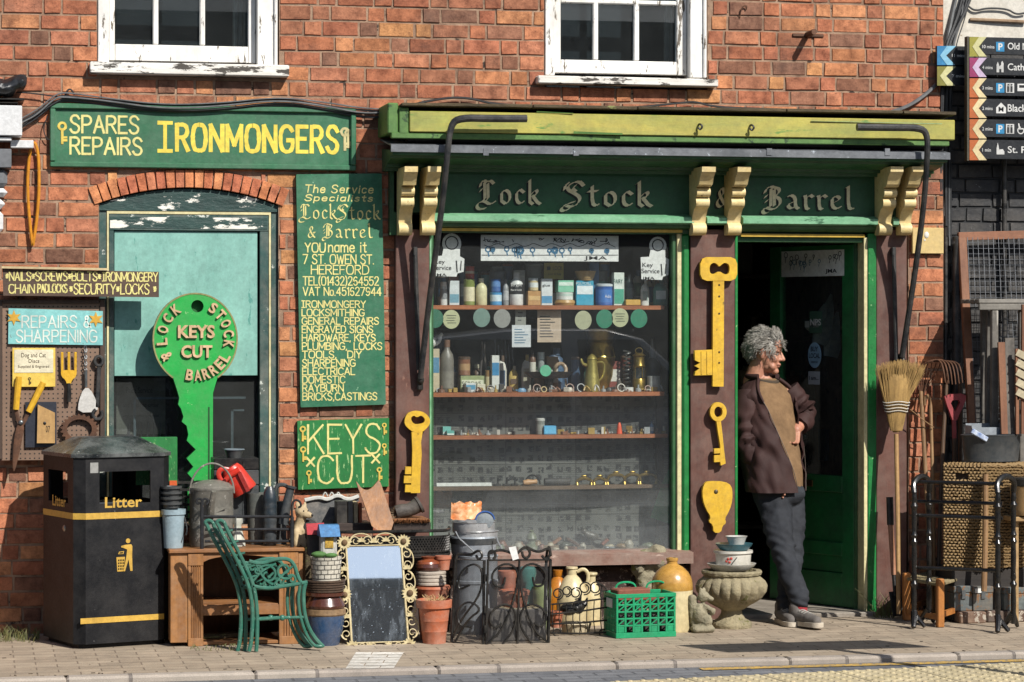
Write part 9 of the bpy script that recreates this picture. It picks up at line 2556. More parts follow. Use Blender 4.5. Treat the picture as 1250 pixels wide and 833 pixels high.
M_JACK=mat('brown_jacket','#3b2623',.72,c2='#2e1d1b',vs=5,bump=.3,bs=240,spec=.25,grit=.1)
def lerp_tab(tab,y):
 for i in range(len(tab)-1):
  if tab[i][0]<=y<=tab[i+1][0]:
   u=(y-tab[i][0])/(tab[i+1][0]-tab[i][0]);return tab[i][1]+(tab[i+1][1]-tab[i][1])*u
 return tab[0][1]if y<tab[0][0]else tab[-1][1]
right_edge=[(463,-70),(470,-62),(482,-55),(500,-45),(540,-29),(575,-13),(600,-4)]
left_edge=[(463,62),(470,52),(482,36),(500,24),(520,32),(545,44),(575,56),(600,62)]
mb=MB();n1=56;ys=[462.5+i*3.2 for i in range(44)]
def fold(p_,y,th):
 a=noise.noise(V3((th*2.2+y*.035,y*.02,3.1)))*.020+noise.noise(V3((th*5-y*.06,y*.045,7.7)))*.016+.007*sin(th*7+y*.13+2*noise.noise(V3((th*2,y*.03,1))))
 return a*min(1,(y-462)/30)
outer=[];inner=[]
for y in ys:
 a0=R(lerp_tab(left_edge,y));a1=R(360+lerp_tab(right_edge,y))
 ro,ri=[],[]
 for i in range(n1+1):
  th=a0+(a1-a0)*i/n1
  yy=min(y,600)
  e_=min(i,n1-i)/4.0
  g_=.010+fold(None,y,th)+(.006 if e_<1 else 0)
  p_=tpt(yy,th,g_)
  if y>600:p_.z-=m(y-600)
  ro.append(p_);ri.append(p_-(sx_*sin(th)+fx_*cos(th))*.007)
 outer.append(ro);inner.append(ri)
K=n1+1
vs=[p_ for r_ in outer for p_ in r_]+[p_ for r_ in inner for p_ in r_];o_=len(outer)*K
fs=[]
for j in range(len(ys)-1):
 for i in range(n1):
  fs.append((j*K+i,j*K+i+1,(j+1)*K+i+1,(j+1)*K+i));fs.append((o_+j*K+i,o_+(j+1)*K+i,o_+(j+1)*K+i+1,o_+j*K+i+1))
 for i in(0,n1):fs.append((j*K+i,(j+1)*K+i,o_+(j+1)*K+i,o_+j*K+i))
for j in(0,len(ys)-1):
 for i in range(n1):fs.append((j*K+i,j*K+i+1,o_+j*K+i+1,o_+j*K+i))
mb.add(vs,fs)
jack=mb.done('jacket',M_JACK,man,60)
def sleeve(pts,rad,seed,amp=.009):
 mb=MB();ps=smo(pts,3);N_=40
 cum=[0]
 for i in range(1,len(ps)):cum.append(cum[-1]+(ps[i]-ps[i-1]).length)
 res=[]
 for k_ in range(N_+1):
  s_=cum[-1]*k_/N_
  for i in range(1,len(cum)):
   if cum[i]>=s_-1e-9:u=(s_-cum[i-1])/max(1e-9,cum[i]-cum[i-1]);res.append(ps[i-1].lerp(ps[i],u));break
 rs=[]
 for k_ in range(N_+1):
  u=k_/N_;j=u*(len(rad)-1);i0=min(int(j),len(rad)-2);rs.append(rad[i0]+(rad[i0+1]-rad[i0])*(j-i0))
 mb.tube(res,rs,26)
 out=[]
 for idx,v in enumerate(mb.v):
  v=V3(v);k_=min(idx//26,N_);d=v-res[k_]
  if d.length>1e-6:d.normalize()
  u=k_/N_
  mid=math.exp(-((u-.5)/.22)**2)
  f_=amp*(.5+mid)*(noise.noise(V3((d.x*1.6+seed,d.z*1.6,u*9)))+.6*sin(u*46+d.z*3+seed+2.2*noise.noise(V3((d.x*2,d.y*2,u*4))))*mid)
  out.append(tuple(v+d*f_))
 mb.v=out
 return mb
sleeve([Rsh+V3((.0,.0,.015)),Rsh.lerp(Rel,.5)+V3((-.008,0,0)),Rel+V3((.0,0,0)),Rel.lerp(Rwr,.6),J(936,587,-.10)],[.078,.082,.072,.07,.062,.05],1.0,.015).done('sleeve',M_JACK,jack,60)
sleeve([Lsh+V3((0,.0,.02)),Lsh.lerp(Lel,.55)+V3((.012,0,.004)),Lel,Lel.lerp(Lwr,.7)],[.075,.08,.076,.068,.054],4.0,.016).done('sleeve',M_JACK,jack,60)
mb=MB()
for(tab,sgn)in((right_edge,-1),(left_edge,1)):
 pts=[]
 for y in(462,466,472,480,490):pts.append(tpt(y if y>463 else 463,R(lerp_tab(tab,y)),.017))
 mb.tube(smo(pts,2),[.012,.011,.006],8)
c=J(932,462.5,.13);mb.tube([c+sx_*.098*sin(a)+fx_*.094*cos(a)+V3((0,0,.014))for a in[R(70+i*11)for i in range(21)]],.017,8)
mb.done('jacket_collar',M_JACK,jack,60)
mb=MB();mb.tube([tpt(y,R(lerp_tab(right_edge,y)+.5),.018)for y in range(470,600,6)],.0022,5);mb.tube([tpt(y,R(lerp_tab(left_edge,y)),.016)for y in range(545,600,6)],.0022,5);mb.done('zip',mat('zip_brass','#5d5248',.5,.3),jack)
M_JEAN=mat('dark_jeans','#33363b',.8,c2='#292b30',vs=7,bump=.5,bs=320,spec=.25,chip=None)
mb=MB()
mb.ell(J(950,602,-.04),(.165,.135,.10));mb.cap(pe,H1,.125,.105);mb.cap(pe,H2,.12,.092)
def leg(h,k_,a,r0,r1,r2):
 mb.cap(h,h.lerp(k_,.5),r0,(r0+r1)/2+.006,18);mb.cap(h.lerp(k_,.5),k_,(r0+r1)/2+.006,r1,18);mb.cap(k_,k_.lerp(a,.45),r1,r1*.98,18);mb.cap(k_.lerp(a,.45),a+V3((0,0,.02)),r1*.98,r2,18)
leg(H1,K1,A1,.098,.066,.052);leg(H2,K2,A2,.092,.064,.050)
tr=remesh(mb,.0075,4,.5)
out=[]
for v in tr.v:
 p_=V3(v);y=(HC-p_.z)
 f_=.011*noise.noise(V3((p_.x*9+p_.z*9,p_.y*8,p_.z*13-p_.x*8)))+.008*noise.noise(V3((p_.x*16-p_.z*14,p_.y*10,p_.z*22+p_.x*12)))+.004*sin(p_.z*95+p_.x*60+7*noise.noise(p_*7))*math.exp(-((p_.z-.45)/.12)**2)+.005*sin(p_.z*120+p_.x*40+4*noise.noise(p_*8))*math.exp(-((p_.z-.12)/.06)**2)
 c=p_.copy();best=None
 for a,b_ in((H1,K1),(K1,A1),(H2,K2),(K2,A2)):
  ab=b_-a;u=max(0,min(1,(p_-a).dot(ab)/ab.length_squared));q=a+ab*u;d=(p_-q)
  if best is None or d.length<best.length:best=d
 out.append(tuple(p_+best.normalized()*f_))
tr.v=out
trs=tr.done('trousers',M_JEAN,man,60)
M_SHOE=mat('grey_suede','#6f6a66',.85,c2='#59544f',vs=12,bump=.4);M_SOLE=mat('pale_sole','#c9bfae',.7,c2='#ab9f8c',vs=14,dust=.3)
def shoe(heel,toe,lift=0.0):
 heel=V3(heel);toe=V3(toe);d=(toe-heel);L_=d.length;d.normalize();sd=V3((-d.y,d.x,0)).normalized()
 up=V3((0,0,1))
 Ms=Matrix(((d.x,sd.x,0,heel.x),(d.y,sd.y,0,heel.y),(d.z,0,1,heel.z),(0,0,0,1)))
 mb=MB();mb.M=Ms
 out_=[(-.03,0),(-.022,.028),(.02,.036),(.09,.034),(.16,.046),(.215,.044),(.25,.028),(.262,0),(.25,-.03),(.215,-.042),(.16,-.042),(.09,-.032),(.02,-.034),(-.022,-.028)]
 o2=smo([(a*L_/.25,b_,0)for a,b_ in out_],2,True)
 n=len(o2)
 mb.add([(v.x,v.y,0)for v in o2]+[(v.x,v.y,.026)for v in o2],[(i,(i+1)%n,n+(i+1)%n,n+i)for i in range(n)]+[tuple(range(n)),tuple(range(n,2*n))])
 so=mb.M
 sole=mb
 up_=MB();up_.M=Ms
 k_=L_/.25
 up_.cap((.01*k_,0,.055),(.06*k_,0,.055),.036,.037);up_.cap((.06*k_,0,.05),(.15*k_,0,.042),.038,.036);up_.cap((.15*k_,0,.04),(.215*k_,0,.034),.038,.03);up_.cap((.02*k_,0,.06),(.025*k_,0,.10),.036,.038)
 up_=remesh(up_,.006,3)
 u_=up_.done('shoe',M_SHOE,man,60)
 sole.done('sole',M_SOLE,u_,40)
 lc=MB();lc.M=Ms
 for i in range(4):
  x=(.085+i*.022)*k_;z=.090-i*.0055
  lc.tube(smo([(x,-.022,z-.008),(x+.006,0,z+.003),(x+.012,.022,z-.008)],2),.0032,5)
 lc.done('laces',mat('laces','#a8a49c',.8),u_)
a_=G(970,759);b_=G(994,767);a_.z=.002;b_.z=.02
d_=(b_-a_);b_=a_+d_.normalized()*.25
shoe(A1*1+V3((-.035,.03,-A1.z+.006)),A1+V3((.045,-.22,-A1.z+.016)))
shoe(A2+V3((-.01,.05,-A2.z+.002)),A2+V3((-.005,-.20,-A2.z+.004)))
for sk_,A in((1,A1),(2,A2)):
 mb=MB();mb.tube([V3((A.x,A.y,.075)),V3((A.x,A.y,.15))],.04,16);mb.done('sock',mat('red_sock','#a8323a',.9)if sk_==1 else mat('dark_sock','#25262a',.9),man)
 # -- TOOLS ON THE PEGBOARD, CABLES, PIPES, SIGNPOST, DOOR DISPLAY, CARS
PYf=PY-.012
M_TOOLY=mat('tool_yellow','#dcae32',.4,c2='#c99a28',vs=12,bump=.2,chip=.7,chip_c='#8a6d2a',chip_s=30)
t=thing('hand_fork','small garden hand fork with yellow tines and a black grip on the pegboard','hand fork',P(84,492,PYf))
mb=MB()
for dx in(-8,0,8):mb.bar(P(84+dx,456,PYf-.012),P(84+dx*1.02,430,PYf-.02),.014,.006,b=.002)
mb.prism(xz([(74,452),(94,452),(93,460),(88,464),(86,470),(82,470),(80,464),(75,460)],PYf-.012,1),PYf-.015,PYf-.009);mb.done('tines',M_TOOLY,t)
mb=MB();mb.tube(pxs([(84,468),(84,480),(84,491)],PYf-.014),[.010,.014,.012],10);mb.done('grip',M_BLACK,t)
t=thing('trowel','white bladed garden trowel hung by a chain on the pegboard','trowel',P(106,504,PYf))
mb=MB();mb.prism(xz([(102,474),(110,474),(118,490),(120,503),(95,504),(96,490)],PYf-.014,1),PYf-.017,PYf-.011);mb.done('blade',mat('white_blade','#cfcdc8',.35,c2='#b5b3ad',vs=7,dust=.2),t)
mb=MB();mb.tube(pxs([(105,473),(105,452)],PYf-.014),.008,8);mb.done('tang',M_STEEL,t)
mb=MB()
for i in range(9):q=P(104+(i%2)*.8,424+i*4,PYf-.012);mb.tube([q+V3((.006*cos(a),.004*sin(a)*(i%2),.010*sin(a)))for a in[2*pi*k/10 for k in range(10)]],.0025,5,True)
mb.done('chain',M_STEEL,t)
t=thing('spanner','long dark ring spanner hung at the right side of the pegboard','spanner',P(120,512,PYf))
mb=MB();mb.bar(P(121,448,PYf-.012),P(118.5,498,PYf-.012),.022,.010,b=.003);mb.done('shank',M_IRON,t)
mb=MB();q=P(120.5,441,PYf-.012);mb.tube([q+V3((.022*cos(a),0,.026*sin(a)))for a in[2*pi*k/16 for k in range(16)]],.010,8,True);q=P(119,506,PYf-.012);mb.tube([q+V3((.026*cos(a),0,.028*sin(a)))for a in[R(110+k*21)for k in range(15)]],.011,8);mb.done('jaw',M_IRON,t)
t=thing('garden_shears','open garden shears with yellow handles and rusty blades on the pegboard','shears',P(22,575,PYf))
for(pts,nm)in(([(23,460),(19.5,500)],'handle'),([(53,467),(35,503)],'handle')):
 mb=MB();a,b_=P(*pts[0],PYf-.03),P(*pts[1],PYf-.02);mb.tube([a,a.lerp(b_,.2),b_],[.016,.019,.017],10);mb.done(nm,M_TOOLY,t)
for pts in([(19.5,500),(22,512),(27,518),(22,545),(17,575)],[(35,503),(29,516),(24,519),(20,540),(16.5,572)]):
 mb=MB();p_=pxs(pts,PYf-.018);mb.tube(smo(p_,1),[.010,.012,.017,.016,.004],8,flat=.35);mb.done('blade',M_RUST,t)
mb=MB();mb.ell(P(25.5,516,PYf-.026),(.014,.008,.014),None,10,6);mb.done('pivot',M_STEEL,t)
t=thing('wood_block_kit','pale wooden block mounted on a blue-black card, on the pegboard','block',P(50,544,PYf))
mb=MB();rb(mb,31,491,69,546,PYf-.006,PYf-.001);mb.done('card',mat('blue_black_card','#262b38',.5,c2='#1c202b'),t)
mb=MB();mb.prism(xz([(46,494),(67,504),(67,541),(45,541)],PYf-.012,0),PYf-.03,PYf-.007);mb.done('block',wmat('pale_block','#bf9a62','#a68250',.55,18,'Z'),t)
mb=MB();mb.ell(P(54.5,517,PYf-.03),(.009,.003,.010),None,10,5);mb.done('hole',M_BLACK,t)
mb=MB();font_in(mb,'07',(56,520,61,528),PYf-.03);mb.done('lettering',M_BLACK,t,None)
t=thing('cog_ring','rusty toothed iron ring at the bottom of the pegboard','cog',P(97,536,PYf))
c=P(97,524,PYf-.014);mb=MB();ro,ri=m(23,97),m(15,97)
poly=[]
for i in range(22):
 a0,a1,a2,a3=[2*pi*(i+f)/22 for f in(0,.25,.5,.75)]
 for a,r_ in((a0,ro*.88),(a1,ro*.9),(a2,ro),(a3,ro)):poly.append((c.x+r_*cos(a),c.z+r_*.8*sin(a)))
mb.prism(poly,PYf-.022,PYf-.006,[[(c.x+ri*cos(2*pi*i/24),c.z+ri*.8*sin(2*pi*i/24))for i in range(24)]]);mb.done('ring',M_RUST,t)
# -- cables
M_CABLE=mat('cable_black','#1b1c1e',.5,c2='#2a2b2d',vs=12);M_CABLEG=mat('cable_grey','#6d6f70',.5,c2='#505253',vs=12)
def cable(lab,pts,r,mt,Y=-.03,grp='cables clipped along the front wall'):
 mb=MB();mb.tube(smo(pxs(pts,Y),3),r,6);return mb.solo('cable',lab,'cable',mt,grp)
random.seed(9)
base=[(26,152),(45,140),(68,122),(80,119),(130,125),(200,133),(270,131),(340,124),(400,132),(440,138),(475,138)]
labs=['lowest black cable sagging over the top of the IRONMONGERS board','second black cable from the bottom above the IRONMONGERS board','grey cable in the middle of the bundle above the IRONMONGERS board','upper black cable of the bundle above the IRONMONGERS board','topmost thin grey cable above the IRONMONGERS board']
for i in range(5):
 cable(labs[i],[(x+ru(-2,2),y+4-i*2.4+ru(-1.6,1.6),-.03-.012*(i%3))for x,y in base],[.008,.006,.005,.006,.004][i],[M_CABLE,M_CABLE,M_CABLEG,M_CABLE,M_CABLEG][i])
cable('thin black cable running along the brick from the left edge to the bundle',[(0,112),(30,113),(70,118),(82,120)],.004,M_CABLE)
cable('looped thin black cable hanging between the IRONMONGERS board and the orange tube',[(58,142),(52,158),(58,172),(64,168)],.003,M_CABLE)
cable('black cable looping up over the bricks above the left end of the board',[(79,118),(82,110),(87,109),(91,116)],.005,M_CABLE)
lab2=['thick grey cable sloping from the awning top to the black wall','black cable arching above the left end of the awning box','thin black cable along the wall just above the awning box']
cable(lab2[1],[(478,136),(510,126),(548,119),(575,120),(600,127),(660,131)],.007,M_CABLE)
cable(lab2[2],[(640,131),(760,133),(830,126),(850,124),(870,131),(960,134),(1080,138)],.006,M_CABLE)
cable('second thin grey cable along the wall above the awning box',[(560,128),(700,131),(800,131),(950,136),(1090,138)],.004,M_CABLEG)
cable(lab2[0],[(1085,138,-.03),(1110,130,-.03),(1135,112,-.02),(1150,95,-.01),(1153,70,-.0),(1160,30,.04),(1168,-8,.05)],.012,M_CABLEG)
for i in range(7):
 x=1152+i*2.2
 cable(['black cable dropping from the top of the wall joint, first from the left','black cable second from the left in the drop at the wall joint','grey cable in the drop at the wall joint, left of centre','thick black cable in the middle of the drop at the wall joint','black cable right of the middle in the drop at the wall joint','grey cable second from the right in the drop at the wall joint','thin black cable rightmost in the drop at the wall joint'][i],[(1176+i*2+ru(-4,4),-6,.04),(1168+i*1.5+ru(-3,3),25,.03),(x+ru(-2,3),55,.01),(x-2,90,-.005),(x-3+ru(-2,2),150,0),(x-4,240+i*12,.01)],[.009,.007,.005,.012,.008,.006,.004][i],M_CABLEG if i in(2,5)else M_CABLE)
cable('rusty pipe crossing the white wall above the signpost',[(1184,24,.05),(1215,25,.04),(1252,27,.04)],.010,mat('rusty_pipe','#a38a6d',.7,c2='#7d6248',vs=14))
cable('black cable looping across the white wall above the signpost',[(1180,6,.045),(1190,14,.04),(1204,10,.04),(1230,11,.04),(1240,18,.04),(1252,16,.04)],.006,M_CABLE)
def pipe(lab,x,y0,y1,r,Y):
 t=thing('down_pipe',lab,'pipe',P(x,y1,Y),'black pipes on the wall joint')
 a,b_=P(x,y0,Y),P(x,y1,Y);a.x=b_.x=P(x,400,Y).x;b_.z=max(b_.z,0)
 mb=MB();mb.tube([a,b_],r,14);mb.done('pipe',mat('pipe_black','#1f2124',.4,c2='#191b1d',vs=9,bump=.2,dust=.2,chip=.7,chip_c='#77797c'),t)
 mb=MB()
 for u in(.15,.6):q=a.lerp(b_,u);mb.tube([q+V3((0,0,-.015)),q+V3((0,0,.015))],r*1.15,14)
 mb.done('bracket',M_BLACK,t)
pipe('thick black down pipe in the corner right of the brick pier',1169,289,762,m(6.8),-.0)
pipe('thin black conduit on the edge of the brick pier',1154.5,150,762,m(2.4),.02)
pipe('black pipe rising behind the mesh frame below the signpost',1226,190,600,m(3),.03)
t=thing('orange_tube','orange plastic tube folded into a long narrow loop on the brick at the left','tube',P(41,302,-.03))
mb=MB();mb.tube(smo(pxs([(40,300),(37,280),(33,230),(36,185),(41,171),(47,185),(48,230),(45,270),(40,300)],-.03),3),m(1.9),8);mb.done('loop',mat('orange_tube','#cf8a1e',.4,c2='#b8761a',vs=14),t)
mb=MB();q=P(40,298,-.03);mb.tube([q,q+V3((0,.025,0))],.006,6);q=P(41,172,-.03);mb.tube([q+V3((0,.0,0)),q+V3((0,.028,0))],.006,6);mb.done('nail',M_RUST,t)
t=thing('junction_box','white metal junction box at the left edge above the orange tube','box',P(10,167,-.1))
mb=MB();rb(mb,-40,128,27,166,-.16,-.004,.004);mb.done('case',mat('white_metal','#d9dada',.4,c2='#c9caca',vs=6,dust=.1),t)
mb=MB();rb(mb,-40,167,14,172,-.14,-.004,.002);rb(mb,13,171,41,181,-.10,-.004,.003);mb.done('bracket',mat('white_metal','#d9dada',.4),t)
t=thing('black_cover','crumpled black plastic cover above the white junction box','cover',P(10,122,-.1))
mb=MB();rb(mb,-40,93,25,117,-.18,-.01,.03);mb.v=mb.v
mb2=MB()
for i in range(12):mb2.ell(P(-30+i*5,106+ru(-5,5),-.1),(m(8),.09,m(9)),None,10,7)
mb2=remesh(mb2,.014,1);rough_up(mb2,.012,22);mb2.done('plastic',mat('black_plastic_sheet','#16181b',.35,c2='#222529',vs=18,bump=.5),t,30)
mb=MB();rb(mb,-40,119,30,122,-.14,-.004,.002);rb(mb,-40,124,22,126,-.13,-.004,.002);mb.done('rack',M_BLACK,t)
t=thing('rolled_shutter','grey and white shutter housing of the next shop at the left edge','shutter',P(4,290,-.15))
mb=MB();rb(mb,-60,181,14,205,-.20,-.004,.004);rb(mb,-60,206,9,228,-.17,-.004,.02);mb.done('grey_housing',mat('grey_housing','#77797c',.5,c2='#606265',vs=6),t)
mb=MB();rb(mb,-60,229,9,240,-.19,-.004,.03);rb(mb,-60,241,6,256,-.18,-.004,.03);rb(mb,-60,257,4,284,-.16,-.004,.02);mb.done('white_housing',mat('white_metal','#d9dada',.4),t)
mb=MB();q=P(985,43,0);mb.tube([q+V3((0,.01,0)),q+V3((0,-.14,.004))],.018,8);mb.box(q.x-.09,-.012,q.z-.012,q.x+.10,.004,q.z+.006,.003);rough_up(mb,.004,14);mb.solo('iron_peg','rusty iron peg sticking out of the upper brickwork at the right','peg',M_RUST)
mb=MB();q=P(903,10,0);mb.tube(smo([P(903,22,-.006),P(905,10,-.02),P(911,6,-.02),P(911,12,-.01)],2),.004,5);mb.solo('wall_hook','thin bent wire hook high on the brickwork right of the second window','hook',M_RUST)
# -- fingerpost signs
t=thing('street_sign','black direction sign with coloured chevrons and six destinations at the right edge','street sign',P(1226,197,-.3))
GY=-.16
M_SIGNB=mat('sign_black','#15181c',.4,c2='#1a1d21',vs=6,bump=.05)
rows=[(45,69.5,'#8f8a2e','#bdb986'),(70.5,94.5,'#8a2458','#bda9c2'),(95.5,119.5,'#ad5a25','#cbbb8e'),(120.5,144.5,'#ad5a25','#cbbb8e'),(145.5,169.5,'#ad5a25','#cbbb8e'),(170.5,196,'#ad5a25','#cbbb8e')]
M_SW=mat('sign_white','#d8d8d4',.5)
txts=[('10 mins','Old Market'),('4 mins','Cathedral'),('3 mins',None),('2 mins','Black'),('2 mins',None),('1 min',"St. Peter's")]
M_PB=mat('parking_blue','#1f86b8',.5)
for i,(y0,y1,c,c2)in enumerate(rows):
 mb=MB();rb(mb,1183,y0,1345,y1,GY,GY+.03,.001);pn=mb.done('plank_panel',M_SIGNB,t)
 ym=(y0+y1)/2
 mb=MB();mb.prism(xz([(1183.5,y0+.3),(1204,y0+.3),(1195,ym),(1204,y1-.3),(1183.5,y1-.3)],GY-.001,0),GY-.0015,GY-.0003);mb.done('colour_panel',mat('sgn_'+c,c,.5,c2=c),pn)
 mb=MB();mb.prism(xz([(1195,y0+.3),(1204.5,y0+.3),(1194.5,ym),(1204.5,y1-.3),(1195,y1-.3),(1187,ym)],GY-.003,0),GY-.0035,GY-.002);mb.done('chevron',mat('sgn_'+c2,c2,.5,c2=c2),pn)
 mb=MB();a,b_=txts[i]
 font_in(mb,a,(1199,ym-2.2,1199+2.1*len(a),ym+2.2),GY,weight=.01)
 if b_:font_in(mb,b_,(1230,ym-5,1230+5.0*len(b_)*.92,ym+4.4),GY,weight=.01)
 def sq(x,wd,hollow=None):rb(mb,x,ym-6,x+wd,ym+6,GY-.0015,GY-.0005)
 if i in(2,4):
  rb(mb,1228,ym-6,1238,ym+6,GY-.0018,GY-.0006)
 if i==1:
  mb.prism(xz([(1216.5,ym+6),(1216.5,ym-3),(1218,ym-7),(1219.5,ym-3),(1219.5,ym-1),(1222,ym-3),(1222.2,ym-6),(1223.5,ym-8),(1225,ym-5),(1225,ym+6),(1222.3,ym+6),(1222.3,ym+2),(1219.7,ym+2),(1219.7,ym+6)],GY-.001),GY-.0016,GY-.0004)
 if i==3:
  mb.prism(xz([(1216,ym+6),(1216,ym-1),(1222,ym-7),(1228,ym-1),(1228,ym+6)],GY-.001),GY-.0016,GY-.0004)
 if i==5:
  mb.prism(xz([(1216.5,ym+5.5),(1216.5,ym-2),(1218,ym-9),(1219.5,ym-2),(1219.5,ym-.5),(1224,ym-1),(1226,ym+2),(1226,ym+5.5)],GY-.001),GY-.0016,GY-.0004)
 if i==2:
  mb.prism(xz([(1242,ym-5),(1262,ym-5),(1262,ym+4),(1242,ym+4)],GY-.001),GY-.0016,GY-.0004,[xz([(1244,ym-3.4),(1260,ym-3.4),(1260,ym),(1244,ym)],GY-.001)])
 if i==4:
  c_=P(1246,ym+2,GY);r_=m(4);ribbon(mb,[c_+V3((r_*cos(a),0,r_*sin(a)))for a in[R(100+k*20)for k in range(14)]],m(.7),GY-.001);ribbon(mb,[P(1243.5,ym-6,GY),P(1244.5,ym,GY),P(1249,ym,GY),P(1251,ym+5,GY)],m(.8),GY-.0013)
 mb.done('lettering',M_SW,pn,None)
 if i in(0,2,4):
  mb=MB();rb(mb,1216,ym-6,1226,ym+6,GY-.0018,GY-.0006);mb.done('parking_square',M_PB,pn)
  mb=MB();font_in(mb,'P',(1218.6,ym-4.4,1223.8,ym+4.4),GY-.0018,weight=.03);mb.done('parking_letter',M_SW,pn,None)
 if i in(2,4):
  mb=MB()
  for dx in(2.7,7):q=P(1228+dx,ym-3.8,GY-.002);mb.prism([(q.x+m(1.1)*cos(a),q.z+m(1.1)*sin(a))for a in[k*.8 for k in range(8)]],GY-.0034,GY-.0022);rb(mb,1228+dx-1.1,ym-2.2,1228+dx+1.1,ym+4.8,GY-.0034,GY-.0022)
  rb(mb,1232.8,ym-5,1233.2,ym+5,GY-.0034,GY-.0022);mb.done('toilet_figures',M_SIGNB,pn,None)
 if i==3:mb=MB();font_in(mb,'M',(1219,ym-2,1225,ym+4),GY-.0018,weight=.02);mb.done('museum_letter',M_SIGNB,pn,None)
mb=MB();rb(mb,1180.5,44.5,1183,196.5,GY-.003,GY+.04,.001);mb.done('edge_strip',mat('sign_edge','#4a4434',.5),t)
t2=thing('side_sign','smaller sign panel with blue and olive chevrons left of the big direction sign','street sign',P(1162,105,-.3))
for i,(y0,y1,c,c2,tx)in enumerate(((56,80,'#1f6f9c','#74a9c2','11 mins'),(81,105,'#77732c','#bdb986','7 mins'))):
 mb=MB();rb(mb,1144,y0,1180,y1,GY+.10,GY+.13,.001);pn=mb.done('plank_panel',M_SIGNB,t2);ym=(y0+y1)/2
 mb=MB();mb.prism(xz([(1144,y0+.3),(1166,y0+.3),(1154,ym),(1165,y1-.3),(1144,y1-.3)],GY+.099),GY+.0985,GY+.0997);mb.done('colour_panel',mat('sgn_'+c,c,.5,c2=c),pn)
 mb=MB();mb.prism(xz([(1156,y0+.3),(1167,y0+.3),(1155,ym),(1166,y1-.3),(1156,y1-.3),(1147.5,ym)],GY+.097),GY+.0965,GY+.0977);mb.done('chevron',mat('sgn_'+c2,c2,.5,c2=c2),pn)
 mb=MB();font_in(mb,tx,(1162,ym-2,1178,ym+2),GY+.10,weight=.01);mb.done('lettering',M_SW,pn,None)
t3=thing('sign_post','black post carrying the direction signs, outside the right edge','post',(P(1375,400,GY).x,GY+.07,0))
q=P(1375,400,GY+.07);mb=MB();mb.tube([(q.x,q.y,0),(q.x,q.y,3.6)],.045,14);mb.done('pole',M_SIGNB,t3)
mb=MB();a=P(1300,60,GY+.055);mb.bar(a,V3((q.x,q.y,a.z)),.03,.02);a=P(1300,180,GY+.055);mb.bar(a,V3((q.x,q.y,a.z)),.03,.02);a=P(1165,80,GY+.14);mb.bar(a,V3((q.x,q.y+.02,a.z)),.03,.02);mb.done('arm',M_SIGNB,t3)
# -- what shows on and behind the open door
def door_poster():
 t=thing('door_poster','dim key poster with blue doodles on the glass of the open door','poster',dpt(.37,1.9,.0))
 def DP(s,z,o):return dpt(s,z,o)
 zt=P(985,305,.25).z;zb=P(985,337,.25).z;s0,s1=.08,.63;o=.002
 mb=MB();mb.add([tuple(DP(a,z,oo))for oo in(o,o-.002)for a,z in((s0,zb),(s1,zb),(s1,zt),(s0,zt))],[(0,1,2,3),(7,6,5,4),(0,1,5,4),(1,2,6,5),(2,3,7,6),(3,0,4,7)]);mb.done('sheet',mat('poster_white','#dedfdc',.6),t)
 def lines(n,z0,z1,r,mt,nm,o2):
  mb=MB()
  for i in range(n):
   a=ru(s0+.03,s1-.03);z=ru(z0,z1);rr=r*ru(.6,1.4)
   p_=[DP(a+rr*cos(k*.8),z+rr*sin(k*.8),o2)for k in range(9)]
   for k in range(8):mb.bar(p_[k],p_[k+1],.004,.0006,dn)
   mb.bar(DP(a,z-rr,o2),DP(a+.006,z-rr*3,o2),.004,.0006,dn)
  mb.done(nm,mt,t,None)
 H_=zt-zb
 lines(8,zb+H_*.45,zb+H_*.6,.014,M_INKB,'blue_print',o+.001);lines(9,zb+H_*.7,zb+H_*.85,.013,M_INK,'bubbles',o+.0015)
 mb=MB();f=MB();font_in(f,'JMA',(400,300,430,310),0,th=0,weight=.03)
 xs=[v[0]for v in f.v];zs=[v[2]for v in f.v]
 mb.add([tuple(DP(s0+.16-(v[0]-min(xs))/(max(xs)-min(xs))*.10,zb+.012+(v[2]-min(zs))/(max(zs)-min(zs))*.03,o+.0008))for v in f.v],f.f);mb.done('lettering',M_INK,t,None)
door_poster()
def door_text(t,txt,s_left,w_,z,h_,o,mt):
 f=MB();font_in(f,txt,(400,300,430,310),0,th=0,weight=.02);xs=[v[0]for v in f.v];zs=[v[2]for v in f.v]
 mb=MB();mb.add([tuple(dpt(s_left-(v[0]-min(xs))/(max(xs)-min(xs))*w_,z+(v[2]-min(zs))/(max(zs)-min(zs))*h_,o))for v in f.v],f.f);mb.done('lettering',mt,t,None)
z=P(976,434,.3).z;r_=.066;sc_=.335
t=thing('buy_local_sticker','pale blue oval BUY LOCAL sticker on the open door','sticker',dpt(sc_,z,0))
mb=MB();ring_=[dpt(sc_+.058*cos(a),z+.078*sin(a),.002)for a in[2*pi*i/28 for i in range(28)]];n=len(ring_)
mb.add([tuple(v)for v in ring_]+[tuple(v-dn*.0015)for v in ring_],[tuple(range(n)),tuple(range(n,2*n))]+[(i,(i+1)%n,n+(i+1)%n,n+i)for i in range(n)]);mb.done('disc',mat('pale_blue_sticker','#8fb4cc',.5),t)
door_text(t,'BUY',sc_+.032,.064,z+.022,.03,.003,M_INK);door_text(t,'LOCAL',sc_+.048,.096,z-.018,.03,.003,M_INK);door_text(t,'HEREFORD',sc_+.03,.06,z-.048,.012,.003,M_INK)
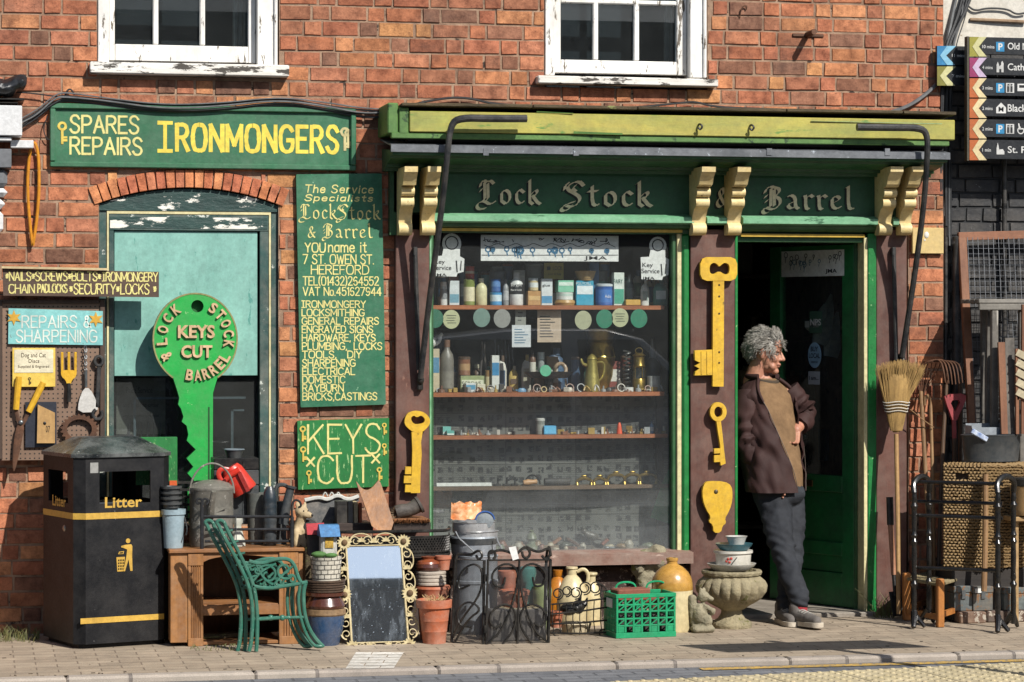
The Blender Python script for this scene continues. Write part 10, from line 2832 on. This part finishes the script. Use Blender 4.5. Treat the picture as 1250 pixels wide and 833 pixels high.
def card(lab,s0,s1,y0,y1,c,nm='door_card',txt=None):
 t=thing(nm,lab,'card',dpt((s0+s1)/2,P(980,y1,.3).z,0));z0,z1=P(980,y1,.3).z,P(980,y0,.3).z
 mb=MB();mb.add([tuple(dpt(a,z_,oo))for oo in(.002,.0005)for a,z_ in((s0,z0),(s1,z0),(s1,z1),(s0,z1))],[(0,1,2,3),(7,6,5,4),(0,1,5,4),(1,2,6,5),(2,3,7,6),(3,0,4,7)]);mb.done('sheet',mat('card_'+c.lstrip('#'),c,.6),t)
 if txt:door_text(t,txt,s1-.008,(s1-s0)-.016,z0+(z1-z0)*.35,(z1-z0)*.3,.003,M_SW if c<'#5' else M_INK)
card('small white card under the oval sticker on the open door',.29,.39,454,470,'#b5bcc0',txt='I am...')
card('dark green and cream card above the oval sticker on the open door',.27,.38,380,407,'#3a5a48',txt='NPS');card('pale strip card above and beside the dark green card on the door',.30,.42,392,400,'#8f958f')
M_BAGS=mat('clear_plastic','#dfe4e8',.2,c2='#b5bec6',vs=14,bump=.6,bs=30,coat=.5)
for i,(x0,y0,x1,y1,Yb,lab)in enumerate(((1016,358,1000,420,.9,'clear plastic bag hanging inside the shop, longest of three'),(1022,380,1014,436,.95,'clear plastic bag hanging inside the shop, nearest the door hinge'),(1008,372,992,405,.85,'short clear plastic bag hanging inside the shop on the left'))):
 mb=MB();a,b_=P(x0,y0,Yb),P(x1,y1,Yb);mb.tube([a,a.lerp(b_,.3),a.lerp(b_,.8),b_],[.008,.035,.06,.05],8,flat=.4);rough_up(mb,.014,16);mb.solo('plastic_bag',lab,'bag',M_BAGS,'bags hanging inside the shop')
for i,(x,y,r_,lab)in enumerate(((988,507,4,'small shiny glass ball highest on the dark door display'),(983,534,5,'largest shiny glass ball on the dark door display'),(974,540,3,'tiny shiny glass ball lowest on the dark door display'))):
 mb=MB();mb.ell(P(x,y,.62),m(r_));mb.solo('glass_ball',lab,'ball',mat('glass_ball','#4d5358',.1,metal=.6),'glass balls in the doorway')
random.seed(33)
for i in range(26):
 x=ru(905,1030);row=i%4
 c=['#6d6a5c','#8a4a35','#3d5a78','#a39a6d','#4d4d4d','#77736b'][i%6]
 z0=.376+(row+1)*.42;q=P(x,400,2.15);h_=ru(.1,.3);w_=ru(.04,.1)
 mb=MB();mb.box(q.x-w_,2.14,z0,q.x+w_,2.3,z0+h_,.004);mb.lathe([(w_*.4,0),(w_*.3,.03)],(q.x,2.22,z0+h_),10);mb.solo('stock_carton',f'dim {("olive", "red", "blue", "tan", "charcoal", "grey")[i % 6]} carton on the {("lowest", "second", "third", "top")[row]} shelf inside the shop','carton',cm(c),'cartons on the inner shelves')
 # -- parked cars on the far side of the street
def car(lab,x_front,y_side,col,length=4.3,hgt=1.5,name='parked_car'):
 0
 L_=length;t=thing(name,lab,'car',(x_front-L_/2,y_side-.85,GROUND_Z))
 prof=[(0,.32),(.0,.55),(.06,.68),(.25,.76),(.95,.90),(1.12,.97),(1.75,hgt-.09),(2.1,hgt),(2.9,hgt),(3.6,hgt-.08),(4.05,1.02),(4.25,.95),(4.3,.6),(4.25,.32)]
 P_=[(x_front-a*L_/4.3,b_)for a,b_ in prof]
 def sect(dw,yy,z_in):
  return[(x,yy,GROUND_Z+z)for x,z in P_]
 mb=MB();n=len(P_)
 ys_=[0,.04,.14,.85,1.56,1.66,1.70];vs=[]
 for k_,w_ in enumerate(ys_):
  for(x,z)in P_:
   edge=.05 if k_ in(0,6)else .015 if k_ in(1,5)else 0
   tum=(.22 if z>.98 else 0)*min(1,(z-.95)/.4)if z>.95 else 0
   yy=y_side-w_;c_=y_side-.85
   if w_<.85:yy=y_side-w_-tum*(1-w_/.85)
   elif w_>.85:yy=y_side-w_+tum*((w_-.85)/.85)
   xm=x_front-L_/2
   vs.append((xm+(x-xm)*(1-edge*.35),yy,GROUND_Z+.32+(z-.32)*(1-edge)))
 K_=len(ys_)
 fs=[(k_*n+i,k_*n+(i+1)%n,(k_+1)*n+(i+1)%n,(k_+1)*n+i)for k_ in range(K_-1)for i in range(n)]+[tuple(range(n)),tuple((K_-1)*n+i for i in range(n))]
 mb.add(vs,fs)
 M_P=mat('car_paint'+col,col,.25,c2=col,bump=.02,coat=.8,vs=3,spec=.6)
 mb.done('body',M_P,t,40)
 M_W=mat('car_glass','#0e1214',.06,c2='#0c0f11',bump=0,spec=.8)
 for sd,off in((0,.012),(1.70,-.012)):
  for(a,b_)in(((1.25,1.0),(2.35,1.0)),((2.45,1.0),(3.75,1.0))):
   mb=MB()
   q=[(a[0],1.0),(b_[0],1.0),(min(b_[0],3.5),hgt-.1),(max(a[0]+.05,1.85),hgt-.1)]
   vv=[]
   for(u,z)in q:
    tum=.22*min(1,(z-.95)/.4)if z>.95 else 0
    yy=y_side-sd+off+(-tum if sd<.5 else tum);vv.append((x_front-u*L_/4.3,yy,GROUND_Z+z))
   mb.add(vv+[(v[0],v[1]-off*.5,v[2])for v in vv],[(0,1,2,3),(4,5,6,7),(0,1,5,4),(1,2,6,5),(2,3,7,6),(3,0,4,7)]);mb.done('side_window',M_W,t)
 mb=MB();mb.add([(x_front-1.13*L_/4.3,y_side-.22,GROUND_Z+1.0),(x_front-1.13*L_/4.3,y_side-1.48,GROUND_Z+1.0),(x_front-1.72*L_/4.3,y_side-1.36,GROUND_Z+hgt-.08),(x_front-1.72*L_/4.3,y_side-.34,GROUND_Z+hgt-.08)],[(0,1,2,3)]);mb.v=[(v[0]+.012,v[1],v[2]+.012)for v in mb.v];mb.done('windscreen',M_W,t)
 for wx in(.82,3.45):
  for sd in(-.0,-1.70):
   yy=y_side+sd+(-.10 if sd>-.5 else .10);c=V3((x_front-wx*L_/4.3,yy,GROUND_Z+.31))
   mb=MB();mb.lathe([(.19,-.10),(.29,-.11),(.31,-.08),(.31,.08),(.29,.11),(.19,.10)],c,26,MRot(R(90),3,'X'));w_=mb.done('wheel',mat('tyre','#191919',.8),t)
   mb=MB();mb.lathe([(.0001,-.085),(.06,-.09),(.19,-.075),(.19,.075),(.06,.09),(.0001,.085)],c,20,MRot(R(90),3,'X'));mb.done('rim',M_CHROME,w_)
 for yy in(y_side-.25,y_side-1.45):
  mb=MB();mb.ell((x_front-.10,yy,GROUND_Z+.66),(.10,.16,.07));mb.done('headlight',mat('headlight','#c9cdd0',.1,c2='#b0b5b8'),t)
car('blue hatchback parked across the street, its nose tip in the lower left corner',-2.58,-7.9,'#1f4f9c')
car('silver car parked across the street, seen only as a reflection in the shop window',4.9,-8.4,'#b9bcc0',4.6,1.72)
# -- road sign outside the right edge; its shadow crosses the pavement
t=thing('road_sign','grey backed road sign on a pole at the road edge, outside the right edge','road sign',(2.42,-3.5,GROUND_Z))
mb=MB();mb.tube([(2.42,-3.5,GROUND_Z),(2.42,-3.5,2.3)],.032,12);mb.done('pole',M_SIGNB,t)
mb=MB();mb.box(1.85,-3.56,1.93,2.99,-3.535,2.28,.008);mb.done('board',mat('grey_housing','#77797c',.5),t)
